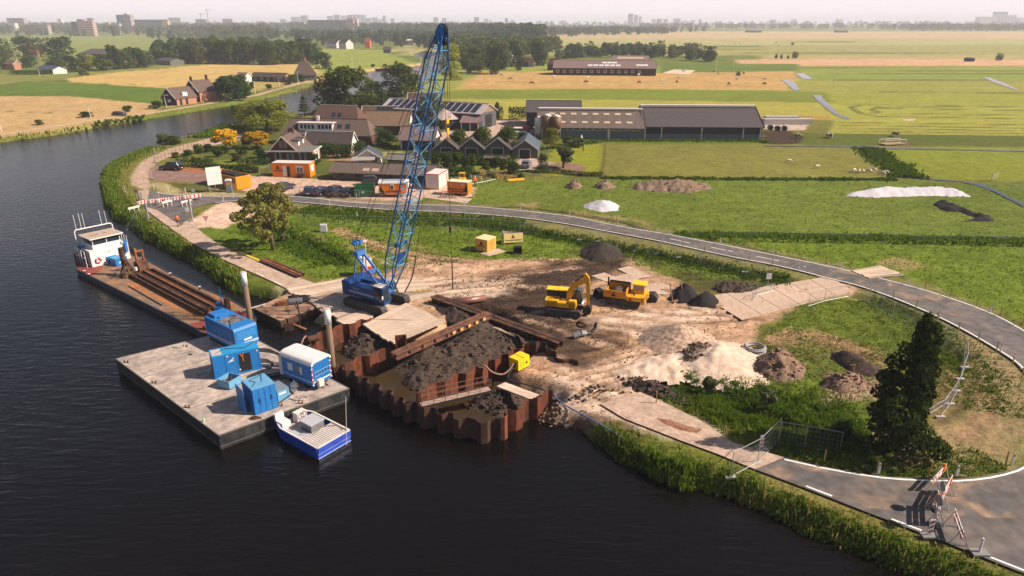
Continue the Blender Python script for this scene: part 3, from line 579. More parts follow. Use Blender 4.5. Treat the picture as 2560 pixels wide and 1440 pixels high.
def skinbody(name, pts, edges, rad, mat, parent=None, sub=1):
    me = bpy.data.meshes.new(name); me.from_pydata(pts, edges, []); o = bpy.data.objects.new(name, me); C.objects.link(o)
    md = o.modifiers.new("skin", 'SKIN'); 
    for i, v in enumerate(me.skin_vertices[0].data):
        r = rad[i]; v.radius = (r, r) if not isinstance(r, tuple) else r; v.use_root = (i == 0)
    s = o.modifiers.new("sub", 'SUBSURF'); s.levels = sub; s.render_levels = sub
    dg = bpy.context.evaluated_depsgraph_get(); ev = o.evaluated_get(dg); m2 = bpy.data.meshes.new_from_object(ev); bpy.data.objects.remove(o)
    o = bpy.data.objects.new(name, m2); m2.materials.clear(); m2.materials.append(mat); m2.polygons.foreach_set("use_smooth", [True]*len(m2.polygons)); C.objects.link(o); o.parent = parent; return o
def person(loc, rz, label, jacket, trousers, helmet=None, stride=.22, arm=.15, shorts=False, group=None):
    t = thing("person", label, "person", loc, rz, group)
    # faces +x ; pelvis root
    p = [(0,0,.95),(0,0,1.2),(0,0,1.42),(0,0,1.52),(.02,0,1.66),(.02,0,1.76),
         (0,.10,.9),(stride,.11,.5),(stride*.9,.11,.08),(stride*.9+.16,.11,.04),(0,-.10,.9),(-stride*.6,-.11,.5),(-stride*1.3,-.11,.1),(-stride*1.3+.15,-.11,.04),
         (0,.2,1.4),(-arm*.4,.26,1.13),(arm*.7,.27,.9),(arm*.9,.26,.8),(0,-.2,1.4),(-arm*.2,-.26,1.13),(arm*1.1,-.27,.92),(arm*1.3,-.26,.83)]
    e = [(0,1),(1,2),(2,3),(3,4),(4,5),(0,6),(6,7),(7,8),(8,9),(0,10),(10,11),(11,12),(12,13),(2,14),(14,15),(15,16),(16,17),(2,18),(18,19),(19,20),(20,21)]
    r = [(.13,.15),(.12,.15),(.11,.15),.05,.09,.07,.09,.065,.045,.04,.09,.065,.045,.04,.06,.045,.035,.035,.06,.045,.035,.035]
    skinbody("body", p, e, r, SKIN, t)
    jp = [(0,0,1.0),(0,0,1.22),(0,0,1.44),(0,.21,1.41),(-arm*.4,.27,1.13),(arm*.6,.275,.93),(0,-.21,1.41),(-arm*.2,-.27,1.13),(arm*1.0,-.275,.95)]
    skinbody("jacket", jp, [(0,1),(1,2),(2,3),(3,4),(4,5),(2,6),(6,7),(7,8)], [(.17,.19),(.16,.19),(.14,.18),.08,.07,.055,.08,.07,.055], jacket, t)
    k = .45 if shorts else .9
    tp = [(0,0,1.0),(0,.10,.86),(stride*(.9 if not shorts else .7),.11,.52),(0,-.10,.86),(-stride*.6,-.11,.52)]+([] if shorts else [(stride*.9,.11,.12),(-stride*1.2,-.11,.14)])
    skinbody("trousers", tp, [(0,1),(1,2),(0,3),(3,4)]+([] if shorts else [(2,5),(4,6)]), [(.16,.18),.115,.085,.115,.085]+([] if shorts else [.07,.07]), trousers, t)
    b = MB(); b.box(stride*.9-.06, stride*.9+.2, .05, .17, 0, .14); b.box(-stride*1.3-.06, -stride*1.3+.19, -.17, -.05, 0, .14); b.build("boots", BLK, t)
    h = MB(); h.cyl((.02,0,1.70),(.02,0,1.80),.115,10,.10); h.cyl((.02,0,1.80),(.02,0,1.84),.10,10,.04)
    if helmet: h.cyl((.05,0,1.70),(.05,0,1.715),.15,10)
    h.build("helmet" if helmet else "hair", helmet or M("brown_hair", (.06,.035,.02), .9), t, True); return t
def car(loc, rz, label, paint, group=None, suv=False, L=4.4, van=False):
    t = thing("parked_car" if not van else "delivery_van", label, "car" if not van else "van", loc, rz, group)
    W = .88; h0 = .28; hb = .92 if not suv else 1.02; ht = 1.46 if not suv else 1.72
    if van: hb, ht = 1.15, 1.95
    m = MB(); xs = [-L/2, -L/2+.1, L/2-.15, L/2]
    body = [(-L/2,h0+.15),(-L/2+.06,hb-.05),(-L/2+.35,hb+.03),(L/2-1.15,hb+.02),(L/2-.25,hb-.14),(L/2,h0+.3),(L/2-.05,h0),(-L/2+.1,h0)]
    m.prof(body, -W, W); cab0 = -L/2+(.15 if (suv or van) else .35); cab1 = L/2-(1.35 if not van else .9)
    m.prof([(cab0+.05,hb),(cab1,hb),(cab1-.75,ht),(cab0+.4,ht)], -W+.13, W-.13)
    o = m.build("body", paint, t); bv = o.modifiers.new("bevel", 'BEVEL'); bv.width = .07; bv.segments = 2; bv.limit_method = 'ANGLE'
    g = MB(); zt = ht-.07; zb = hb+.06
    for s in (-1,1):
        y = s*(W-.125); g._add([(cab0+.25,y,zb),(cab1-.12,y,zb),(cab1-.76,y,zt),(cab0+.45,y,zt)], [(0,1,2,3)]) if s>0 else g._add([(cab0+.25,y,zb),(cab0+.45,y,zt),(cab1-.76,y,zt),(cab1-.12,y,zb)], [(0,1,2,3)])
    g.slab((cab1+.02,-W+.2,hb+.05),(cab1+.02,W-.2,hb+.05),(cab1-.70,W-.24,ht-.04),(cab1-.70,-W+.24,ht-.04),.03)
    if not van: g.slab((cab0+.03,-W+.2,hb+.06),(cab0+.34,-W+.24,ht-.04),(cab0+.34,W-.24,ht-.04),(cab0+.03,W-.2,hb+.06),.03)
    g.build("windows", GLASS, t)
    for x in (-L/2+.78, L/2-.85):
        for s in (-1,1):
            wm = MB(); wm.cyl((x,s*(W-.18),.32),(x,s*(W+.015),.32),.32,12); wo = wm.build("wheel", BLK, t); rm = MB(); rm.cyl((x,s*(W+.01),.32),(x,s*(W+.03),.32),.2,10); rm.build("rim", GALV, wo)
    for s in (-1,1):
        l = MB(); l.box(L/2-.12, L/2+.012, s*.72-.15, s*.72+.15, .62, .74); l.build("headlight", M("headlight", (.7,.7,.72), .15), t)
        l = MB(); l.box(-L/2-.012, -L/2+.1, s*.74-.11, s*.74+.11, .72, .86); l.build("tail_light", RED, t)
    n = MB(); n.box(-L/2-.02, -L/2+.03, -.26, .26, .5, .61); n.build("number_plate", BYEL, t); return t
def heap(name, label, cat, poly, h, mat, z=0., seed=0, res=.28, rough=.16, pk=None, kind=None, group=None, rock=0, rockmat=None, ez=-.25):
    q = PP(poly, z); a = np.array(q); cx, cy = a.mean(0)
    ex = .6+max([0]+[k[2]*.8 for k in (pk or [])]); xs = np.arange(a[:,0].min()-ex, a[:,0].max()+ex, res); ys = np.arange(a[:,1].min()-ex, a[:,1].max()+ex, res)
    X, Y = np.meshgrid(xs, ys); D = sdist(X, Y, q)+.35*fbm(X,Y,1.4,seed); mxd = max(.5, D.max())
    Z = h*np.minimum(1, (np.clip(D,0,None)/mxd)**.8)*(1+.25*fbm(X,Y,2.5,seed+1))+rough*fbm(X,Y,.6,seed+2)*smooth(-.1,.6,D)+rough*.5*fbm(X,Y,.25,seed+4)*smooth(-.1,.5,D)+smooth(0,-.4,D)*ez
    for (pp, ph, pr) in (pk or []):
        c = P(*pp, z); rr = np.hypot(X-c[0], Y-c[1]); Z = np.maximum(Z, (ph*(1-rr/pr)+rough*.6*fbm(X,Y,.5,seed+9)))
        D = np.maximum(D, (pr-rr)*.6)
    ny, nx = X.shape; ix = np.arange(nx*ny).reshape(ny, nx); keep = (D > -.35); k4 = keep[:-1,:-1]&keep[:-1,1:]&keep[1:,1:]&keep[1:,:-1]
    f = np.stack([ix[:-1,:-1],ix[:-1,1:],ix[1:,1:],ix[1:,:-1]],-1)[k4]
    used = np.unique(f); mp = -np.ones(nx*ny, int); mp[used] = np.arange(len(used))
    v = np.stack([X.ravel()-cx, Y.ravel()-cy, Z.ravel()],1)[used]; f = mp[f]
    if rock:
        rg = np.random.default_rng(seed); pos = used[rg.integers(0, len(used), rock*3)]; pos = pos[D.ravel()[pos] > .1][:rock]; vv = [v]; ff = [f]; n0 = len(v)
        base = np.array([(-1,-1,-1),(1,-1,-1),(1,1,-1),(-1,1,-1),(-1,-1,1),(1,-1,1),(1,1,1),(-1,1,1)],float); bf = np.array([(0,3,2,1),(4,5,6,7),(0,1,5,4),(1,2,6,5),(2,3,7,6),(3,0,4,7)])
        for p_ in pos:
            s_ = rg.uniform(.05,.15)*(1 if rg.random()<.9 else 2.2); e = rg.uniform(-3,3,3); m = np.array(Matrix.Rotation(e[0],3,'X')@Matrix.Rotation(e[1],3,'Z')); c = (base*rg.uniform(.45,1,(8,3))*s_*np.array([1,.8,.6]))@m.T+np.array([X.ravel()[p_]-cx, Y.ravel()[p_]-cy, Z.ravel()[p_]+.02])
            vv.append(c); ff.append(bf+n0); n0 += 8
        v = np.vstack(vv); f = np.vstack(ff)
    o = npmesh(name, v, f, mat); o.location = (cx, cy, z); tag(o, label, cat, group, kind); return o
SOILD = M("dark_soil", S(64,50,44), .95, n1=.35, s1=2.5, bump=.8, sb=8, col2=S(112,88,74), n2=.58); SOILB = M("black_peat", S(34,28,28), .95, n1=.4, s1=3, bump=.8, sb=8); SANDM = M("pale_sand", S(234,208,186), .95, n1=.15, s1=1.5, bump=.6, sb=6, col2=S(214,180,150), n2=.55)
SOILM = M("brown_soil", S(132,104,84), .95, n1=.35, s1=2.5, bump=.8, sb=8, col2=S(172,142,118), n2=.6); RUBB = M("dark_rubble", S(68,54,45), .95, n1=.45, s1=5, bump=.8, sb=10, col2=S(118,96,78), n2=.62)
# ================================================================ WATER PLANT: pontoon, barge, boat, piling, crane
DZ = .2                                                  # pontoon deck level
# --- pontoon
t = thing("work_pontoon", "large flat grey steel pontoon carrying the blue generators and site wagon", "pontoon", (*P(547,1089,DZ),0))
ox, oy = P(547,1089,DZ); pc = [tuple(np.subtract(P(a,b,DZ),(ox,oy))) for a,b in ((547,1089),(873,971),(591,822),(289,897))]
mb = MB(); mb.prism(pc, WZ-.4, DZ-.02); mb.build("hull", HULL, t)
mb = MB(); ins = [(p[0]*.992+.05, p[1]*.992+.05) for p in pc]; mb.prism(pc, DZ-.018, DZ); mb.build("deck", DECK, t)
A_, B_, C_, D_ = [Vector((*p, DZ)) for p in pc]
mb = MB()
for i in range(1, 7):
    f = i/7; a = A_.lerp(D_, f); b = B_.lerp(C_, f); mb.bar(a+Vector((0,0,.003)), b+Vector((0,0,.003)), .035, .02)
for a, b in ((A_,B_),(B_,C_),(C_,D_),(D_,A_)):
    mb.bar(a+Vector((0,0,-.02)), b+Vector((0,0,-.02)), .07, .09); mb.bar(a-Vector((0,0,.95)), b-Vector((0,0,.95)), .05, .06)
mb.build("deck_seams_and_rubbing_strake", M("seam_steel", (.10,.09,.08), .8), t)
for f, g, k in ((.06,.5,'d'),(.3,.0,'d'),(.62,.0,'d'),(.92,.03,'d'),(.93,.5,'d'),(.02,.62,'d')):
    p = A_.lerp(D_, f).lerp(B_.lerp(C_, f), max(.03,g)); mb = MB()
    for s in (-.14,.14): mb.cyl((p.x+s,p.y,DZ),(p.x+s,p.y,DZ+.22),.06,8)
    mb.box(p.x-.22,p.x+.22,p.y-.06,p.y+.06,DZ,DZ+.03); mb.build("bollard", DRUST, t)
def vent_slats(t, x0, x1, z0, z1, n, y=-.03, mat=None, name="louvre"):
    m = MB()
    for i in range(n):
        z = z0+(z1-z0)*(i+.3)/n; m.box(x0, x1, y-.03, y+.02, z, z+(z1-z0)/n*.4)
    return m.build(name, mat or DBLUE, t)
# --- lower generator
loc, rz, L = fr((539,949),(654,922),DZ); Hh = 2.0; D = 1.55
t = thing("generator", "wide blue generator with a black grille door and white logo on the pontoon", "generator", loc, rz)
shell(t, L, D, Hh, BLUE, roofmat=M("roof_blue_pale", (.02,.24,.5), .5, n1=.15, s1=1.))  # roof in a paler blue than the body
mb = MB(); mb.box(-.04, L+.04, -.04, D+.04, 0, .16); mb.build("skid", BLUE, t)
for a, b in ((.26,.50),(.51,.54)):
    mb = MB(); mb.box(L*a, L*b, -.03, 0, .22, Hh-.12); d_ = mb.build("door", BLUE, t)
mb = MB(); mb.box(L*.555, L*.80, -.035, .01, .2, Hh-.2); gr = mb.build("grille_door", BLK, t); vent_slats(t, L*.565, L*.79, .25, Hh-.25, 9, -.04, DKM, "grille")
mb = MB(); mb.box(-.03,0,.12,D-.12,.2,Hh-.15); mb.build("end_vent", BLK, t)
mb = MB(); mb.box(.05, L*.22, .2, D-.15, Hh+.045, Hh+.06); mb.build("roof_panel", M("dusty_panel", (.42,.38,.38), .8, n1=.1), t)
mb = MB(); mb.prof([(L*.32,1.35),(L*.36,1.42),(L*.45,1.68),(L*.44,1.52),(L*.40,1.46),(L*.45,1.36),(L*.32,1.28)], -.045, -.035); mb.build("logo", WHITE, t)
for x, z in ((L*.53,.35),(L*.94,1.75),(L*.30,1.8)): mb = MB(); mb.box(x, x+.12, -.045, -.03, z, z+.12); mb.build("sticker", WHITE, t)
mb = MB(); mb.tube([(L*.58,-.05,1.85),(L*.63,-.08,1.55),(L*.66,-.08,1.9)],.025,5); mb.tube([(L*.63,-.08,1.55),(L*.635,-.08,1.15)],.03,5); mb.build("lifting_sling", ORG, t)
mb = MB(); mb.tube([(.3,.5,Hh+.07),(1.2,1.2,Hh+.07),(2.6,.5,Hh+.07),(3.6,1.3,Hh+.07),(3.0,.8,Hh+.07)],.025,5); mb.build("cable", BLK, t)
# --- upper power pack
loc, rz, L = fr((593,884),(640,873),DZ); bl = P(528,851,DZ); W_ = L; Ln = D2(bl, loc[:2]); ang = math.atan2(bl[1]-loc[1], bl[0]-loc[0])
Hh = HT(loc[1], 825.6)-DZ
t = thing("power_pack", "tall blue hydraulic power pack with double white stripe and louvred end", "power pack", loc, ang-math.pi/2)
W_ = 2.25; Ln = 5.0
mb = MB(); mb.profx([(0,.35),(0,Hh-.25),(.12,Hh),(Ln-.12,Hh),(Ln,Hh-.2),(Ln,.35)], 0, W_); mb.build("body", BLUE, t)
mb = MB(); mb.box(.05,W_-.05,.3,Ln-.3,0,.34); mb.build("skid", BLK, t)
for z in (.62,.74):
    mb = MB(); mb.box(-.012,W_+.012,-.012,Ln+.012,z,z+.055); mb.build("white_stripe", WHITE, t)
for i in range(4):
    mb = MB(); z = 1.25+i*.17; mb.box(.2,W_-.2,-.05,0,z,z+.07); mb.build("louvre", M("louvre_blue",(.05,.25,.5),.4), t)
mb = MB(); mb.box(W_*.38,W_*.72,-.02,0,.95,1.13); mb.build("name_plate", WHITE, t)
mb = MB(); mb.box(.2,W_-.2,Ln*.28,Ln*.62,Hh,Hh+.02); mb.build("roof_soot_panel", M("sooty_panel", (.07,.06,.06), .9, n1=.4, s1=2, col2=(.2,.17,.17)), t)
mb = MB(); mb.box(.35,W_-.35,Ln*.74,Ln*.95,Hh,Hh+.28); mb.box(.6,W_-.6,Ln*.66,Ln*.72,Hh,Hh+.12); mb.build("roof_hood", BLUE, t)
mb = MB()
for i in range(5): mb.box(-.02,0,.4+i*.9,.43+i*.9,.9,Hh-.4)
mb.box(-.025,0,.3,Ln-.3,Hh-.35,Hh-.3); mb.build("panel_joint", DBLUE, t)
lettering("X-75", .22, WHITE, t, (-.03,.6,.98), (R(90),0,R(-90)))
mb = MB(); mb.tube([(.1,.6,Hh+.03),(.9,2.2,Hh+.04),(1.9,2.6,Hh+.04),(1.2,4.2,Hh+.04)],.03,5); mb.build("cable", BLK, t)
# --- blue container
loc, rz, L = fr((638.4,1038.7),(696,1018),DZ); D = D2(P(596.6,1019,DZ), loc[:2]); Hh = HT(loc[1], 977.5)-DZ
t = thing("storage_container", "blue steel container with pale ribbed roof and one door swung open", "container", loc, rz)
mb = MB(); mb.box(0,L,0,D,0,Hh); mb.build("body", BLUE, t)
mb = MB(); mb.box(0,L,0,D,Hh,Hh+.03)
for i in range(11): y = .08+(D-.16)*i/10; mb.box(.03,L-.03,y-.05,y+.05,Hh+.03,Hh+.07)
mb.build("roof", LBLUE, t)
for i in range(4):
    mb = MB(); mb.box(L*i/4+.02, L*(i+1)/4-.02, -.035, 0, .08, Hh-.08); d_ = mb.build("door", BLUE, t); m2 = MB(); m2.box(L*(i+(.85 if i%2==0 else .12))/4,L*(i+(.85 if i%2==0 else .12))/4+.03,-.06,-.035,.9,1.3); m2.build("handle", DKM, d_)
mb = MB()
for i in range(8): y = .15+(D-.3)*i/7; mb.box(-.03,0,y-.06,y+.06,.1,Hh-.1)
mb.build("side_rib", BLUE, t)
mb = MB(); mb.box(-.5,-.44,D*.25,D*1.0,.05,Hh-.05); d_ = mb.build("open_door", BLUE, t)
mb = MB(); mb.tube([(.2,.4,Hh+.09),(.7,1.,Hh+.09),(.4,1.5,Hh+.09),(1.5,1.9,Hh+.09),(1.1,.8,Hh+.09)],.02,5); mb.build("hose", BLK, t)
# --- small light box beside, open tank behind
loc, rz, L = fr((697,1006),(724,995),DZ); t = thing("tool_box", "low faded blue tool box against the blue container", "box", loc, rz)
shell(t, L, 1.5, .95, LBLUE, roofmat=M("grey_blue_lid", (.16,.2,.24), .6, n1=.2)); mb = MB(); mb.box(.1,.7,-.02,0,.6,.75); mb.build("lettering_plate", WHITE, t); mb = MB(); mb.tube([(1.,-.03,.9),(1.1,-.06,.3),(.2,-.1,.05),(-.5,-.3,.04),(-1.2,-.35,.04)],.05,6); mb.build("pipe", BLK, t)
loc, rz, L = fr((575,976),(605,958),DZ); t = thing("oil_tray", "open blue steel tray full of chains behind the container", "tray", loc, rz)
mb = MB(); mb.box(0,L,0,1.3,0,.1); [mb.box(*b,0,.75) for b in ((0,L,0,.06),(0,L,1.24,1.3),(0,.06,.06,1.24),(L-.06,L,.06,1.24))]; mb.build("box", LBLUE, t)
mb = MB()
for i in range(26): a = rng.uniform(.15,L-.15); b = rng.uniform(.15,1.1); mb.cyl((a,b,.1+rng.random()*.5),(a+rng.uniform(-.2,.2),b+rng.uniform(-.1,.2),.2+rng.random()*.5),.06,6)
mb.build("chain", DRUST, t)
# --- site wagon
loc, rz, L = fr((785,979),(831,961),DZ); bl = P(734,946,.75); b0 = P(785,966,.75); ang = math.atan2(bl[1]-b0[1], bl[0]-b0[0]); W_ = 1.95; Ln = 3.6; Z0 = .45; Hh = Z0+2.15
t = thing("site_wagon", "blue site wagon with white rounded roof and a ladder on its end", "site wagon", loc, ang-math.pi/2)
mb = MB(); mb.box(0,W_,0,Ln,Z0,Hh-.25); mb.build("body", BLUE, t)
mb = MB(); mb.prof([(-.06,Hh-.35),(-.03,Hh-.12),(.12,Hh),(.4,Hh+.07),(W_-.4,Hh+.07),(W_-.12,Hh),(W_+.03,Hh-.12),(W_+.06,Hh-.35),(W_-.05,Hh-.35),(W_-.2,Hh-.14),(.2,Hh-.14),(.05,Hh-.35)], -.1, Ln+.1); mb.box(.02,W_-.02,0.02,Ln-.02,Hh-.3,Hh-.05); mb.build("roof", WHITE, t)
mb = MB()
for i in range(12): mb.box(.1+i*.15,.12+i*.15,-.015,0,Z0+.1,Hh-.35)
mb.build("board_seam", DBLUE, t)
mb = MB()
for z in (1.25,1.62): mb.bar((.12,-.09,z),(W_-.12,-.09,z+.0),.05)
for i in range(6): mb.bar((.25+i*.3,-.09,1.25),(.25+i*.3,-.09,1.62),.035)
mb.build("ladder", M("ladder_blue",(.15,.3,.5),.4), t)
mb = MB(); mb.box(0,W_,-.02,0,Z0+.25,Z0+.36); mb.box(-.02,0,0,Ln,Z0+.3,Z0+.36); mb.build("white_stripe", WHITE, t)
for x in (.02, W_-.02):
    for k in range(7):
        mb = MB(); mb.box(x-.06,x+.06,-.03,0,Z0+.05+k*.24,Z0+.05+k*.24+.12); mb.build("red_reflector", RED, t) if k%2 else mb.build("white_reflector", WHITE, t)
for y in (1.6,2.6): mb = MB(); mb.box(-.03,0,y-.28,y+.28,1.2,1.85); w_ = mb.build("shutter" if y<2 else "window", GLASS if y<2 else WHITE, t)
mb = MB(); mb.box(-.05,-.02,1.15,1.35,1.2,1.85); mb.build("shutter", WHITE, t)
mb = MB(); mb.box(-.02,W_+.02,Ln,Ln+.35,Z0,Hh-.5); mb.build("front_locker", DWHITE, t)
mb = MB(); mb.box(.35,.85,-.35,-.02,Z0-.1,Z0+.45); mb.build("heater_box", CREAM, t)
for y in (.9, 2.7):
    for x in (.15, W_-.15): mb = MB(); mb.cyl((x-.1,y,.26),(x+.1,y,.26),.27,12); mb.build("wheel", BLK, t)
mb = MB(); mb.bar((W_/2,.1,.4),(W_/2,-.6,.3),.09); mb.box(W_/2-.5,W_/2+.5,-.02,.2,.3,Z0); mb.build("tow_bar", DKM, t)
# --- odds and ends on the deck
x, y = P(737,970,DZ); t = thing("gas_bottle", "round white gas bottle standing by the site wagon", "gas bottle", (x,y,DZ)); mb = MB()
for i, (z, r, r2) in enumerate(((0,.26,.33),(.12,.33,.33),(.38,.33,.22),(.52,.22,.08),(.6,.08,.08))): mb.cyl((0,0,z),(0,0,z+(.12,.26,.14,.08,.12)[i]),r,12,r2)
mb.build("bottle", DWHITE, t, True); mb = MB(); mb.cyl((0,0,.72),(0,0,.8),.05,8); mb.build("valve", DKM, t)
for i, (a, b) in enumerate((((716,966),(738,985)),((720,962),(742,981)))):
    p = P(*a,DZ); q = P(*b,DZ); mb = MB(); mb.cyl((p[0],p[1],DZ+.1),(q[0],q[1],DZ+.1),.1,10); tag(mb.build("grey_pipe", GALV), ("outer","inner")[i]+" long grey pipe beside the gas bottle", "pipe", "pipes on the pontoon deck")
def coil(name, label, cat, c, z, r, n, mat, rr=.03, flat=.5, seed=1, group=None):
    rg = random.Random(seed); m = MB(); pts = []
    for i in range(n*14):
        a = i/14*2*math.pi; q = r*(.6+.4*math.sin(i*.37+seed))*rg.uniform(.9,1.1); pts.append((q*math.cos(a), q*math.sin(a)*flat, rr+ (i%5)*rr*.8))
    m.tube(pts, rr, 5); o = m.build(name, mat); o.location = (c[0],c[1],z); return tag(o, label, cat, group)
ROPE = M("pale_rope", (.45,.4,.34), .9); HOSE = M("black_hose", (.025,.022,.02), .55, n1=.3, s1=4); BHOSE = M("brown_hose", (.16,.11,.08), .6)
coil("rope_coil", "heap of pale rope on the bare end of the pontoon deck", "rope", P(450,868,DZ), DZ, .55, 5, ROPE, .035, seed=3)
coil("rope_coil", "tangle of tan rope at the pontoon edge by the workboat", "rope", P(750,996,DZ), DZ, .75, 8, ROPE, .022, seed=5)
coil("cable_coil", "tangle of black cable in front of the blue container", "cable", P(640,1047,DZ), DZ, .4, 4, DRUST, .035, seed=8)
coil("rope_coil", "brown rope bundle on deck beside the lower generator", "rope", P(476,887,DZ), DZ, .2, 3, DRUST, .02, seed=9)
def hose(name, label, pts, r, mat, cat="hose", group=None, k=7):
    m = MB(); m.tube([tuple(p) for p in spline(pts, k)], r, 6); return tag(m.build(name, mat, smooth=True), label, cat, group)
def ph(a, b, z): x, y = P(a, b, z); return (x, y, z)
for i in range(4):
    j = i*3; hose("hydraulic_hose", nth(i)+" thick black hose looping from the generator towards the site wagon", [ph(645,872+i*2,1.2), ph(672+j,873+j,1.1), ph(700+j,886+j,.9), ph(718+j,905+i,.5), ph(716+j,925,.3), ph(706-j,936+i,.28), ph(680-j,940+i*2,.27), ph(650-j,945+j,.26), ph(625+j,948+j,.26)], .05, HOSE, group="hydraulic hoses on the pontoon")
for i in range(3):
    j = i*4; hose("hydraulic_hose", nth(i)+" short black hose curling beside the grille of the generator", [ph(650,898+j,.8), ph(668+j,899+j,.7), ph(679+j/2,910,.4), ph(676,922-i,.27), ph(668-j,916,.27)], .045, HOSE, group="short hoses at the generator")
for i in range(3):
    hose("hydraulic_hose", nth(i)+" black hose in the pile between generator and blue container", [ph(600+i*9,955,.27), ph(640,940+i*7,.32), ph(680,936+i*5,.3), ph(712,930+i*7,.3), ph(735,950+i*4,.27)], .06, HOSE, group="hoses piled behind the container")
x, y = P(510,1054,DZ); mb = MB(); mb.cyl((x,y,DZ),(x,y,DZ+.3),.08,8); tag(mb.build("green_canister", M("pale_green", (.3,.6,.35), .5)), "small pale green canister near the pontoon corner", "canister")
# --- spud piles
for k, (a, b, lab) in enumerate(((P(628,815,DZ), (622,680), "brown tubular pile with white top between barge and raft"), (P(836,952,WZ), (822,772), "brown tubular pile with white top behind the site wagon"))):
    t = thing("spud_pile", lab, "pile", (a[0],a[1],0), 0, "tubular mooring piles"); ztop = HT(a[1], b[1]); zw = ztop-1.35
    mb = MB(); mb.cyl((0,0,-3),(0,0,zw),.26,16); mb.build("shaft", M("pile_brown", (.16,.10,.06), .7, n1=.25, s1=1.5, stretch=(1,1,.2)), t, True)
    mb = MB(); mb.cyl((0,0,zw),(0,0,ztop),.275,16); mb.build("white_band", WHITE, t, True); mb = MB(); mb.cyl((0,0,ztop),(0,0,ztop+.02),.27,16); mb.build("cap", M("cap_pink", (.45,.33,.3), .8), t)
    mb = MB()
    for i in range(16): r0 = 2*math.pi*i/16; r1 = 2*math.pi*(i+1)/16; mb.bar((.42*math.cos(r0),.42*math.sin(r0),DZ+.1),(.42*math.cos(r1),.42*math.sin(r1),DZ+.1),.16)
    mb.build("collar", DRUST, t)
# --- long barge
BZ = -.35
outl = [(192,674),(300,727),(476,815),(505,832),(550,842),(600,828),(640,800),(630,780),(617,773),(576,750),(501,719),(426,684),(353,642),(325,626),(280,612),(240,612),(205,624),(188,648)]
o0 = P(400,730,BZ); pl = [tuple(np.subtract(P(a,b,BZ),o0)) for a,b in outl]; ax = Vector(np.subtract(P(476,815,BZ),P(192,674,BZ))).normalized(); ay = Vector((-ax.y,ax.x))
bang = math.atan2(ax.y, ax.x)
t = thing("cargo_barge", "long rust-decked steel barge moored along the grass bank", "barge", (*o0,0))
mb = MB(); mb.prism(pl, WZ-.3, BZ-.012); mb.build("hull", M("barge_hull", (.02,.028,.045), .45, n1=.3, s1=.8), t)
BDECK = M("barge_deck", S(134,112,92), .85, n1=.22, s1=.45, col2=S(178,128,84), n2=.56, bump=.3, sb=8)
mb = MB(); mb.prism(pl, BZ-.012, BZ); mb.build("deck", BDECK, t)
def bq(p, z=0.): a = P(*p, BZ); return (a[0]-o0[0], a[1]-o0[1], BZ+z)
mb = MB(); mb.poly([bq(p,.004) for p in ((310,708),(500,802),(545,790),(600,762),(570,752),(520,735),(420,690),(395,690),(350,705))]); mb.build("rust_patch", M("rusty_deck", S(196,124,66), .9, n1=.2, s1=.5, col2=S(158,112,76), n2=.5, bump=.3), t)
mb = MB(); mb.poly([bq(p,.006) for p in ((470,812),(505,832),(550,842),(600,828),(640,800),(632,782),(617,774),(560,786)) ]); mb.build("red_deck_paint", REDD, t); mb = MB(); mb.poly([bq(p,.006) for p in ((192,674),(228,692),(262,668),(232,660),(190,648))]); mb.build("red_deck_paint", REDD, t)
rim = [Vector((*p,BZ)) for p in pl]; mb = MB()
for i in range(len(rim)): mb.bar(rim[i]+Vector((0,0,.03)), rim[(i+1)%len(rim)]+Vector((0,0,.03)), .12, .1)
for i in (12,13,14,15,16,17):
    a, b = rim[i], rim[(i+1)%18]; mb.slab((*a.xy,BZ+.75),(*b.xy,BZ+.75),(*b.xy,BZ),(*a.xy,BZ),.08)
mb.build("bulwark", M("barge_rim", (.05,.05,.06), .5, n1=.3), t)
for p in ((224,692),(212,684),(296,664),(510,822),(520,822),(531,821),(426,690),(500,724),(357,650),(556,838)):
    q = bq(p); mb = MB(); mb.cyl(q,(q[0],q[1],q[2]+.35),.1,8); mb.cyl((q[0],q[1],q[2]+.35),(q[0],q[1],q[2]+.4),.15,8,mi=1); mb.build("bollard", [DKM, WHITE], t)
# wheelhouse in barge frame
base = Vector(P(234,668,BZ)); wh = thing("x", "", ""); bpy.data.objects.remove(wh)
def lp(x, y, z): p = base-Vector(o0)-ax*x*1.0+ay*y; return (p.x, p.y, BZ+z)
# across: deck width direction ay; wheelhouse front face spans y 0..4.3, goes back (-ax) 3.4
def bbox(mb, x0, x1, y0, y1, z0, z1, mi=0):
    vs = [Vector(lp(x,y,z)) for x,y,z in ((x0,y0,z0),(x1,y0,z0),(x1,y1,z0),(x0,y1,z0),(x0,y0,z1),(x1,y0,z1),(x1,y1,z1),(x0,y1,z1))]
    return mb._add(vs, [(0,3,2,1),(4,5,6,7),(0,1,5,4),(1,2,6,5),(2,3,7,6),(3,0,4,7)], mi)
mb = MB(); bbox(mb,0,3.3,-.1,4.5,0,2.05); bbox(mb,.3,3.0,.5,3.9,2.05,2.6); mb.build("superstructure", WHITE, t)
mb = MB(); bbox(mb,.35,2.9,.6,3.8,2.6,3.35); mb.build("bridge_window", GLASS, t)
mb = MB()
for x in (.33,2.88):
    for y in (.58,2.2,3.78): bbox(mb,x,x+.08,y,y+.08,2.6,3.4)
bbox(mb,-.05,3.3,.25,4.2,3.38,3.5); mb.build("bridge_roof_frame", WHITE, t)
mb = MB(); bbox(mb,.05,3.2,.35,4.1,3.5,3.52); mb.build("roof_cover", M("dusty_roof", S(196,172,150), .9, n1=.1, s1=2), t)
mb = MB(); bbox(mb,1.5,1.58,.9,1.9,3.52,3.55); bbox(mb,1.5,1.58,2.4,2.9,3.52,3.55); mb.build("roof_rail", DKM, t)
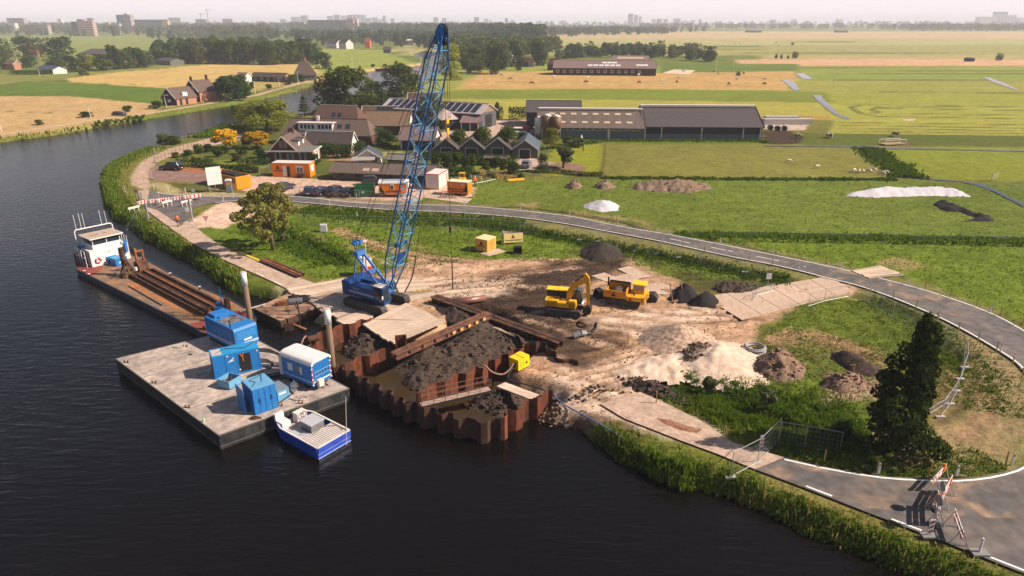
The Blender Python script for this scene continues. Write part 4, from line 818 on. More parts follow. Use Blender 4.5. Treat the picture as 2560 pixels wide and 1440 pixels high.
mb = MB(); mb.tube([lp(3.3,-.1,2.6),lp(3.3,-.1,3.9),lp(3.3,.1,4.15),lp(3.3,4.2,4.15),lp(3.3,4.4,3.9),lp(3.3,4.4,3.0)],.07,8); mb.build("mast_arch", WHITE, t)
mb = MB()
for y, h_ in ((.2,1.9),(.8,2.0),(1.2,1.9),(3.2,1.9),(3.8,1.7)): mb.tube([lp(3.3,y,4.15),lp(3.3,y,4.15+h_)],.028,5)
mb.build("antenna", WHITE, t)
mb = MB(); bbox(mb,.4,.5,-.14,-.1,.1,1.8); bbox(mb,-.04,0,3.2,3.9,.1,1.7); bbox(mb,2.0,2.6,-.14,-.1,.2,1.9); bbox(mb,1.0,1.6,-.14,-.1,.2,1.9); mb.build("door", DKM, t)
mb = MB(); mb.tube([lp(.2,-.6,2.1),lp(3.0,-.6,2.1),lp(3.0,-.6,1.2),lp(.2,-.6,1.2),lp(.2,-.6,2.1)],.04,5); [mb.tube([lp(x,-.6,0),lp(x,-.6,2.1)],.035,5) for x in (.2,1.2,2.1,3.0)]; mb.tube([lp(.3,4.6,2.9),lp(3,4.6,2.9)],.035,5); [mb.tube([lp(x,4.6,2.0),lp(x,4.6,2.9)],.03,5) for x in (.3,1,1.7,2.4,3)]; mb.build("railing", WHITE, t)
mb = MB(); n = 16; c = Vector(lp(-.12,.7,.75)); pts = [c+ay.to_3d()*(.3*math.cos(2*math.pi*i/n))+Vector((0,0,.3*math.sin(2*math.pi*i/n))) for i in range(n+1)]; mb.tube(pts,.085,7); mb.build("lifebuoy", M("lifebuoy_red",(.6,.06,.08),.5), t)
mb = MB(); pts2 = [c+(p-c)*1.0 for p in pts]; [mb.cyl(tuple(pts2[i]),tuple(pts2[i+1]),.09,7) for i in (1,5,9,13)]; mb.build("lifebuoy_band", WHITE, t)
mb = MB(); bbox(mb,3.3,3.9,.3,3.4,0,1.3); bbox(mb,2.2,3.3,-.1,.3,1.4,2.3); mb.build("stern_locker", BLUE, t)
mb = MB(); bbox(mb,-.3,.0,4.0,4.3,1.0,2.6); mb.build("blue_mast", BLUE, t)
lettering("DE", .4, M("faint_orange",(.7,.4,.3),.6), t, lp(-.03,2.1,1.5), (R(90),0,bang+math.pi/2))
# barge cargo
def onb(p, z=BZ): a = P(*p, z); return (a[0], a[1], z)
for i, (fl, fr_, h_, lab) in enumerate((((292,667),(318,660),.85,"blue deck box with white label beside the steel grab"),((272,660),(292,655),.8,"blue box against the white wheelhouse front"))):
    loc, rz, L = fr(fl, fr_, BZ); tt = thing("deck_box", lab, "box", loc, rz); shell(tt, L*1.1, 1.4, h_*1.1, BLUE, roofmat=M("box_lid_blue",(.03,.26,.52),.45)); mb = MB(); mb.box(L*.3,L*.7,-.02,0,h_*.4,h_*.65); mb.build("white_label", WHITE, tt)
def ibeam(name, label, a, b, z, h_=.5, w_=.35, mat=RUST, cat="steel beam", group=None, double=0, za=None, zb=None):
    p = P(*a, z if za is None else za); q = P(*b, z if zb is None else zb); L = D2(p,q); rz = math.atan2(q[1]-p[1], q[0]-p[0])
    t = thing(name, label, cat, (p[0],p[1],z), rz, group); m = MB()
    for k in range(max(1,double)):
        y = k*(w_+.12)-(.5*(w_+.12) if double else 0)
        m.box(0,L,y-w_/2,y+w_/2,0,.05); m.box(0,L,y-w_/2,y+w_/2,h_-.05,h_); m.box(0,L,y-.03,y+.03,.05,h_-.05)
        for i in range(1,int(L/1.5)): m.box(i*1.5,i*1.5+.03,y-w_/2+.01,y+w_/2-.01,.05,h_-.05)
    m.build("beam", mat, t); return t, L
for i in range(6):
    o = i*.62; a = Vector(P(352,687,BZ))+ay*(-.9+o*.8); b = Vector(P(520,775,BZ))+ay*(-.9+o*.8); zz = BZ+(.0 if i%2 else .35)+.1
    L = (b-a).length*(1.08-.03*(i%3)); t = thing("sheet_pile_section", nth(i)+" long sheet pile of the barge load counted from the river side", "sheet pile", (a.x,a.y,zz), math.atan2((b-a).y,(b-a).x), "sheet piles loaded on the barge")
    m = MB(); s_ = 1 if i%2 else -1; prof = [(-.32,0),(-.3,0),(-.14,.3*s_),(.14,.3*s_),(.3,0),(.32,0),(.3,-.03),(.15,.27*s_),(-.15,.27*s_),(-.3,-.03)]
    if s_ < 0: prof = prof[::-1]
    m.profx(prof, 0, L); m.build("profile", RUST if i == 3 else DRUST, t)
ibeam("steel_beam", "thin dark steel bar lying on the open side of the barge deck", (322,716),(405,764), BZ+.01, .08,.1, DKM)
# orange peel grab
x, y = P(322,690,BZ)[0], P(322,690,BZ)[1]
t = thing("orange_peel_grab", "rusty steel grab with hanging claws standing on the barge", "grab", (x,y,BZ)); mb = MB(); mb.cyl((-.5,.4,1.2),(-.5,.4,3.3),.28,10); mb.cyl((-.5,.4,3.3),(-.5,.4,3.35),.3,10); mb.build("cylinder", DRUST, t)
for i in range(7):
    a = i*2*math.pi/7; mb = MB(); c_, s_ = math.cos(a), math.sin(a); mb.tube([(.15*c_,.15*s_,1.9),(.45*c_,.45*s_,1.2),(.75*c_,.75*s_,.5),(.45*c_,.45*s_,.05)],.09,6); mb.build("claw", DRUST, t)
mb = MB(); mb.cyl((0,0,1.3),(0,0,2.1),.25,8,.15); mb.build("hub", DRUST, t)
for i in range(3): mb = MB(); q = i*1.1; mb.tube([(-1.5+q,-.9,.1),(-1.2+q,-.6,.6),(-.8+q,-.9,.5),(-.7+q,-1.1,.05)],.06,5); mb.build("loose_claw", DRUST, t)
x, y = P(356,676,BZ); t = thing("clamshell_bucket", "dark rusty clamshell bucket with upright frame on the barge", "bucket", (x,y,BZ), bang)
mb = MB(); mb.prof([(-.8,.2),(-.6,1.1),(0,1.3),(.6,1.1),(.8,.2),(.3,0),(-.3,0)], -.6,.6); mb.build("bucket", DRUST, t)
mb = MB(); mb.box(-.15,.15,-.5,-.3,1.0,2.9); mb.box(-.15,.15,.3,.5,1.,2.5); mb.box(-.12,.12,-.5,.5,2.4,2.6); mb.build("upright", RUST, t)
loc, rz, L = fr((308,698),(342,690),BZ); t = thing("steel_plate_stack", "low stack of olive plates at the foot of the grab", "plates", loc, rz); mb = MB(); [mb.box(0+i*.05,L-.05*i,0,1.2,i*.1,i*.1+.08) for i in range(4)]; mb.build("plate", M("olive_plate", S(120,104,70), .8, n1=.2), t)
x, y = P(342,684,BZ); mb = MB(); mb.cyl((x,y,BZ+.4),(x,y,BZ+.8),.17,10); tag(mb.build("white_bucket", WHITE), "small white bucket on the olive plates", "bucket")
loc, rz, L = fr((376,684),(398,677),BZ); mb = MB(); mb.box(0,L,0,1.2,.0,.05); o = mb.build("steel_plate", M("olive_plate")); o.location = loc; o.rotation_euler = (0,0,rz); tag(o, "single thin plate flat on the barge deck behind the bucket", "plate")
x, y = P(573,790,BZ); t = thing("deck_winch", "dark cylindrical post and blue winch at the barge bow", "winch", (x,y,BZ)); mb = MB(); mb.cyl((0,0,0),(0,0,2.0),.3,10); mb.build("post", DRUST, t); mb = MB(); mb.box(-1.3,-.4,-.4,.3,0,1.1); mb.cyl((-1.1,.3,1.1),(-1.0,.2,1.4),.2,8); mb.build("winch_housing", BLUE, t); mb = MB(); mb.tube([(-.5,-.1,.6),(-.55,-.05,3.2)],.06,6); mb.build("blue_strut", BLUE, t)
a = ph(600,778,.0); b = ph(664,760,.3); mb = MB(); mb.bar(a, b, .25, .08); tag(mb.build("gangplank", DWHITE), "white plank bridging from the barge bow to the raft", "plank")
# --- workboat
loc, rz, L = fr((797,1150),(874,1117),WZ); a = P(797,1150,WZ); b = P(672,1080,WZ); ang = math.atan2(b[1]-a[1], b[0]-a[0]); Ln = D2(a,b)*1.0; W_ = 2.9
t = thing("workboat", "small open blue workboat with ribbed foredeck tied to the pontoon", "boat", (a[0],a[1],WZ), ang-math.pi/2)
hb = [(0,0),(W_,0),(W_,Ln*.72),(W_*.80,Ln*.98),(W_*.2,Ln*.98),(0,Ln*.72)]; WB = M("workboat_blue", (.012,.05,.36), .35, n1=.12, s1=2); DG = M("boat_deck_grey", S(186,174,166), .7, n1=.15, s1=2)
mb = MB(); mb.prism(hb, -.3, .5)
for i in range(6):
    p, q = hb[i], hb[(i+1)%6]; d = (Vector(q)-Vector(p)); n_ = Vector((-d.y,d.x)).normalized()*.12; mb.slab((*p,.95),(*q,.95),(q[0],q[1],.5),(p[0],p[1],.5),.1)
mb.build("hull", WB, t); mb = MB(); mb.prism([(.12,.1),(W_-.12,.1),(W_-.12,Ln*.71),(W_*.78,Ln*.95),(W_*.22,Ln*.95),(.12,Ln*.71)], .5, .52); mb.build("floor", DG, t)
mb = MB(); mb.box(.05,W_-.05,.05,Ln*.33,.55,.93); mb.build("foredeck", DG, t)
mb = MB(); [mb.box(.2+i*.18,.29+i*.18,.15,Ln*.31,.93,.96) for i in range(14)]; mb.build("deck_rib", DWHITE, t)
mb = MB()
for i in range(6): p, q = hb[i], hb[(i+1)%6]; mb.bar((*p,.97),(*q,.97),.13,.07)
mb.build("gunwale", DWHITE, t)
mb = MB(); mb.box(-.02,W_+.02,-.06,0,.05,.11); mb.box(-.02,W_+.02,-.06,0,.42,.48); mb.box(-.1,W_+.1,-.25,0,-.2,-.05); mb.build("bow_fender_bar", M("bow_rail",(.25,.32,.6),.35), t)
mb = MB(); mb.box(W_*.45,W_*.85,Ln*.40,Ln*.62,.52,1.2); mb.build("engine_box", GREYM, t); mb = MB(); mb.box(W_*.43,W_*.87,Ln*.39,Ln*.63,1.2,1.25); mb.build("engine_lid", M("lid_grey",(.4,.4,.42),.5), t)
mb = MB(); mb.box(W_*.55,W_*.85,Ln*.74,Ln*.84,.52,1.3); mb.build("console", DWHITE, t); mb = MB(); mb.box(W_*.1,W_*.35,Ln*.75,Ln*.88,.52,1.1); mb.box(W_*.1,W_*.35,Ln*.88,Ln*.92,1.1,1.6); mb.build("seat", WHITE, t)
mb = MB(); mb.tube([(W_*.7+.25*math.cos(i*.7),Ln*.71-.02,1.2+.22*math.sin(i*.7)) for i in range(10)],.03,5); mb.build("steering_wheel", BLK, t)
mb = MB(); mb.box(W_*.08,W_*.42,Ln*.42,Ln*.64,.52,.6); mb.build("hatch", M("lid_grey"), t)
mb = MB(); mb.tube([(W_*.9,.4,1.0),(W_*.95,1.2,1.02),(W_*.7,2.0,.95),(W_*.3,1.6,1.0),(W_*.5,Ln*.4,.6),(W_*.2,Ln*.5,.6)],.03,5); mb.build("rope", BHOSE, t)
mb = MB(); mb.tube([ph(867,1112,-.0), ph(864,990,.2)],.018,4); tag(mb.build("mooring_line", ROPE), "thin line from the workboat bow up to the pontoon corner", "rope")
# --- raft beside the crane
def rq(p): return P(*p, -.05)
rp = [rq(p) for p in ((635,772),(700,803),(795,768),(815,745),(735,728))]; o0r = rp[0]
t = thing("timber_raft", "dirty timber raft moored between the pile and the crane mats", "raft", (*o0r,0)); mb = MB(); mb.prism([(x-o0r[0],y-o0r[1]) for x,y in rp], -.85, -.06); mb.build("float", M("raft_side", S(58,44,36), .9, n1=.4), t)
mb = MB(); mb.prism([(x-o0r[0],y-o0r[1]) for x,y in rp], -.06, .0); mb.build("deck", M("raft_deck", S(190,150,118), .9, n1=.2, s1=.8, col2=S(150,112,86), n2=.55), t)
loc, rz, L = fr((700,810),(795,775),-.35); t = thing("rusty_beam_frame", "rusty steel frame along the front of the raft", "steel beam", loc, rz); mb = MB(); mb.box(0,L,-.1,.1,-.3,.25); mb.box(0,L,.5,.7,.2,.3); [mb.box(i*.8,i*.8+.06,-.15,.65,-.3,.28) for i in range(int(L/.8)+1)]; mb.build("beam", M("rust_frame", S(92,64,44), .9, n1=.4, s1=2), t)
x, y = P(745,760,0); t = thing("vibratory_hammer", "grey and rust vibratory pile hammer lying on the raft", "pile hammer", (x,y,0), R(12)); mb = MB(); mb.cyl((-.9,0,.35),(.5,.1,.35),.33,10); mb.cyl((.4,.5,.35),(1.3,.6,.4),.3,10); mb.build("motor", M("hammer_grey",(.15,.16,.18),.5,.3), t)
mb = MB(); mb.box(-1.7,-.9,-.3,.3,.05,.5); mb.cyl((-1.9,0,.1),(-1.9,0,.4),.35,10); mb.build("clamp", RUST, t); mb = MB(); mb.box(-1.0,.9,.5,.8,.1,.7); mb.box(-.6,.2,.3,.5,.5,.9); mb.build("yoke", DRUST, t)
x, y = P(747,800,0); t = thing("mooring_stake", "thin dark jointed stake hanging over the raft front", "stake", (x,y,0)); mb = MB(); mb.tube([(0,0,-1.2),(.05,.2,.6),(-.1,.4,1.9)],.08,6); mb.tube([(.05,.2,.9),(-.5,.6,1.6)],.05,5); mb.build("pole", DKM, t)
x, y = P(726,826,WZ); t = thing("short_sheet_pile", "short rusty sheet pile stub standing in the water by the raft", "sheet pile", (x,y,WZ), R(20)); mb = MB(); mb.box(-.5,.3,-.05,.05,-.5,.75); mb.box(-.55,-.45,-.05,.3,-.5,.75); mb.box(.3,.38,-.05,.3,-.5,.6); mb.build("profile", DRUST, t); mb = MB(); mb.bar((.3,.2,.6),(1.5,-.5,.1),.3,.06); mb.build("tie_plate", RUST, t)
# --- sheet piling
def pile_wall(label, pts, ztop=.85, zb=-2.2, mat=None, step=.70, jag=.12, seed=0, group=None, zt=None):
    pp = resample([Vector(p) for p in pts], step); o = pp[0]; t = thing("sheet_pile_wall", label, "sheet pile wall", (o.x,o.y,0), 0, group); rg = random.Random(seed); n = len(pp); th = .045
    depth = .24; prev = None
    for i in range(n-1):
        a, b = pp[i]-o, pp[i+1]-o; d = (b-a); u = d.normalized(); nn = Vector((-u.y,u.x)); s = depth if i%2 else -depth
        z1 = (ztop if zt is None else zt[0]+(zt[1]-zt[0])*i/(n-1))+rg.uniform(-jag,jag)*(.4 if i%2 else 1)
        c = [a, a+d*.22+nn*s, a+d*.78+nn*s, b]
        m = MB()
        for p, q in zip(c, c[1:]):
            nn2 = Vector((-(q-p).y,(q-p).x)).normalized()*th/2; m.prism([tuple(p-nn2),tuple(q-nn2),tuple(q+nn2),tuple(p+nn2)], zb, z1)
        m.build("sheet_pile", mat or RUST, t)
    return t
PR = M("piling_rust", S(122,64,38), .9, n1=.45, s1=1.6, col2=S(62,40,31), n2=.55, bump=.3, sb=12, stretch=(1,1,.3), vr=.25); PR2 = M("piling_dark_rust", S(92,58,42), .9, n1=.35, s1=1.2, col2=S(52,36,30), n2=.52, bump=.3, sb=12, stretch=(1,1,.3))
def tp(p, z=.85): return P(*p, z)
W1 = [tp((763,846),.8), tp((782,880),.8), tp((812,900),.8), tp((842,915),.8), tp((873,926),.8), tp((919,950),.8), tp((965,975),.8), tp((1024,1006),.8), tp((1093,1026),.8), tp((1155,1043),.8), tp((1195,1054),.8), tp((1249,1048),.8)]
pile_wall("outer rusty sheet pile wall curving along the open water", W1, .8, mat=PR2, seed=1)
pile_wall("rusty sheet pile wall running from the outer corner up to the haul road", [tp((1251,1046),.9), tp((1278,1024),.9), tp((1307,1009),.9), tp((1333,996),.9), tp((1382,976),.9)], .9, mat=PR, seed=2)
pile_wall("bright rusty sheet pile wall at the back near the crane", [tp((765,842),.85), tp((792,836),.9), tp((834,820),.9), tp((865,810),.9), tp((892,804),.9), tp((926,790),.9)], .9, mat=PR, seed=3)
pile_wall("inner sheet pile wall under the end of the timber mats", [tp((850,910),.85), tp((886,898),.85), tp((913,889),.9), tp((942,878),.9), tp((975,868),.9), tp((1003,860),.9)], .9, mat=PR, seed=4)
pile_wall("long inner sheet pile wall holding back the dark rubble", [tp((1040,984),.85), tp((1069,971),.85), tp((1102,956),.9), tp((1129,944),.9), tp((1180,925),.9), tp((1229,901),.9), tp((1278,879),.9), tp((1322,858),.9)], .9, mat=PR, seed=5)
pile_wall("dark sheet pile wall stepping down behind the yellow pump", [tp((1324,856),.95), tp((1367,860),.95), tp((1389,888),.5), tp((1418,898),.4), tp((1446,908),.3)], .9, mat=PR2, seed=6, zt=(1.1,.25))
x, y = P(1006,912,WZ); t = thing("upright_sheet_pile", "tall double sheet pile standing upright under the end of the long girder", "sheet pile", (x,y,WZ), R(12)); mb = MB(); z1 = HT(y,838)-WZ; mb.box(-.5,-.36,-.3,.1,-1,z1); mb.box(.4,.52,-.3,.1,-1,z1); mb.box(-.36,.4,.02,.08,-1,z1); mb.build("profile", PR, t)
# girders
t, L = ibeam("long_girder", "long rusty double girder with yellow marks laid across the excavation", (985,897),(1222,792), .75, .5,.42, M("girder_rust", S(142,92,68), .85, n1=.3, s1=1.5, col2=S(100,68,54), n2=.5), double=2, za=.75, zb=.75)
for i in range(5): mb = MB(); mb.box(L*(.55+.085*i),L*(.55+.085*i)+.35,-.50,-.487,.12,.42); mb.build("yellow_mark", M("mark_yellow", S(236,186,100), .7), t)
ibeam("dark_girder", "dark weathered steel girder with a sloping back lying from the mats to the road", (1085,752),(1402,868), .1, .6,.5, DRUST, double=2)
x, y = P(1135,762,.2); loc = (x,y,.2); p2 = P(1213,750,.2); t = thing("steel_pipe", "short rusty pipe with a shiny flank beside the dark girder", "pipe", loc, math.atan2(p2[1]-y,p2[0]-x)); mb = MB(); mb.cyl((0,0,.25),(D2((x,y),p2),0,.25),.36,14); mb.build("pipe", M("pipe_rust", S(160,110,96), .4, .3, n1=.15), t, True)
loc, rz, L = fr((1055,1018),(1228,978),.55)
t = thing("gangway", "narrow grating gangway with thin handrails across the front basin", "gangway", (*P(1055,1018,.6),.6), rz); L = D2(P(1055,1018,.6),P(1228,978,.6)); mb = MB(); mb.box(0,L,0,.65,0,.07); mb.build("walkway", M("grating", S(190,160,140), .8, n1=.2, s1=4), t)
mb = MB(); mb.box(0,L,-.05,0,-.12,.08); mb.box(0,L,.65,.7,-.12,.08); mb.build("side_rail", DKM, t); mb = MB()
for y in (0,.65):
    for z in (.55,1.05): mb.tube([(0,y,z),(L,y,z)],.025,5)
    for i in range(7): mb.tube([(L*i/6,y,0),(L*i/6,y,1.05)],.025,5)
mb.build("handrail", M("rail_brown", S(130,90,70), .7), t)
# timber mats round the crane
def mats(a, b, c, d, n, m, z, h, group, label, mat, seed=0, name="timber_mat", drop=0., along=0):
    """quad a->b (n boards across), a->d (m lengths)"""
    rg = random.Random(seed); A, B, Cq, Dq = [Vector(P(p[0], p[1], z+h)) for p in (a,b,c,d)]
    for i in range(n):
        for j in range(m):
            if rg.random() < drop: continue
            e = .0; pl_ = name != 'timber_mat'; f0, f1 = i/n, (i+1)/n-(.02 if pl_ else .06)/n; jj = 0 if pl_ else .02; g0, g1 = j/m+rg.uniform(-jj,jj)+(.001 if pl_ else 0), (j+1)/m+rg.uniform(-jj,jj)-(.004 if pl_ else .01)
            q = [A.lerp(B,f).lerp(Dq.lerp(Cq,f),g) for f,g in ((f0,g0),(f1,g0),(f1,g1),(f0,g1))]; o = q[0]; hz_ = z+rg.uniform(0,.008 if pl_ else .03)
            mb = MB(); mb.prism([tuple(p-o) for p in q], 0, h); ob = mb.build(name, mat if pl_ or rg.random()<.8 else MATD); ob.location = (o.x,o.y,hz_); tag(ob, nth(i)+" "+label+("" if m == 1 else ", "+nth(j)+" plate of its row"), "mat" if name=="timber_mat" else "steel plate", group)
mats((905,811),(983,858),(1115,802),(1015,757), 8, 1, .32, .18, "mats of the platform over the excavation", "timber mat from the water side of the pale platform over the excavation", MATW, 1)
mats((1010,862),(1035,876),(1060,868),(1140,832), 2, 1, .1, .15, "mats under the long girder", "sunk timber mat half under the long girder, counted from its upright", MATD, 2)
mats((715,722),(800,772),(985,715),(915,686), 9, 1, .02, .16, "mats on the crane road", "timber mat from the raft in the road behind the crane", MATW, 3)
mats((800,772),(870,812),(1000,765),(985,715), 7, 1, .03, .16, "mats under the crane", "timber mat from the raft under the crane tracks", MATW, 4)
mats((838,800),(872,815),(935,790),(905,775), 3, 1, .08, .2, "mats at the water edge", "timber mat poking out over the reeds before the crane", MATW, 12)
mats((985,700),(1010,755),(1090,735),(1060,700), 5, 1, .02, .16, "mats with yellow ends", "timber mat from the sling in the yellow-ended row beside the crane", MATW, 5)
for i in range(4): p = P(1036+i*13,729-i*1.5,.2); mb = MB(); mb.box(p[0]-.18,p[0]+.22,p[1]-.08,p[1]+.1,.18,.26); tag(mb.build("yellow_block", BYEL), nth(i)+" yellow block from the crane at the mat row end", "block", "yellow blocks by the crane mats")
mats((1175,800),(1215,812),(1290,842),(1250,820), 2, 1, .15, .14, "mats beside the rubble", "mat between rubble heap and dark girder", MATD, 7)
mats((1240,965),(1262,955),(1352,988),(1335,1002), 2, 1, .35, .12, "mats behind the front basin", "pale mat behind the front rubble", MATW, 8)
# steel road plates
mats((1478,690),(1600,735),(1720,738),(1575,664), 5, 3, .02, .05, "steel road plates on the works", "row of sandy road plates behind the dumper", PLATE, 9, "road_plate", .1)
mats((1760,742),(1855,800),(2135,728),(2075,690), 4, 6, .015, .05, "steel plates of the access road", "lane of sandy plates leading to the asphalt", PLATE, 10, "road_plate")
mats((2128,676),(2175,695),(2268,688),(2200,664), 6, 1, .06, .12, "timber mats across the new road", "ragged timber mat beyond the asphalt road", MATW, 11)
x, y = P(2252,690,0); t = thing("leaning_board", "board standing slanted at the mats beyond the road", "board", (x,y,0)); mb = MB(); mb.bar((0,0,0),(-.4,.1,1.3),.12,.05); mb.build("board", WOOD, t)
# rubble and heaps in the excavation
heap("rubble_heap", "dark broken rubble heap filling the middle of the excavation", "rubble heap", [(1005,960),(1050,985),(1180,928),(1300,880),(1320,858),(1290,830),(1210,810),(1140,835),(1060,880),(1010,925)], 1.15, RUBB, -.95, 3, .2, .38, pk=[((1190,845),2.0,4.2),((1070,905),1.6,3.2)], rock=500)
heap("rubble_heap", "dark rubble slope under the timber mat platform", "rubble heap", [(855,885),(905,912),(965,888),(985,870),(950,835),(905,822),(870,840)], 1.2, RUBB, -.98, 5, .2, .34, rock=220)
heap("rubble_heap", "grey-brown rubble spill in the front basin behind the gangway", "rubble heap", [(1165,1025),(1260,1045),(1310,1015),(1318,990),(1250,975),(1180,1000)], 1.1, RUBB, -.98, 7, .18, .3, rock=160)
heap("rubble_heap", "muddy rubble strip between the crane mats and the dark girder", "rubble heap", [(1105,790),(1165,812),(1205,800),(1160,775),(1100,760),(1085,770)], .5, RUBB, .0, 9, .2, .25, rock=60)
0 and heap("soil_bank", "brown muddy bank sloping into the river beside the piling", "bank", [(1300,1052),(1350,1066),(1440,1078),(1470,1060),(1440,1010),(1390,995),(1340,1022)], .7, SOILM, -.9, 11, .25, .25, rock=60)
# yellow pump set
loc, rz, L = fr((1296,930),(1331,912),.05); t = thing("pump_set", "bright yellow boxed pump with hoses on the haul road corner", "pump", (*P(1296,930,.05),.05), rz); L = 1.9; Dp = 1.5; t.scale = (.74,.74,.74)
for k, (y0,y1) in enumerate(((0,.0),)): pass
mb = MB(); mb.box(0,L*.47,0,Dp,.12,1.45); mb.box(L*.47+.06,L,0,Dp,.12,1.5); mb.build("body", BYEL, t); mb = MB(); mb.box(.05,L-.05,.05,Dp-.05,0,.12); mb.box(L*.47,L*.47+.06,.02,Dp-.02,.1,1.44); mb.build("skid", DKM, t)
triangle_logo(t, L*.74, .6, .45, -.012); mb = MB(); mb.prof([(L*.2,.5),(L*.24,.5),(L*.24,.8),(L*.2,.8)],-.01,0); mb.prof([(L*.2,.95),(L*.24,.95),(L*.24,1.15),(L*.2,1.15)],-.01,0); mb.build("latch", RED, t)
mb = MB(); mb.cyl((-.2,.5,.9),(0,.5,.9),.14,10); mb.cyl((-.2,.9,.45),(0,.9,.45),.14,10); mb.build("pipe_flange", DKM, t)
hose("suction_hose", "pale ribbed hose drooping from the pump over the piling into the rubble", [ph(1284,908,.9), ph(1273,925,.45), ph(1255,936,.2), ph(1230,930,.5), ph(1212,914,1.0), ph(1200,912,.8)], .08, M("pale_hose", S(176,130,110), .6))
hose("discharge_hose", "dark hose running from the pump along the haul road edge", [ph(1288,915,.5), ph(1272,935,.15), ph(1272,948,.15), ph(1290,955,.15), ph(1330,965,.15), ph(1366,978,.15), ph(1388,992,.15), ph(1398,1015,.0), ph(1402,1035,-.2)], .06, HOSE)
hose("layflat_hose", "long flat blue hose running down to the grass bank", [ph(1384,985,.3), ph(1400,1004,.15), ph(1440,1028,.12), ph(1490,1055,.12), ph(1530,1078,.1), ph(1562,1100,.05)], .06, M("layflat_blue", (.07,.14,.30), .5))
hose("outfall_hose", "grey hose spilling over the far end of the piling", [ph(765,840,1.1), ph(757,850,1.0), ph(750,875,.2), ph(746,895,-.9)], .08, M("pale_hose"))
mb = MB(); x, y = P(770,845,.9); mb.cyl((x,y,.75),(x+.9,y+.3,.8),.3,10); tag(mb.build("short_rusty_pipe", DRUST), "short rusty pipe end on the corner of the piling", "pipe")
# --- crawler crane
bx, by = P(922,780,0); crane_loc = (-14.2, 66.4, .2)
yaw = R(-33); t = thing("crawler_crane", "blue lattice boom crawler crane on timber mats at the water edge", "crane", crane_loc, yaw)
for s in (-1,1):
    mb = MB(); track(mb, -2.75, 2.75, s*1.75-.38, s*1.75+.38, .95); tr = mb.build("track", M("track_dark",(.035,.032,.03),.7,n1=.4,s1=3,col2=(.14,.11,.09),n2=.62), t)
mb = MB(); mb.box(-1.1,1.1,-1.4,1.4,.35,.85); mb.cyl((0,0,.85),(0,0,1.15),.9,14); mb.build("undercarriage", DKM, t)
mb = MB(); mb.box(-3.1,1.7,-1.5,-.45,1.15,2.35); mb.box(-3.1,1.2,.45,1.5,1.15,2.3); mb.box(-3.1,1.5,-.45,.45,1.15,1.5); mb.box(-3.35,-2.5,-1.55,1.55,1.1,2.6); hs = mb.build("machine_house", CBLUE, t)
mb = MB(); mb.box(-3.36,1.9,-1.515,-1.5,1.52,1.57); mb.box(-3.36,1.9,-1.515,-1.5,1.64,1.69); mb.build("white_stripe", WHITE, t)
lettering("PILE 60", .3, M("faint_white",(.35,.45,.6),.5), t, (-1.4,-1.515,2.0))
mb = MB(); mb.prof([(1.1,1.0),(2.5,1.0),(2.55,1.3),(2.35,2.75),(2.15,2.85),(1.1,2.85)], -1.55,-.62); cabo = mb.build("cab", CBLUE, t)
mb = MB(); mb.prof([(1.95,1.35),(2.42,1.4),(2.28,2.7),(1.3,2.7),(1.3,1.55),(1.8,1.55)], -1.57,-1.552); mb.slab((2.56,-1.48,1.3),(2.56,-.7,1.3),(2.38,-.7,2.7),(2.38,-1.48,2.7),.03); mb.build("cab_window", GLASS, cabo); mb = MB(); mb.box(1.08,2.2,-1.6,-.6,2.85,2.9); mb.build("cab_roof", DWHITE, cabo); mb = MB(); mb.box(2.45,2.5,-1.75,-1.6,1.7,2.05); mb.build("mirror", WHITE, cabo)
mb = MB()
for x in (-3.0,-2.2,-1.4,-.6): mb.tube([(x,-1.45,2.35),(x,-1.45,3.2)],.02,4); mb.tube([(x,1.45,2.3),(x,1.45,3.2)],.02,4)
for z in (2.8,3.2): mb.tube([(-3.0,-1.45,z),(-.6,-1.45,z)],.02,4); mb.tube([(-3.0,1.45,z),(-.6,1.45,z)],.02,4)
mb.build("guard_rail", CBLUE, t)
mb = MB(); mb.cyl((-.6,-.45,1.9),(-.6,.45,1.9),.38,12); mb.cyl((.6,-.45,1.8),(.6,.45,1.8),.34,12); mb.build("winch_drum", DKM, t)
mb = MB()
GA = (-2.0,0,5.3)
for s in (-1,1): mb.bar((1.3,s*.6,2.2),(GA[0],s*.5,GA[2]),.17,.24); mb.bar((-2.5,s*.7,2.4),(GA[0],s*.5,GA[2]),.13,.13)
mb.bar((-.25,-.55,3.75),(-.25,.55,3.75),.1,.45); mb.box(GA[0]-.35,GA[0]+.35,-.6,.6,GA[2]-.1,GA[2]+.35); mb.build("gantry", M("gantry_blue",(.05,.16,.42),.45,n1=.15), t)
# boom
b0 = Vector((1.9,0,2.0)); TIPW = Vector((XAT(1106,0,61.4,26.6), 61.4, HT(61.4,86))); ml = Matrix.Rotation(-yaw,4,'Z')
tip = (ml @ (TIPW-Vector(crane_loc))); bd = (tip-b0); BL = bd.length; bu = bd.normalized(); bs = Vector((0,1,0)); bs = (bs-bu*bs.dot(bu)).normalized(); bn = bu.cross(bs).normalized()
def bp_(s, a, c): return b0+bu*s+bs*a+bn*c
hw = .72
def wid(s): return (hw if s > 3 else .55, .12+(hw-.12)*min(1,s/3.)) if s < BL-2.2 else (hw-(hw-.38)*(s-(BL-2.2))/2.2, hw-(hw-.3)*(s-(BL-2.2))/2.2)
nb = int(BL/1.15); chords = [[] for _ in range(4)]; SGN = ((-1,-1),(1,-1),(1,1),(-1,1)); lv = [[bp_(BL*i/nb, wid(BL*i/nb)[0]*sa, wid(BL*i/nb)[1]*sc_) for sa,sc_ in SGN] for i in range(nb+1)]
mb = MB()
for k in range(4): mb.tube([lv[i][k] for i in range(nb+1)], .075, 6)
bo = mb.build("boom_chords", M("chord_blue",(.014,.085,.23),.5), t); mb = MB()
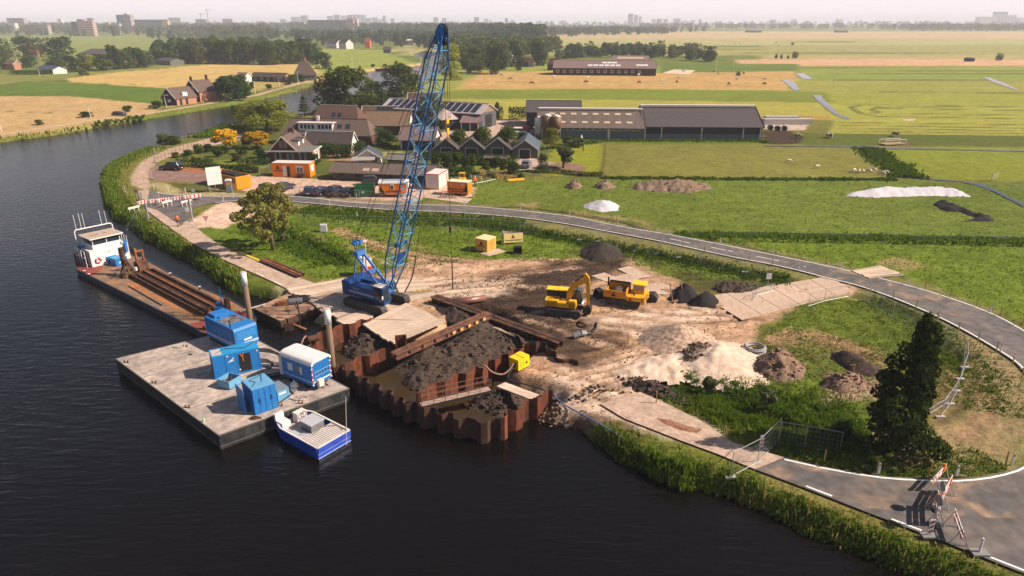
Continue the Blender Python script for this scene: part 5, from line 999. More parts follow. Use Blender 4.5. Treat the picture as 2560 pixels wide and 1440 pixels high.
for i in range(nb):
    for k in range(4):
        k2 = (k+1)%4; a, b = (lv[i][k], lv[i+1][k2]) if (i+k)%2 else (lv[i][k2], lv[i+1][k]); mb.cyl(a, b, .038, 5, cap=False)
        if i%3 == 0: mb.cyl(lv[i][k], lv[i][k2], .04, 5, cap=False)
mb.build("boom_bracing", M("bracing_blue",(.09,.28,.46),.45,n1=.15), t)
mb = MB(); mb.slab(bp_(3.6,-.5,-.64),bp_(5.0,-.5,-.64),bp_(5.0,.4,-.64),bp_(3.6,.4,-.64),.03); [mb.bar(bp_(s0,-.95,-.3),bp_(s0,.7,-.3),.25,.3) for s0 in (5.8,)]; mb.build("boom_winch", CBLUE, t)
mb = MB(); pts = [bp_(BL-.4,0,0), bp_(BL+.5,0,.2)]
BL0 = BL; bp0 = bp_
def bp_(s, a, c): return bp0(BL0+(s-BL0)*.75, a*.75, c*.75)
for s in (-.36,.36): mb._add([bp_(BL-1.4,s,-.3),bp_(BL+.1,s,-.55),bp_(BL+.9,s,-.2),bp_(BL+1.,s,.35),bp_(BL+.1,s,.75),bp_(BL-1.2,s,.4)],[(0,1,2,3,4,5)]); mb._add([bp_(BL-1.4,s+.06,-.3),bp_(BL+.1,s+.06,-.55),bp_(BL+.9,s+.06,-.2),bp_(BL+1.,s+.06,.35),bp_(BL+.1,s+.06,.75),bp_(BL-1.2,s+.06,.4)],[(5,4,3,2,1,0)])
mb.slab(bp_(BL+.1,-.42,.76),bp_(BL+1.0,-.42,.36),bp_(BL+1.,.42,.36),bp_(BL+.1,.42,.76),.05); mb.slab(bp_(BL+1.0,-.42,.36),bp_(BL+.9,-.42,-.2),bp_(BL+.9,.42,-.2),bp_(BL+1.,.42,.36),.05); mb.box(0,0,0,0,0,0); mb.build("boom_head", BLUE, t)
mb = MB(); [mb.cyl(bp_(BL+.55,s,.1),bp_(BL+.55,s+.07,.1),.45,12) for s in (-.25,-.05,.15)]; [mb.cyl(bp_(BL-.7,s,-.45),bp_(BL-.7,s+.07,-.45),.3,10) for s in (-.2,.1)]; mb.build("sheave", DKM, t)
bp_ = bp0
# bridle, pendants, ropes
tl = TIPW-Vector(crane_loc); BRw = Vector((XAT(891,0,66.8,7.4), 66.8, HT(66.8,606))); BR = ml @ (BRw-Vector(crane_loc)); mb = MB()
mb.box(BR.x-.22,BR.x+.22,BR.y-.55,BR.y+.55,BR.z-.12,BR.z+.12); mb.box(BR.x-.3,BR.x+.3,BR.y-.3,BR.y-.2,BR.z-.25,BR.z+.25); mb.box(BR.x-.3,BR.x+.3,BR.y+.2,BR.y+.3,BR.z-.25,BR.z+.25); mb.build("bridle", BLUE, t); mb = MB()
for s in (-.45,-.2,.05,.3,.5): mb.tube([(GA[0],s,GA[2]+.3),(BR.x,BR.y+s,BR.z)],.022,4)
for s in (-.4,.4): mb.tube([(BR.x,BR.y+s,BR.z), tuple(bp_(BL-.2,s*.8,.7))],.028,4)
mb.tube([(.6,0,2.1), tuple(bp_(BL-.5,-.1,.75))],.02,4); mb.tube([(-.6,.15,2.2), tuple(bp_(BL-.5,.15,.75))],.02,4); mb.build("pendant_rope", DKM, t)
hx = bp_(BL+1.0,0,.1); hk = Vector((hx.x,hx.y,HT(61.,318)-crane_loc[2])); mb = MB()
for s in (-.12,.12,.3): mb.tube([(hx.x+s*.6,hx.y+s,hx.z),(hk.x+s*.4,hk.y+s,hk.z+.7)],.024,4)
mb.build("hoist_rope", DKM, t)
mb = MB(); mb.box(hk.x-.09,hk.x+.09,hk.y-.16,hk.y+.16,hk.z-.5,hk.z+.7); mb.build("hook_block", YEL, t); mb = MB(); mb.cyl((hk.x,hk.y-.1,hk.z+.1),(hk.x,hk.y+.1,hk.z+.1),.22,12); mb.build("hook_sheave", DKM, t)
mb = MB(); mb.tube([(hk.x,hk.y,hk.z-.5),(hk.x,hk.y,hk.z-.8),(hk.x+.13,hk.y+.05,hk.z-1.0),(hk.x,hk.y,hk.z-1.2),(hk.x-.13,hk.y,hk.z-1.05)],.05,6); mb.build("hook", YEL, t)
zb = HT(61.,575)-crane_loc[2]; zc = HT(61.,655)-crane_loc[2]; zd = HT(61.,727)-crane_loc[2]
mb = MB(); mb.tube([(hk.x,hk.y,hk.z-1.3),(hk.x,hk.y,zc)],.028,4); mb.build("sling_chain", DKM, t); mb = MB(); mb.tube([(hk.x,hk.y,zc),(hk.x,hk.y,zd)],.07,5); mb.box(hk.x-.12,hk.x+.12,hk.y-.12,hk.y+.12,zb-.3,zb+.3); mb.build("lifting_sling", M("sling_brown",(.10,.06,.045),.8), t)
# auxiliary rope with hanging power cable
aw = [Vector((XAT(1100,0,61.5,25), 61.5, 25.2))]; pts = []
for px_, py_, yy in ((1098,110,61.5),(1085,250,61.6),(1068,400,62),(1050,560,63.5),(1040,640,65.),(1033,680,66.5),(1026,703,68),(1012,730,69)):
    z_ = HT(yy,py_); pts.append(ml @ (Vector((XAT(px_,0,yy,z_),yy,max(z_,.1)))-Vector(crane_loc)))
mb = MB(); mb.tube(pts[:5],.022,4); mb.build("auxiliary_rope", DKM, t); mb = MB(); mb.tube([tuple(p) for p in spline([tuple(q) for q in pts[4:]],3)],.075,5); mb.build("power_cable", M("sling_brown"), t)
# red and white tank stack behind the crane
loc, rz, L = fr((907,684),(921,689),.1); t = thing("mud_tank_stack", "white box stacked on a red drum crate behind the crane", "tank", (*P(917,686,.1),.1), R(30)); mb = MB(); mb.box(-.55,.55,-.55,.55,0,1.15); mb.build("red_base", M("tank_red",(.55,.06,.015),.5,n1=.1), t)
mb = MB(); [mb.box(*b,1.15,2.15) for b in ((-.55,.55,-.55,-.5),(-.55,.55,.5,.55),(-.55,-.5,-.5,.5),(.5,.55,-.5,.5))]; mb.box(-.5,.5,-.5,.5,1.15,1.7); mb.build("white_box", WHITE, t)
mb = MB(); mb.tube([(-.1,-.6,0),(-.1,-.6,4.3)],.05,6); mb.box(-.35,.15,-.68,-.55,4.2,4.4); mb.build("lamp_mast", DWHITE, t)
lettering("AFVAL", .22, DWHITE, t, (0,-.56,.6))
# ================================================================ MACHINES AND HEAPS ON THE WORKS
x, y = P(1412,782,0); t = thing("excavator", "yellow crawler excavator with raised arched boom on the muddy ground", "excavator", (x,y,gz(x,y)+.0), R(-14)); t.scale = (.93,.93,.93)
for s in (-1,1): mb = MB(); track(mb, -1.95, 1.95, s*1.15-.28, s*1.15+.28, .78); mb.build("track", M("track_dark"), t)
mb = MB(); mb.box(-.7,.7,-.95,.95,.3,.7); mb.cyl((0,0,.7),(0,0,.95),.65,12); mb.build("undercarriage", DKM, t)
mb = MB(); mb.box(-2.0,1.35,-1.15,-.2,.95,1.55); mb.box(-2.1,-.6,-1.15,1.15,.95,1.75); mb.box(.55,1.35,-1.15,-.55,1.0,1.85); ho = mb.build("engine_housing", YEL, t); bv = ho.modifiers.new("b",'BEVEL'); bv.width = .05
mb = MB(); mb.box(-2.05,.3,.15,1.15,1.55,2.45); mb.build("side_panel", DKM, t); mb = MB(); mb.box(-2.15,-.9,.05,1.2,2.45,2.52); mb.box(-.85,.35,.05,1.2,2.47,2.54); mb.build("roof_cover", M("cover_yellow",(.82,.50,.01),.4,n1=.06), t)
mb = MB(); mb.box(-1.7,-1.2,-.9,-.4,1.75,1.84); mb.box(-.5,-.1,-.9,-.4,1.55,1.6); mb.box(-1.0,.2,-1.0,-.3,1.56,1.58); mb.build("hatch", YEL, t)
mb = MB(); mb.box(-2.16,-2.1,-1.1,1.1,.9,1.6); mb.build("counterweight", M("teal_panel",(.04,.2,.2),.5), t)
mb = MB(); mb.prof([(.5,1.0),(1.75,1.0),(1.8,1.5),(1.55,2.6),(.5,2.6)], .25,1.15); cb = mb.build("cab_glazing", M("cab_glass",(.07,.10,.10),.12,spec=.9), t)
mb = MB()
for yy in (.24,1.14): mb.tube([(.5,yy,1.0),(1.75,yy,1.0),(1.82,yy,1.5),(1.57,yy,2.6),(.5,yy,2.6),(.5,yy,1.0)],.04,4)
mb.build("cab_frame", DKM, cb); mb = MB(); mb.box(1.3,1.95,.2,1.2,.85,1.05); mb.build("step_bumper", WHITE, t)
def armseg(mb, pts, w, y0=0):
    for (a, wa), (b, wb) in zip(pts, pts[1:]):
        d = Vector((b[0]-a[0],0,b[1]-a[1])).normalized(); n = Vector((-d.z,0,d.x)); A = Vector((a[0],y0,a[1])); B = Vector((b[0],y0,b[1])); q = [A+n*wa,B+n*wb,B-n*wb,A-n*wa]
        vs = [p+Vector((0,-w,0)) for p in q]+[p+Vector((0,w,0)) for p in q]; mb._add(vs,[(3,2,1,0),(4,5,6,7),(0,1,5,4),(1,2,6,5),(2,3,7,6),(3,0,4,7)])
zt = HT(y+.1,682)-.05; BY = M("boom_yellow",(.70,.32,.01),.5,n1=.2,s1=2.,col2=(.32,.17,.05),n2=.66)
mb = MB(); armseg(mb, [((.35,1.3),.22),((.5,2.5),.3),((1.0,3.35),.3),((1.7,3.8),.26),((2.3,3.95),.2)], .2, 0); mb.build("boom", BY, t)
mb = MB(); armseg(mb, [((2.05,4.75),.12),((2.3,4.2),.3),((2.45,3.4),.22),((2.5,2.0),.15),((2.52,1.15),.12)], .15, 0); mb.build("stick", BY, t)
mb = MB(); mb.tube([(1.0,.0,3.7),(2.05,0,4.6)],.07,6); mb.tube([(2.62,0,3.6),(2.7,0,1.6)],.06,6); mb.tube([(.9,.28,1.3),(1.3,.28,3.0)],.06,6); mb.tube([(.9,-.28,1.3),(1.3,-.28,3.0)],.06,6); mb.build("hydraulic_cylinder", DKM, t)
mb = MB(); mb.prof([(2.2,.9),(2.75,1.15),(3.0,.6),(2.8,.15),(2.3,.05),(1.95,.35)], -.45,.45); mb.box(2.1,2.9,-.5,.5,.6,.7); mb.build("bucket", DKM, t)
# tracked dumper
x, y = P(1562,756,0); t = thing("tracked_dumper", "yellow tracked dumper with soil in its open body beside the excavator", "dumper", (x,y,gz(x,y)), R(-22))
for s in (-1,1): mb = MB(); track(mb, -1.75, 1.6, s*.95-.28, s*.95+.28, .72); mb.build("track", M("track_dark"), t)
mb = MB(); mb.box(-1.6,1.7,-.7,.7,.4,.8); mb.build("chassis", DKM, t)
mb = MB(); DY = M("dumper_yellow",(.58,.24,.012),.6,n1=.25,s1=2.,col2=(.22,.12,.05),n2=.62); [mb.box(*b) for b in ((-2.1,.35,-1.25,-1.15,.85,1.65),(-2.1,.35,1.15,1.25,.85,1.75),(-2.1,.35,-1.15,1.15,.85,.95),(.25,.35,-1.15,1.15,.95,1.85),(-2.1,-2.0,-1.15,1.15,.95,1.3))]; [mb.box(a,a+.08,-1.3,-1.25,.85,1.6) for a in (-2.0,-1.3,-.6,.15)]; mb.build("dump_body", DY, t)
mb = MB(); mb.box(-2.25,-2.1,1.1,1.25,.9,2.2); mb.box(-2.0,.25,1.12,1.16,1.75,1.95); mb.build("dump_side_liner", DKM, t)
mb = MB(); mb.box(.4,2.2,-1.2,1.2,.75,1.2); mb.box(1.9,2.25,-1.2,1.2,.5,1.25); mb.build("bonnet", YEL, t)
mb = MB(); mb.box(2.24,2.3,-1.15,-.2,.5,1.3); [mb.bar((2.3,-1.1+i*.45,.55),(2.3,-.75+i*.45,1.25),.07) for i in range(3)]; mb.box(2.24,2.32,.2,1.15,.6,1.2); mb.build("front_grille", DY, t)
for s in (-.95,.95): mb = MB(); mb.box(2.28,2.36,s-.14,s+.14,.55,.75); mb.build("headlight", M("headlight",(.7,.7,.72),.15), t)
mb = MB(); [mb.box(a,a+.09,b,b+.09,1.2,2.15) for a in (.75,1.9) for b in (.0,1.1)]; mb.box(.75,1.99,.0,1.19,1.2,1.5); cb = mb.build("cab_frame", YEL, t); mb = MB(); mb.box(.8,1.94,.05,1.14,1.5,2.12); mb.build("cab_glass", M("cab_glass_pale",(.25,.2,.18),.15,spec=.9), cb); mb = MB(); mb.box(.65,2.1,-.08,1.27,2.15,2.24); mb.build("cab_roof", M("cover_yellow"), cb)
mb = MB(); mb.cyl((1.1,-.8,1.2),(1.1,-.8,1.55),.07,8); mb.build("exhaust", BLK, t); triangle_logo(t, .8, .82, .3, -1.21); triangle_logo(t, -1.0, 1.05, .45, -1.31)
o = heap("soil_load", None, None, [(1530,745),(1550,750),(1560,738),(1540,730)], .35, SOILD, 0, 3, .12, .12); o.parent = t; o.location = (-.9,0,1.35); o.rotation_euler = (0,0,0)
# loose tools
def tool(label, px, kind, rz=0.):
    x, y = P(*px,0); z = gz(x,y); t = thing("excavator_bucket" if kind=='b' else "hydraulic_grapple", label, "bucket" if kind=='b' else "grapple", (x,y,z), rz); m = MB()
    if kind == 'b':
        m.prof([(-.6,.0),(-.7,.5),(-.3,.9),(.3,.85),(.1,.75),(-.3,.75),(-.5,.45),(-.4,.1),(.5,.08),(.6,0)], -.5,.5); m.prof([(-.6,.0),(-.7,.5),(-.3,.9),(.3,.85),(.6,0)],-.55,-.5); m.prof([(-.6,.0),(-.7,.5),(-.3,.9),(.3,.85),(.6,0)],.5,.55); m.build("shell", DKM, t)
    elif kind == 'g':
        m.tube([(-1.,0,.25),(-.3,0,.5),(.3,.2,.3)],.28,8); m.build("housing", GREYM, t); m = MB(); m.tube([(.3,.2,.3),(.9,.4,.15),(1.4,.6,.5),(1.5,.6,1.1)],.15,6); m.build("claw", DKM, t)
    return t
tool("dark grapple lying on the dirt below the excavator", (1458,842), 'g', R(15)); t = thing("small_claw", "small brown claw lying on the dirt above the grapple", "claw", (*P(1456,816,0),gz(*P(1456,816,0)))); mb = MB(); mb.tube([(-.6,.1,.1),(-.3,.1,.4),(.4,-.1,.1)],.14,6); mb.build("claw", DRUST, t)
tool("open dark bucket lying behind the tracks of the dumper", (1498,742), 'b', R(200)); tool("dark digging bucket lying on its side right of the dumper", (1628,752), 'b', R(160))
tool("black open bucket standing below the yellow three-sided sign", (1294,633), 'b', R(-90))
x, y = P(1690,750,0); t = thing("pallet_fork_frame", "rusty fork frame leaning on the black peat heap", "fork frame", (x,y,.05), R(20)); mb = MB(); [mb.bar((a,-.6,.1),(a+.5,1.0,1.6),.09) for a in (-.8,.6)]; mb.tube([(-1.,-.6,.15),(.9,-.6,.2)],.12,6); mb.tube([(-.9,-.9,.1),(.8,-.3,.3)],.1,6); mb.build("frame", M("fork_rust", S(140,96,70), .8, n1=.3), t)
# heaps
heap("peat_heap", "black peat heap behind the fork frame", "soil heap", [(1668,752),(1690,722),(1730,722),(1752,745),(1740,757),(1700,760)], 1.3, SOILB, 0, 13, .22, .18)
heap("peat_heap", "rounded black peat heap at the edge of the plates", "soil heap", [(1722,765),(1735,745),(1775,738),(1798,752),(1790,768),(1755,771)], 1.2, SOILB, 0, 14, .22, .18)
heap("soil_heap", "big dark soil heap beyond the excavator under the new road", "soil heap", [(1448,640),(1455,620),(1500,612),(1548,620),(1560,640),(1520,656),(1475,655)], 1.35, M("dark_soil_grassy", S(52,42,36), .95, n1=.35, s1=2.5, bump=.8, sb=8, col2=S(78,66,44), n2=.6), 0, 15, .28, .25)
heap("sand_heap", "steep grey-streaked sand heap beside the rutted haul road", "sand heap", [(1618,850),(1650,828),(1690,812),(1745,830),(1775,850),(1740,872),(1680,872),(1640,868)], 1.2, M("streaky_sand", S(222,190,162), .95, n1=.25, s1=3, bump=.7, sb=8, col2=S(132,106,88), n2=.52), 0, 16, .25, .16, pk=[((1695,850),1.7,3.6)])
heap("sand_heap", "broad pale sand heap ending in a rounded tongue by the grass", "sand heap", [(1735,925),(1700,900),(1730,870),(1790,855),(1840,868),(1872,895),(1862,925),(1820,948),(1770,950)], 1.2, SANDM, 0, 17, .25, .3, pk=[((1800,905),1.1,4.6)])
heap("sand_heap", "low sand bank with a dark hollow in front of the steep sand heap", "sand heap", [(1530,930),(1600,900),(1680,880),(1740,900),(1735,940),(1690,955),(1640,950),(1580,945)], .5, SANDM, 0, 18, .25, .3)
heap("stone_heap", "grey cobble spill on the sand between the two sand heaps", "stone heap", [(1700,880),(1735,862),(1775,865),(1790,885),(1750,912),(1715,905)], .8, M("cobble_grey", S(130,108,92), .9, n1=.4, s1=5, bump=.8), .3, 19, .2, .3, rock=160)
heap("soil_heap", "coarse brown clod heap beside the pipe coil", "soil heap", [(1875,935),(1885,900),(1920,885),(1975,890),(2015,925),(2010,945),(1960,955),(1910,945)], 1.5, SOILM, 0, 20, .22, .32, rock=150)
heap("soil_heap", "long low dark soil bank above the brown clod heaps", "soil heap", [(2072,880),(2110,878),(2170,905),(2210,930),(2200,945),(2130,935),(2090,905)], .9, SOILD, 0, 21, .25, .2)
heap("soil_heap", "smaller clod heap at the foot of the big dark tree", "soil heap", [(2050,968),(2070,945),(2120,938),(2160,950),(2165,975),(2110,982)], 1.2, SOILM, 0, 22, .22, .3, rock=90)
heap("rubble_heap", "row of pale brick rubble inside the fenced grass corner", "rubble heap", [(1770,722),(1810,708),(1870,712),(1905,722),(1880,732),(1800,735)], .7, RUBB, 0, 23, .25, .3, rock=120)
heap("rubble_heap", "dark rubble strip beside the haul road below the sand", "rubble heap", [(1540,955),(1600,950),(1680,975),(1715,1000),(1660,1000),(1590,980)], .45, RUBB, 0, 24, .25, .25, rock=120)
MANU = M("manure", S(128,106,86), .95, n1=.4, s1=4, bump=.8, col2=S(166,138,112), n2=.55)
heap("manure_heap", "first small straw heap on the meadow left of the other two", "manure heap", [(1414,470),(1420,462),(1445,458),(1456,466),(1450,473),(1430,474)], 1.1, MANU, 0, 25, .35, .5, rock=120)
heap("manure_heap", "middle straw heap between the small and the long one", "manure heap", [(1485,470),(1495,460),(1520,457),(1540,466),(1530,474),(1505,476)], 1.1, MANU, 0, 26, .35, .5, rock=120)
heap("manure_heap", "long lumpy straw heap on the bright meadow", "manure heap", [(1573,468),(1590,458),(1680,456),(1770,462),(1782,472),(1720,484),(1640,480),(1590,476)], 1.3, MANU, 0, 27, .4, .6, rock=260)
heap("soil_heap", "black winding soil heap below the long white tarpaulin", "soil heap", [(2330,512),(2345,505),(2375,510),(2400,520),(2440,535),(2485,548),(2480,556),(2410,554),(2440,545),(2400,532),(2360,528)], .9, SOILB, 0, 28, .35, .35)
TARP = dict(res=.35, rough=.16)
heap("white_tarpaulin_mound", "small mound covered with a white sheet near the new road", "tarpaulin mound", [(1461,522),(1465,510),(1510,505),(1548,514),(1545,526),(1500,530)], 1.1, PLAST, 0, 29, .3, .2, ez=0)
heap("white_tarpaulin_mound", "long silage clamp covered with white sheeting on the meadow", "tarpaulin mound", [(2112,492),(2122,484),(2180,474),(2260,476),(2330,473),(2400,480),(2428,492),(2300,490),(2200,494)], 1.1, PLAST, 0, 30, .4, .18, ez=0)
mb = MB(); mb.poly([(*P(a,b),.75) for a,b in ((2285,491),(2345,489),(2345,486),(2290,487))])
# pipe coil
x, y = P(1886,878,0); t = thing("pipe_coil", "coil of grey drainage pipe lying beside the sand heap", "pipe coil", (x,y,.05)); mb = MB()
for k in range(5): r = .95-.12*(k%3); mb.tube([(r*math.cos(i*2*math.pi/20),r*math.sin(i*2*math.pi/20),.1+k*.09) for i in range(21)],.07,6)
mb.build("pipe", M("grey_pipe",(.35,.33,.32),.5), t)
# beams beside the old path
for k in range(3):
    a = (648+k*5,655-k*0); t_, L_ = ibeam("steel_beam", "rusty sheet section lying on the verge of the old path", (650+k*7,653-k*2),(745+k*8,694-k*3), .12, .22,.3, RUST if k==1 else DRUST, group="beams beside the old path")
mb = MB(); a = P(600,632,.1); b = P(648,652,.1); mb.bar((*a,.12),(*b,.12),.3,.15); tag(mb.build("yellow_beam", BYEL), "yellow bar in the grass at the end of the rusty beams", "bar")
# ---------------- containers and cabins
def onz(p, z=.0): x, y = P(*p, z); return (x, y, max(z, gz(x,y)-.02))
loc, rz, L = fr((683,442),(776,444)); D = 2.7; Hh = 2.65
t = thing("site_office", "long orange site office cabin with open white door below the brick house", "site cabin", (*loc[:2],.05), rz); shell(t, L, D, Hh, ORG, roofmat=DWHITE)
mb = MB(); mb.box(L*.28,L*.385,-.06,-.0,.1,2.05); mb.build("door", WHITE, t); mb = MB(); mb.box(L*.39,L*.47,-.03,.0,.1,2.05); mb.build("doorway", BLK, t)
mb = MB(); mb.box(L*.64,L*.83,-.05,0,.95,2.2); wf = mb.build("window_frame", WHITE, t); mb = MB(); mb.box(L*.66,L*.735,-.06,-.05,1.02,1.85); mb.box(L*.75,L*.815,-.06,-.05,1.02,1.85); mb.build("pane", GLASS, wf)
mb = MB(); mb.box(L,L+.05,.7,2.0,1.0,2.2); mb.build("side_window", WHITE, t); triangle_logo(t, L*.15, 1.5, .85, -.03); lettering("KLEYWEGEN", .34, BLK, t, (L*.17,-.03,1.15), bold=True)
mb = MB(); mb.box(L*.68,L*.84,-.7,-.1,.1,.5); mb.box(L*.70,L*.72,-.6,-.2,0,.9); mb.box(L*.80,L*.83,-.6,-.2,0,.7); mb.build("bench", DKM, t)
loc, rz, L = fr((524,459),(593,476)); t = thing("open_skip_container", "orange corrugated open-top container behind the white notice board", "container", (*loc[:2],.05), rz); Hh = 2.3; D = 3.0
OC = M("orange_container",(.72,.26,.01),.55,n1=.12,s1=1.2); mb = MB(); [mb.box(*b) for b in ((0,L,0,.08,0,Hh),(0,L,D-.08,D,0,Hh),(0,.08,.08,D-.08,0,Hh),(L-.08,L,.08,D-.08,0,Hh),(0,L,0,D,0,.1))]; rib(mb,.1,L-.1,.1,Hh-.1,0,.35,.06)
for i in range(8): mb.box(L,L+.05,.15+i*.35,.32+i*.35,.1,Hh-.1)
mb.build("body", OC, t); mb = MB(); mb.box(.1,L-.1,.1,D-.1,1.6,1.75); mb.box(L*.3,L*.8,1.,2.6,1.75,2.35); mb.build("dark_load", BLK, t); mb = MB(); mb.box(L*.05,L*.3,-.2,.05,Hh-.05,Hh+.02); mb.build("rim", OC, t)
triangle_logo(t, L*.42, 1.2, .7, -.07); lettering("KLEYWEGEN", .32, BLK, t, (L*.62,-.07,1.0), bold=True)
x, y = P(574,480,0); t = thing("portable_toilet", "grey portable toilet with white roof in front of the orange container", "toilet", (x,y,.05), R(10)); mb = MB(); mb.box(-.5,.5,-.5,.5,0,2.0); mb.build("cubicle", M("toilet_grey",(.11,.15,.19),.5), t); mb = MB(); mb.prof([(-.55,2.0),(-.4,2.18),(.4,2.18),(.55,2.0)],-.55,.55); mb.build("roof", WHITE, t); mb = MB(); mb.box(-.35,.35,-.53,-.5,.1,1.85); d_ = mb.build("door", M("toilet_door",(.14,.18,.22),.5), t); mb = MB(); mb.box(-.3,.3,-.545,-.53,1.3,1.75); mb.build("orange_panel", ORG, t)
x, y = P(583,476,0); mb = MB(); mb.box(x,x+.5,y,y+.4,0,1.2); tag(mb.build("yellow_cabinet", YEL), "yellow cabinet squeezed beside the portable toilet", "cabinet")
x, y = P(541,480,0); t = thing("notice_board", "tall white notice board on a galvanised frame beside the orange container", "notice board", (x,y,.05), R(38)); z1, z0 = HT(y,418), HT(y,462); mb = MB(); mb.box(-1.25,1.25,-.05,0,z0,z1); mb.build("board", WHITE, t); mb = MB()
for s in (-1,0,1): mb.tube([(s,0.05,0),(s,.05,z1)],.05,5); mb.tube([(s,.05,z0+.6),(s,1.9,0)],.04,5)
mb.tube([(-1,.05,.1),(1,.05,.1)],.04,5); mb.tube([(-1,1.9,.1),(1,1.9,.1)],.04,5); mb.build("frame", GALV, t)
for i in range(3): mb = MB(); mb.box(-1.0,.95,-.06,-.05,z0+.6+i*.7,z0+.68+i*.7); mb.build("text_line", M("faint_grey",(.5,.48,.48),.7), t)
loc, rz, L = fr((887,494),(935,493)); t = thing("green_skip", "dark green steel skip parked beside the orange trailer", "skip", (*loc[:2],.05), rz); mb = MB(); Hh = 1.9; D = 2.3; [mb.box(*b) for b in ((0,L,0,.08,.1,Hh),(0,L,D-.08,D,.1,Hh),(0,.08,.08,D-.08,.1,Hh),(L-.08,L,.08,D-.08,.1,Hh),(0,L,0,D,.1,.2))]; [mb.box(i*.6,i*.6+.08,-.05,0,.1,Hh-.5) for i in range(int(L/.6)+1)]; mb.box(-.02,L+.02,-.06,.09,Hh-.12,Hh); mb.build("body", GREEN, t); mb = MB(); mb.box(L*.38,L*.5,-.07,-.05,.7,1.0); mb.build("label_plate", DWHITE, t); mb = MB(); mb.box(.1,L-.1,.1,D-.1,.2,.5); mb.build("floor", M("skip_inside",(.02,.07,.03),.7), t)
loc, rz, L = fr((949,494),(1016,493)); t = thing("canteen_trailer", "orange canteen trailer with a window behind the crane boom", "trailer", (*loc[:2],.05), rz); Z0 = .45; Hh = 2.6; D = 2.3; mb = MB(); mb.box(0,L,0,D,Z0,Hh-.1); mb.build("body", ORG, t)
mb = MB(); mb.profx([(-.06,Hh-.3),(-.03,Hh-.05),(.15,Hh+.06),(D-.15,Hh+.06),(D+.03,Hh-.05),(D+.06,Hh-.3),(D-.1,Hh-.12),(.1,Hh-.12)],-.08,L+.08); mb.build("roof_rim", WHITE, t); mb = MB(); mb.box(.3,L-.3,.3,D-.3,Hh+.06,Hh+.09); mb.build("roof_panel", M("roof_grey",(.28,.3,.32),.6), t)
mb = MB(); mb.box(L*.42,L*.56,-.04,0,1.4,2.2); wf = mb.build("window_frame", WHITE, t); mb = MB(); mb.box(L*.435,L*.545,-.05,-.04,1.45,2.0); mb.build("pane", GLASS, wf); mb = MB(); mb.prof([(L*.02,.5),(L*.24,.5),(L*.11,1.5),(L*.10,1.75),(L*.05,1.75),(L*.04,1.5)],-.02,0); mb.build("emblem", BLK, t); lettering("KLEYWEGEN", .42, BLK, t, (L*.52,-.02,.95), bold=True)
for a in (L*.35,L*.65): mb = MB(); mb.cyl((a,.1,.28),(a,.35,.28),.28,10); mb.build("wheel", BLK, t)
mb = MB(); mb.box(L+.08,L+.4,0,D,1.5,Hh); mb.build("awning_end", WHITE, t); mb = MB(); mb.bar((0,D/2,.4),(-1.2,D/2,.35),.1); mb.build("tow_bar", DKM, t)
loc, rz, L = fr((1065,473),(1098,475)); t = thing("white_cabin", "white cabin with a red roof edge beside the long asbestos shed", "site cabin", (*loc[:2],.05), rz); D = 5.0; Hh = 2.6; mb = MB(); mb.box(0,L,0,D,.1,Hh); mb.build("body", CREAM, t); mb = MB(); mb.box(-.04,L+.04,-.04,D+.04,Hh,Hh+.14); mb.build("red_roof_edge", M("edge_red",(.5,.02,.02),.5), t); mb = MB(); mb.box(.05,L-.05,.05,D-.05,Hh+.14,Hh+.16); mb.build("roof", DWHITE, t)
mb = MB(); mb.box(L*.22,L*.78,-.04,0,.9,2.1); mb.build("shutter", M("shutter_pale",(.55,.5,.52),.6), t); mb = MB(); mb.box(L,L+.04,D*.8,D*.88,.2,2.2); mb.build("red_door", M("door_red",(.6,.08,.04),.5), t)
loc, rz, L = fr((1119,488),(1170,492)); t = thing("pump_trailer", "orange enclosed trailer with white top in front of the small digger", "trailer", (*loc[:2],.05), rz); Z0 = .4; Hh = 2.35; D = 2.0; mb = MB(); mb.box(0,L,0,D,Z0,Hh); mb.build("body", ORG, t); mb = MB(); mb.box(-.02,L+.02,-.02,D+.02,Hh,Hh+.08); mb.build("roof", M("cream_roof",(.75,.62,.45),.6), t)
for a in (.1,.68): mb = MB(); mb.box(L*a,L*(a+.12),-.03,0,Hh-.5,Hh-.3); mb.build("vent", DWHITE, t)
mb = MB(); mb.prof([(L*.76,.75),(L*.98,.75),(L*.96,1.9),(L*.90,1.9),(L*.88,1.6)],-.02,0); mb.build("emblem", BLK, t); lettering("WWW.KLEYWEGEN.NL", .3, BLK, t, (L*.40,-.02,1.12), bold=True); lettering("BORINGBEMALING", .28, BLK, t, (L*.5,-.02,.72), bold=True)
mb = MB(); [mb.cyl((a,.2,.22),(a,.5,.22),.22,8) for a in (L*.4,L*.55)]; mb.build("wheel", BLK, t); mb = MB(); mb.bar((0,1,.35),(-1.0,1,.3),.1); mb.build("tow_bar", DKM, t)
mats((1065,484),(1060,494),(1165,508),(1180,497), 2, 3, .03, .06, "plates under the pump trailer", "pale plate row under the orange pump trailer", PLATE, 21, "road_plate")
x, y = P(1115,494,0); t = thing("pallet_with_parts", "wooden pallet with couplings in front of the pump trailer", "pallet", (x,y,.1), R(-5)); mb = MB(); mb.box(-1.,2.,-.8,.4,0,.12); mb.build("pallet", WOOD, t); mb = MB(); [mb.cyl((a,-.4+.3*(i%2),.12),(a,-.4+.3*(i%2),.45),.14,8) for i,a in enumerate((-.8,-.3,.2,.7,1.3))]; mb.build("coupling", GREYM, t); mb = MB(); mb.cyl((-.5,0,.4),(-.5,0,1.2),.12,8,.05); mb.build("orange_cone", ORG, t)
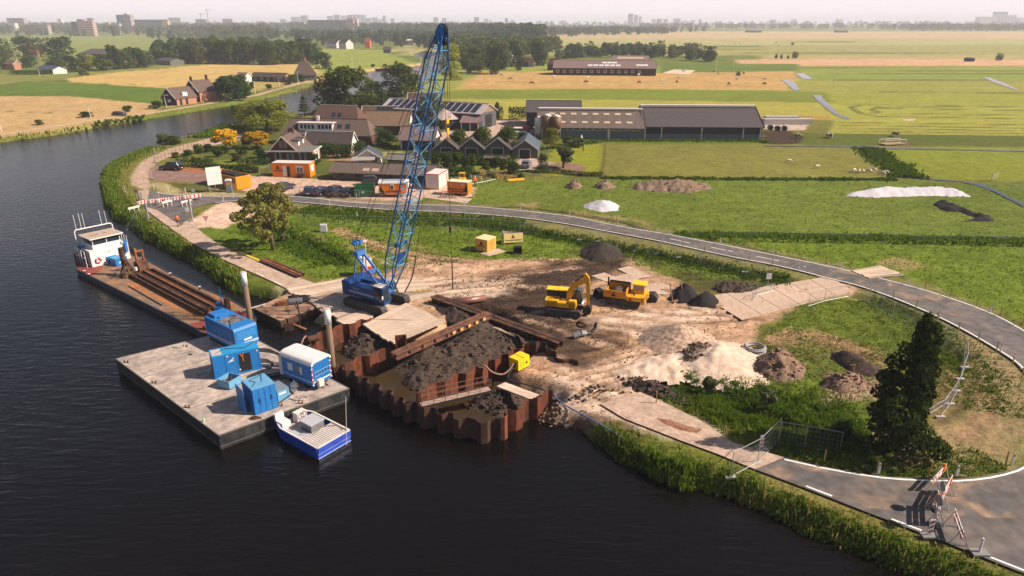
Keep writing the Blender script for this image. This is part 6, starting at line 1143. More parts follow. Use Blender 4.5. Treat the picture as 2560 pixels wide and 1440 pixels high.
# small yellow digger
x, y = P(1156,458,0); t = thing("mini_digger", "small yellow digger behind the orange pump trailer", "digger", (x,y,0), R(80)); [ (lambda m: (track(m,-.9,.9,s*.6-.15,s*.6+.15,.45), m.build("track", BLK, t)))(MB()) for s in (-1,1)]
mb = MB(); mb.box(-.7,.5,-.6,.6,.5,1.0); mb.build("body", YEL, t); mb = MB(); [mb.bar((a,b,1.0),(a,b,1.9),.08) for a in (-.5,.3) for b in (-.45,.45)]; mb.box(-.6,.4,-.5,.5,1.9,2.0); mb.build("canopy", YEL, t); mb = MB(); armseg(mb,[((.5,.9),.1),((1.2,1.9),.1),((1.8,1.5),.08),((1.9,.6),.06)],.08); mb.build("arm", DKM, t)
# yellow container and three-sided sign
loc, rz, L = fr((1190,626),(1218.5,633)); t = thing("equipment_container", "pale orange corrugated container standing alone on the meadow", "container", (*P(1218.5,633),gz(*P(1218.5,633))), 0)
a = np.array(P(1218.5,633)); b = np.array(P(1240,623)); c = np.array(P(1190,622)); ang = math.atan2(*(b-a)[::-1]); t.rotation_euler = (0,0,ang); L = D2(a,b)*1.0; D = 1.9; Hh = HT(a[1],601)-.05; PO = M("pale_orange",(.72,.36,.07),.6,n1=.12,s1=1.5)
mb = MB(); mb.box(0,L,0,D,.08,Hh); rib(mb,.1,L-.1,.15,Hh-.1,0,.24,.04); [mb.box(-.04,0,.12+i*.25,.25+i*.25,.15,Hh-.1) for i in range(7)]; mb.build("body", PO, t); mb = MB(); mb.box(-.03,L+.03,-.04,D+.03,Hh,Hh+.05); mb.build("roof", M("sunbleached",(.8,.55,.28),.7), t)
mb = MB(); mb.profx([(D*.35,.95),(D*.62,.95),(D*.53,1.3),(D*.5,1.45),(D*.47,1.45),(D*.44,1.3)],-.06,-.045); mb.build("emblem", BLK, t); lettering("KLEYWEGEN", .2, BLK, t, (-.06,D*.5,.8), (R(90),0,R(-90)), bold=True); mb = MB(); mb.box(L*.48,L*.5,-.06,-.03,.2,Hh-.1); mb.box(L*.3,L*.4,-.06,-.045,1.1,1.3); mb.build("door_bar", M("orange_bar",(.6,.2,.03),.6), t)
mats((1200,634),(1222,640),(1265,628),(1245,621), 2, 1, .05, .06, "plates at the equipment container", "brown plate at the door of the lone container", PLATE, 22, "road_plate")
x, y = P(1260,612,0); t = thing("three_sided_sign", "pale yellow three-sided banner sign with a triangle emblem", "sign", (x,y,0), R(14)); z0 = .05; z1 = HT(y,585)-.0; mb = MB(); W3 = 2.6; mb.box(0,W3,-.03,0,z0+.2,z1); mb.build("front_banner", M("banner_yellow",(.80,.62,.24),.6), t)
mb = MB(); mb._add([(0,0,z0+.2),(.15,1.5,z0+.2),(.15,1.5,z1),(0,0,z1)],[(0,1,2,3)]); mb._add([(.15,1.5,z0+.2),(W3,0,z0+.2),(W3,0,z1),(.15,1.5,z1)],[(0,1,2,3)]); sb_ = mb.build("back_banner", M("banner_pale",(.62,.55,.52),.6), t); sb_.modifiers.new("s",'SOLIDIFY').thickness = .03
mb = MB(); 
for a,b in ((0,0.03),(W3,.03),(.15,1.5)): mb = MB(); mb.cyl((a,b,0),(a,b,z1+.05),.05,6); mb.build("post", GALV, t)
0; mb = MB(); mb.prof([(W3*.38,.85),(W3*.58,.85),(W3*.51,1.2),(W3*.49,1.38),(W3*.47,1.38),(W3*.45,1.2)],-.045,-.032); mb.build("emblem", M("emblem_maroon",(.2,.03,.03),.6), t); lettering("WWW.KLEYWEGEN.NL", .22, BLK, t, (W3*.5,-.035,.55), bold=True)
x, y = P(810,580,0); t = thing("electric_cabinet", "small pale grey electric cabinet alone on the grass", "cabinet", (x,y,gz(x,y)), R(8)); mb = MB(); mb.box(-.45,.45,-.35,.35,.05,1.1); mb.build("body", M("cabinet_grey",(.45,.48,.48),.5), t); mb = MB(); mb.box(-.4,.4,-.38,-.35,.1,1.0); mb.build("door", M("cabinet_door",(.4,.43,.44),.5), t)
x, y = P(711,580,0); t = thing("yellow_topped_post", "dark stake with a yellow cap beside the pollard", "post", (x,y,0)); mb = MB(); mb.cyl((0,0,0),(0,0,1.1),.09,8); mb.build("stake", DKM, t); mb = MB(); mb.box(-.2,.2,-.15,.15,1.1,1.35); mb.build("cap", BYEL, t)
# gates and poles at the path start
for k, (px, lab) in enumerate((((372,554),"tall white gatepost at the water side of the barrier"),((481,553),"tall pale gatepost between barrier and veld side"))):
    x, y = P(*px,0); t = thing("gate_post", lab, "gatepost", (x,y,0), 0, "gateposts at the old path"); zt = HT(y, 508 if k==0 else 500); mb = MB(); mb.box(-.12,.12,-.12,.12,0,zt); mb.build("post", GALV, t); mb = MB(); mb.box(-.4,.4,-.3,.3,0,.15); mb.build("foot", CONC, t)
x, y = P(473,536,0); t = thing("white_board", "small white board on legs beside the walking man", "sign", (x,y,0), R(10)); mb = MB(); mb.box(-.5,.5,-.02,.02,.5,1.1); mb.build("board", WHITE, t); mb = MB(); mb.tube([(-.4,0,0),(-.4,0,1.1)],.03,5); mb.tube([(.4,0,0),(.4,0,1.1)],.03,5); mb.build("leg", GALV, t)
x, y = P(517,562,0); t = thing("yield_sign", "white triangular yield sign on a thin pole in the sand", "road sign", (x,y,0)); z1 = HT(y,541); mb = MB(); mb.cyl((0,0,0),(0,0,z1),.03,6); mb.build("pole", GALV, t); mb = MB(); mb.prof([(-.42,z1),(.42,z1),(0,z1-.75)],-.04,-.02); mb.build("sign_face", RED, t); mb = MB(); mb.prof([(-.28,z1-.08),(.28,z1-.08),(0,z1-.58)],-.05,-.041); mb.build("sign_inner", WHITE, t)
# ---------------- barriers
def barrier(loc, rz, label, L=2.4, nb=2, group=None, light=False, A=True):
    t = thing("road_barrier", label, "barrier", loc, rz, group)
    for z in ([.95,.62] if nb == 2 else [1.15,.85,.55])[:nb]:
        m = MB(); m.box(-L/2,L/2,-.02,.02,z-.11,z+.11); b = m.build("board", WHITE, t); m = MB()
        for i in range(6):
            if i%2 == 0: a = -L/2+L*i/6+.05; m._add([(a,-.024,z-.11),(a+L/7,-.024,z-.11),(a+L/6,-.024,z+.11),(a+L/30,-.024,z+.11)],[(0,1,2,3)]); m._add([(a,.024,z-.11),(a+L/30,.024,z+.11),(a+L/6,.024,z+.11),(a+L/7,.024,z-.11)],[(0,1,2,3)])
        m.build("red_stripe", RED, b)
    for s in (-1,1):
        m = MB(); m.tube([(s*L*.38,-.03,1.1),(s*L*.38,-.45,0)],.03,5); m.tube([(s*L*.38,.03,1.1),(s*L*.38,.45,0)],.03,5); m.tube([(s*L*.38,-.4,.1),(s*L*.38,.4,.1)],.02,5); m.build("leg", GALV, t)
    if light: m = MB(); m.cyl((L*.3,-.08,1.15),(L*.3,.08,1.15),.12,10); m.box(L*.3-.12,L*.3+.12,-.1,.1,.75,1.0); m.build("warning_light", ORG, t)
    return t
bps = [((357,519),(380,515)),((384,515),(402,512)),((404,513),(420,509)),((422,511),(440,508)),((444,508),(466,505)),((470,505),(486,502)),((490,503),(518,497))]
wb = [((320,522),(348,515)),((404,507),(430,501)),((452,506),(478,500))]
for i, (a, b) in enumerate(bps):
    loc, rz, L = fr(a, (b[0], b[1]+ (a[1]-b[1])*0)); barrier((loc[0],loc[1],.1), rz, nth(i)+" red and white barrier from the river in the row closing the old path", max(1.3,L*1.0), group="barriers across the old path")
for i, (a, b) in enumerate(wb):
    loc, rz, L = fr(a, b, .9); t = thing("guard_rail", ("low pale guard rail at the water side of the barrier row","pale plank board behind the first barriers","pale plank board behind the middle barriers")[i], "guard rail", (loc[0],loc[1],0), rz); mb = MB(); mb.box(0,L,-.04,.04,.75,1.05); mb.build("rail", DWHITE, t); mb = MB(); [mb.box(L*f-.04,L*f+.04,-.05,.05,0,.8) for f in (.1,.5,.9)]; mb.build("post", DWHITE, t)
def post_marker(loc, label, kind, group, h=.95, rz=0.):
    t = thing({'w':"marker_post",'r':"reflector_post",'t':"wooden_stake"}[kind], label, {'w':"marker post",'r':"delineator",'t':"stake"}[kind], loc, rz, group)
    return t
# the lower right closure, each with its own look
def onr(p): x, y = P(*p,.1); return (x,y,.11)
def bar2(a, b, *k, **kw):
    loc, rz, L = fr(a, b, .1); m_ = ((a[0]+b[0])/2,(a[1]+b[1])/2); barrier(onr(m_), rz, *k, **kw)
bar2((2330,1224),(2353,1198), "red and white barrier nearest the white edge line of the bend", 2.3, 2, light=True)
bar2((2350,1268),(2368,1233), "barrier with orange lamps in the middle of the closed road", 2.3, 3, light=True)
bar2((2338,1312),(2335,1272), "barrier standing square across the closed road behind the striped beacon", 2.0, 3, light=True)
bar2((2398,1367),(2378,1308), "slanting barrier beside the lower road edge", 2.2, 2)
def roundsign(loc, rz, label, h):
    t = thing("round_road_sign", label, "road sign", loc, rz); m = MB(); m.cyl((0,0,0),(0,0,h+.3),.035,6); m.build("pole", GALV, t); m = MB(); m.cyl((0,-.03,h),(0,0,h),.33,18); m.build("disc", GREYM, t); m = MB(); m.cyl((0,-.035,h),(0,-.03,h),.3,18); m.build("face", WHITE, t); m = MB(); m.box(-.3,.3,-.2,.2,0,.08); m.build("foot", BLK, t); return t
roundsign(onr((2340,1275)), R(80), "round sign seen from its grey back above the middle barrier", 1.75); roundsign(onr((2331,1315)), R(86), "round sign beside the square barrier near the striped beacon", 1.85)
def beacon(loc, label, group=None, rz=0., s=1.):
    t = thing("striped_beacon", label, "beacon", loc, rz, group); m = MB(); m.box(-.14,.14,-.02,.02,.15,1.1); b = m.build("panel", WHITE, t); m = MB()
    for i in range(3): z = .22+i*.3; m._add([(-.11,-.024,z),(.11,-.024,z+.14),(.11,-.024,z+.28),(-.11,-.024,z+.14)],[(0,1,2,3)])
    m.build("red_stripe", M("stripe_dark_red",(.22,.02,.03),.5), b); m = MB(); m.box(-.4,.4,-.2,.2,0,.12); m.build("foot", M("foot_grey",(.2,.19,.18),.9), t); t.scale = (s,s,s); return t
beacon(onr((2322,1342)), "striped beacon panel on the lower road edge between the barriers", s=1.1)
beacon((*P(1902,1122,.1),.11), "striped beacon standing inside the mesh gate", s=1.)
for i, (p, l) in enumerate((((387,384),"first striped beacon on the river side of the old road"),((389,407),"striped beacon opposite the black car"),((379,449),"striped beacon where the old road meets the asphalt"),((312,483),"striped beacon on the grass edge above the river"),((355,500),"striped beacon beside the round sign back"),((397,500),"slim striped beacon behind the first barriers"),((558,504),"striped beacon on the near edge line of the asphalt"))):
    x, y = P(*p,0); beacon((x,y,gz(x,y)), l, rz=R(6), s=1.15)
x, y = P(344,502,0); roundsign((x,y,.05), R(170), "round sign facing away beside the white gatepost", 1.6); x, y = P(487,500,0); roundsign((x,y,.05), R(0), "round sign between the right barriers", 1.6)
x, y = P(2447,1383,.1); t = thing("white_bollard", "white plastic bollard on a grey foot at the lower road edge", "bollard", (x,y,.1)); mb = MB(); mb.cyl((0,0,.1),(0,0,1.05),.07,8,.06); mb.build("post", WHITE, t); mb = MB(); mb.box(-.45,.5,-.3,.3,0,.12); mb.build("foot", M("foot_grey"), t)
# ---------------- white posts and wooden stakes along the new road
WP = [(385,474),(420,479),(464,484),(583,496),(485,498),(750,487),(892,499),(1032,511),(1161,515),(824,514),(1116,532),(1260,541),(1302,524),(1424,540),(1384,557),(1519,581),(1545,564),(1674,586),(1657,607),(1801,610),(1816,641),(1932,634),(1995,678),(2100,668),(2270,712),(2176,727),(2347,797),(2475,782),(2500,881),(2195,1186),(2390,1193),(2529,1163),(893,545),(1026,546)]
def simple_post(px, kind, label, group):
    x, y = P(*px,0); z = gz(x,y); 
    mb = MB()
    if kind == 'w':
        t = thing("marker_post", label, "marker post", (x,y,z-.05), 0, group); mb.prof([(-.07,0),(.07,0),(.07,.95),(-.07,1.05)],-.05,.05); mb.build("post", WHITE, t); mb = MB(); mb.box(-.055,.055,-.055,-.05,.78,.92); mb.build("reflector", M("reflector_red",(.4,.1,.08),.4), t)
    else:
        t = thing("wooden_stake", label, "stake", (x,y,z-.05), 0, group); h_ = 1.0+.25*random.random(); mb.bar((0,0,0),(random.uniform(-.06,.06),0,h_),.075,.075); mb.build("stake", M("fresh_wood", S(196,160,84), .8), t)
        if random.random() < .25: mb = MB(); mb.bar((-.35,0,h_-.1),(.05,0,h_-.02),.06,.03); mb.build("cross_lath", M("fresh_wood"), t)
    return t
for i_, p in enumerate(sorted(WP)): simple_post(p, 'w', nth(i_)+" slim white marker post from the left, at the edge of the new road", "white marker posts along the new road")
WS = [(1297,519),(1338,528),(1380,534),(1419,540),(1458,547),(1498,555),(1541,562),(1584,570),(1637,581),(1684,586),(1730,596),(1782,604),(1835,615),(1889,621),(2004,644),(2065,660),(2124,671),(2312,722),(2375,740),(2440,768),(2500,790),(2555,814),(1425,567),(1467,573),(1562,595),(1608,604),(1706,620),(1760,631),(1873,652),(1930,665),(2232,748),(2288,774),(2342,802),(2396,828),(2445,855),(2489,880),(2530,915),(2554,945),(2060,1155),(2192,1180),(2322,1187),(2436,1177),(2514,1162),(1350,1000),(1530,560)]
for i_, p in enumerate(sorted(WS)): simple_post(p, 't', nth(i_)+" short wooden stake from the left in the verge of the new road", "wooden stakes along the new road")
MS = [(1310,500),(1576,495),(1575,470),(1645,520),(1408,505),(1785,494),(1724,535),(1822,532),(1905,552),(1795,512),(2012,560),(1317,475),(1488,860),(1570,858),(1761,1218),(1909,1236),(2020,1282),(2320,1430),(1862,1212),(1175,630),(1185,560),(2018,890),(1640,1010),(2130,944),(1280,525),(1660,692),(1690,700),(1760,845)]
for i_, p in enumerate(sorted(MS)): simple_post(p, 't', nth(i_)+" lone survey stake from the left, standing in the grass or dirt", "survey stakes over the works")
# ---------------- mesh fences
def mesh_fence(label, pts, h=2.0, step=3.4, group=None, feet=True, name="mesh_fence", wires=6, horiz=1, thk=.02):
    pp = [Vector((*P(*p,0), 0)) for p in pts]; q = resample(pp, step); o = q[0]; t = thing(name, label, "fence", (o.x,o.y,0), 0, group)
    for a, b in zip(q, q[1:]):
        a_, b_ = a-o, b-o; za, zb = gz(a.x,a.y), gz(b.x,b.y); m = MB(); A, B = Vector((a_.x,a_.y,za)), Vector((b_.x,b_.y,zb)); U = Vector((0,0,1))
        m.tube([A+U*.12, A+U*h, B+U*h, B+U*.12, A+U*.12], .022, 5); m.tube([A, A+U*(h+.05)], .028, 5)
        for i in range(1, horiz*5): m.bar(A+U*(h*i/(horiz*5)), B+U*(h*i/(horiz*5)), .007)
        n = int((b_-a_).length/.28)
        for i in range(1, n): c = A.lerp(B, i/n); m.bar(c+U*.12, c+U*h, .007)
        m.build("mesh_panel", GALV, t)
        if feet: m = MB(); m.box(A.x-.35,A.x+.35,A.y-.12,A.y+.12,za-.02,za+.13); m.build("concrete_foot", CONC, t)
    return t
mesh_fence("mesh gate fence standing across the old path", [(1826,1195),(1893,1158),(1944,1108)], step=2.6); mesh_fence("mesh fence running from the gate to the big dark tree", [(1946,1110),(2010,1120),(2100,1122)], h=1.8, feet=False)
mesh_fence("leaning mesh fence on feet curving right of the big dark tree", [(2350,1045),(2375,1012),(2392,980),(2400,950),(2412,918),(2410,885)], h=1.5); mesh_fence("low mesh fence crossing the rutted track to the right", [(2250,1080),(2370,1010)], h=.6, feet=False)
mesh_fence("mesh fence following the bend between meadow and stakes", [(2160,752),(2230,795),(2340,840),(2400,880)], h=1.7, feet=False)
mesh_fence("long mesh fence on feet below the new road", [(1398,593),(1449,600),(1495,605),(1543,616),(1590,627),(1642,635),(1696,645),(1750,656),(1805,668),(1862,680),(1918,690)], h=1.6, step=3.2)
mesh_fence("mesh fence between ditch and meadow behind the boom", [(750,563),(850,566),(960,568),(1100,572),(1250,575),(1300,583),(1350,588)], h=1.6, step=3.4, feet=False)
mesh_fence("mesh fence along the parking yard beside the road", [(650,488),(740,489),(900,499),(1010,508)], h=1.5, step=3.4, feet=False); mesh_fence("mesh fence behind the pump trailer", [(1180,462),(1215,455),(1240,450)], h=1.6, feet=False); mesh_fence("mesh fence beside the site office", [(650,445),(672,438),(676,430)], h=1.8, feet=False)
mesh_fence("mesh fence at the river side of the gatepost", [(314,560),(345,556),(372,556)], h=1.8, feet=False); mesh_fence("fence corner on the rubble plot beside the plates", [(1880,752),(1890,742),(1935,728)], h=.9, step=2.5, feet=False); mesh_fence("fence along the access road plates", [(2020,768),(2060,755),(2120,744)], h=1.5, feet=False)
x, y = P(1919,716,0); t = thing("white_notice", "white notice plate hung on the fence corner by the plates", "notice", (x,y,.3)); mb = MB(); mb.box(-.3,.3,-.03,0,.6,1.3); mb.build("plate", WHITE, t); mb = MB(); mb.cyl((0,.03,-.3),(0,.03,1.3),.03,6); mb.build("post", GALV, t)
# ---------------- people
person((*P(446,566,.05),.1), R(95), "man in orange jacket and dark shorts walking up the old path", HIVIS, NAVY, None, .25, .15, True); person((*P(1188,465,0),.05), R(-60), "worker with helmet and orange vest behind the pump trailer", HIVIS, NAVY, HELM, .12, .2)
# ---------------- parked cars
CARB = M("car_black",(.006,.007,.01),.22,spec=.7); CARN = M("car_navy",(.012,.02,.05),.22,spec=.7); CARG = M("car_grey",(.04,.04,.045),.25,.3,spec=.7); CARS = M("car_silver",(.20,.22,.26),.3,.5); CARW = M("car_white",(.7,.7,.7),.3)
for (px, a, lab, pn, kw) in (((430,425),168,"black estate car on the brown paving by the hedge",CARB,dict(suv=True,L=4.8)),((672,478),65,"dark car half hidden behind the round tree",CARB,{}),((713,475),75,"dark blue car right of the round tree",CARN,{}),((776,485),95,"navy car first in the parked row",CARN,{}),((808,486),62,"dark blue hatchback second in the parked row",CARN,{}),((845,487),62,"dark grey estate third in the parked row",CARG,dict(suv=True)),((876,488),70,"black car against the green skip",CARB,{}),
    ((935,462),8,"dark suv parked before the asbestos shed",CARG,dict(suv=True,L=4.5)),((1316,418),80,"silver car on the drive of the small barn",CARS,{})):
    x, y = P(*px,0); car((x,y,.03), R(a), lab, pn, **kw)
x, y = P(1295,338,0); car((x,y,.03), R(5), "white van behind the small dark barn", CARW, van=True, L=5.0)
x, y = P(283,290,0); car((x+2,y,.03), R(-8), "dark car on the far river road by the field", CARB); 
# ================================================================ BUILDINGS OF THE FARM AND BEYOND
BRK = M("brown_brick", S(108,66,54), .9, n1=.15, s1=6); BRKL = M("pale_brick", S(190,136,108), .9, n1=.12, s1=6); BLKB = M("black_boards", (.022,.02,.024), .8, n1=.25, s1=3, stretch=(4,4,.4)); GRYB = M("grey_boards", (.075,.08,.085), .8, n1=.25, s1=3, stretch=(4,4,.4))
PLAS = M("white_plaster", (.66,.60,.55), .8, n1=.06)
def tilemat(name, c, n=.18, wave=2.4, ax=0):
    m = M(name, c, .85, n1=n, s1=1.3, bump=.0, col2=tuple(x*1.25 for x in c), n2=.55); t = m.node_tree; b = t.nodes["Principled BSDF"]
    tc = t.nodes.new("ShaderNodeTexCoord"); w_ = t.nodes.new("ShaderNodeTexWave"); w_.bands_direction = 'XYZ'[ax]; w_.inputs["Scale"].default_value = wave; t.links.new(tc.outputs["Object"], w_.inputs[0])
    bp = t.nodes.new("ShaderNodeBump"); bp.inputs["Strength"].default_value = .8; bp.inputs["Distance"].default_value = .08; t.links.new(w_.outputs[0], bp.inputs["Height"]); t.links.new(bp.outputs[0], b.inputs["Normal"]); return m
TBR = tilemat("brown_tiles", S(104,76,62)); TGR = tilemat("grey_brown_tiles", S(112,92,82)); TDK = tilemat("dark_tiles", S(84,70,66)); TRD = tilemat("red_tiles", S(146,74,56)); TTAN = tilemat("tan_tiles", S(138,110,86)); SHG = tilemat("grey_corrugated_roof", S(112,96,86), .25, 1.1); SHP = tilemat("pink_grey_corrugated", S(138,112,108), .15, 1.6)
SHD = tilemat("slate_grey_corrugated", S(86,78,78), .22, 1.1); THAT = M("thatch", S(92,76,66), .95, n1=.25, s1=1.5, bump=.5)
def solveD(y0, ze, ry, tan_, lo=2., hi=60.):
    for _ in range(40):
        m = (lo+hi)/2; z = ze+m/2*tan_
        if HT(y0+m/2, ry) > z: lo = m
        else: hi = m
    return (lo+hi)/2
def bld(name, label, eL, eR, ze, roof, wall, ry=None, pitch=38, D=None, gable='x', wins=0, cat="house", hip=0., oh=.35, group=None, door=None, z0=0., rzadd=0., gw=None, yk=0.):
    a = P(*eL, ze); b = P(*eR, ze); L = D2(a,b); rz = math.atan2(b[1]-a[1], b[0]-a[0])+rzadd; tn = math.tan(R(pitch))
    if gable == 'x' and D is None: D = min(26., solveD(a[1], ze, ry, tn))
    t = thing(name, label, cat, (a[0],a[1],0), rz, group); gw = gw or wall
    mb = MB(); mb.box(0,L,oh*0+.25,D-.25,z0,ze); mb.build("wall", wall, t)
    if gable == 'x':
        h = D/2*tn; zr = ze+h; hx = hip*D/2
        if hip == 0:
            mb = MB(); mb._add([(0,.25,ze),(0,D-.25,ze),(0,D/2,zr-.12)],[(0,1,2)]); mb.build("gable", gw, t); mb = MB(); mb._add([(L,.25,ze),(L,D-.25,ze),(L,D/2,zr-.12)],[(0,1,2)]); g_ = mb.build("gable", gw, t)
        mb = MB(); th = .14; x0, x1 = -.3, L+.3; e = oh*tn
        P1, P2, P3, P4 = (x0,-oh,ze-e),(x1,-oh,ze-e),(x1,D+oh,ze-e),(x0,D+oh,ze-e); R1, R2 = (x0+hx,D/2,zr),(x1-hx,D/2,zr)
        mb.slab(P1,P2,R2,R1,th); mb.slab(P4,P3,R2,R1,th)
        if hip: mb._add([P1,P4,R1],[(0,1,2)]); mb._add([P2,P3,R2],[(0,1,2)])
        r = mb.build("roof", roof, t)
        mb = MB(); mb.bar((R1[0],R1[1],zr+.05),(R2[0],R2[1],zr+.05),.22,.16); 
        if not hip:
            for x in (x0,x1): mb.bar((x,-oh,ze-e),(x,D/2,zr),.12,.2); mb.bar((x,D+oh,ze-e),(x,D/2,zr),.12,.2)
        mb.build("roof_trim", DWHITE if wall in (PLAS,BRKL) else roof, r)
    else:
        h = L/2*tn; zr = ze+h; mb = MB(); mb._add([(0,.25,ze),(L,.25,ze),(L/2,.25,zr-.12)],[(0,1,2)]); mb.build("gable", gw, t); mb = MB(); mb._add([(0,D-.25,ze),(L,D-.25,ze),(L/2,D-.25,zr-.12)],[(0,1,2)]); mb.build("gable", gw, t)
        e = oh*tn; mb = MB(); mb.slab((-oh,-.3,ze-e),(-oh,D+.3,ze-e),(L/2,D+.3,zr),(L/2,-.3,zr),.14); mb.slab((L+oh,-.3,ze-e),(L+oh,D+.3,ze-e),(L/2,D+.3,zr),(L/2,-.3,zr),.14); r = mb.build("roof", roof, t)
        mb = MB(); mb.bar((-oh,-.33,ze-e-.05),(L/2,-.33,zr-.05),.1,.22); mb.bar((L+oh,-.33,ze-e-.05),(L/2,-.33,zr-.05),.1,.22); mb.build("barge_board", CREAM, r)
    for i in range(wins):
        x = L*(i+.5)/wins; ww = min(.55, L/wins*.28); mb = MB(); mb.box(x-ww-.06,x+ww+.06,.19,.25,max(.7,z0+.7),min(ze-.2,2.1)); f = mb.build("window", WHITE if wall is not BLKB else DWHITE, t); mb = MB(); mb.box(x-ww,x+ww,.17,.19,max(.7,z0+.7)+.08,min(ze-.2,2.1)-.08); mb.build("pane", GLASS, f)
    if door: mb = MB(); mb.box(L*door[0],L*door[1],.18,.25,0,min(ze-.1,door[2])); mb.build("door", door[3] if len(door)>3 else BLK, t)
    t['dims'] = (L, D, ze, zr); return t, L, D, zr
def skylights(t, L, D, ze, zr, items, mat, oh=.35, nm="skylight"):
    tn = (zr-ze)/(D/2)
    for fx, fy, w_, h_ in items:
        x = L*fx; y0 = D/2*fy; q = [(x-w_/2,y0,ze+y0*tn+.07),(x+w_/2,y0,ze+y0*tn+.07),(x+w_/2,y0+h_,ze+(y0+h_)*tn+.07),(x-w_/2,y0+h_,ze+(y0+h_)*tn+.07)]
        mb = MB(); mb.slab(*q,.05); mb.build(nm, mat, t)
def clean(t): del t['dims']
# 1 brick house with lean-to
t, L, D, zr = bld("brick_house", "brown brick house with steep gable and two dormers above the orange site office", (670,379),(746,379), HT(*[P(672,408)[1]]*1, 379), TGR, BRK, pitch=45, D=9.5, gable='y', wins=0); ze = t['dims'][2]
mb = MB(); Lw = 9.4; mb.box(0,Lw,-.25,5.6,0,2.5); mb.build("ground_floor", BRK, t); mb = MB(); mb.box(Lw,Lw+.01,-.2,5.5,.1,2.4); mb.build("lit_brick_side", BRKL, t); mb = MB(); mb.box(-.4,Lw+.4,-.9,6.,2.5,2.72); mb.build("flat_roof", M("grey_felt",(.13,.13,.125),.9,n1=.1), t)  # side wall in paler brick, the sunlight on it put into the colour
mb = MB(); mb.box(-.42,Lw+.42,-.92,-.88,2.5,2.75); mb.box(Lw+.38,Lw+.42,-.9,6.,2.5,2.75); mb.build("fascia", CREAM, t)
for x in (1.3,3.9,6.5): mb = MB(); mb.box(x,x+1.5,-.3,-.25,.7,2.2); f = mb.build("window", M("curtain_grey",(.18,.2,.2),.6), t); mb = MB(); mb.box(x+.5,x+1.05,-.32,-.3,.7,2.2); mb.build("pane", GLASS, f)
mb = MB(); mb.box(L/2-.8,L/2+.8,.18,.25,3.2,4.7); f = mb.build("window", M("curtain_grey"), t); mb = MB(); mb.box(L/2-.2,L/2+.3,.15,.18,3.2,4.7); mb.build("pane", GLASS, f)
for y in (2.2,5.4):
    mb = MB(); mb.box(L*.62,L*.9,y,y+1.5,ze+.6,ze+2.0); d_ = mb.build("dormer", GRYB, t); mb = MB(); mb.box(L*.4,L*.98,y-.2,y+1.7,ze+2.0,ze+2.15); mb.build("dormer_roof", TGR, d_); mb = MB(); mb.box(L*.9,L*.9+.05,y+.2,y+1.3,ze+.8,ze+1.8); mb.box(L*.66,L*.88,y-.05,y,ze+.8,ze+1.8); mb.build("dormer_window", WHITE, d_)
mb = MB(); mb.box(L*.42,L*.58,6.5,7.3,zr-.5,zr+.8); mb.build("chimney", BRK, t); mb = MB(); mb.box(Lw,Lw+.06,1.5,2.4,.1,2.1); mb.box(Lw,Lw+.06,3.6,4.4,.1,2.1); mb.build("garden_door", WHITE, t); clean(t)
# 2,3,4 farmhouse ranges
t, L, D, zr = bld("farmhouse", "dark tiled farmhouse range with a white gable behind the hedge", (762,358),(876,360), 2.2, TDK, PLAS, ry=328, pitch=45, gw=PLAS); clean(t)
t, L, D, zr = bld("farmhouse", "long tiled farmhouse with a white dormer band behind the brick house", (703,333),(925,337), 2.6, TGR, BRK, ry=295, pitch=42, hip=.55)
mb = MB(); mb.box(L*.19,L*.57,D*.1,D*.42,2.9,5.0); d_ = mb.build("dormer_band", WHITE, t); mb = MB(); mb.box(L*.17,L*.59,D*.07,D*.46,5.0,5.15); mb.build("dormer_roof", DWHITE, d_)
for k in range(8): x = L*(.21+.017+.042*k+(.03 if k>3 else 0)); mb = MB(); mb.box(x-.3,x+.3,D*.1-.05,D*.1,3.7,4.7); mb.build("dormer_window", GLASS, d_)
skylights(t,L,D,2.6,zr,((.64,.35,1.1,1.),(.73,.35,1.1,1.)), GLASS); mb = MB(); mb.box(L*.36,L*.39,D*.42,D*.5,zr-1,zr+.7); mb.build("chimney", WHITE, t); clean(t)
t, L, D, zr = bld("farmhouse", "big brown hipped roof farmhouse by the river trees", (779,296),(894,299), 2.8, TBR, PLAS, ry=262, pitch=45, hip=.5); skylights(t,L,D,2.8,zr,((.46,.15,1.2,1.),(.58,.15,1.2,1.)), GLASS); clean(t)
t, L, D, zr = bld("barn", "brown ridged barn with small row of roof windows beyond the farmhouses", (905,283),(1002,283), 3., TBR, PLAS, ry=265, pitch=38, cat="barn", gw=PLAS); skylights(t,L,D,3.,zr,[(.42+.08*i,.3,1.3,1.2) for i in range(5)], GLASS); clean(t)
t, L, D, zr = bld("barn", "tan tiled barn left of the crane boom", (913,311),(1020,312), 2.8, TTAN, BRK, ry=277, pitch=40, cat="barn", gw=PLAS); clean(t)
t, L, D, zr = bld("barn", "pinkish roofed barn with white gable in front of the pavilion", (998,347),(1085,349), 2.6, SHP, BLKB, ry=315, pitch=38, cat="barn", gw=PLAS); mb = MB(); mb.box(L*.03,L*.06,.0,.2,0,2.5); mb.box(L*.4,L*.44,0,.2,0,2.5); mb.build("white_post", WHITE, t); clean(t)
t, L, D, zr = bld("barn", "tiled barn end hidden behind the crane boom beyond the solar roof", (1020,246),(1092,246), 4., TBR, BRKL, ry=232, pitch=40, cat="barn", gw=PLAS); clean(t)
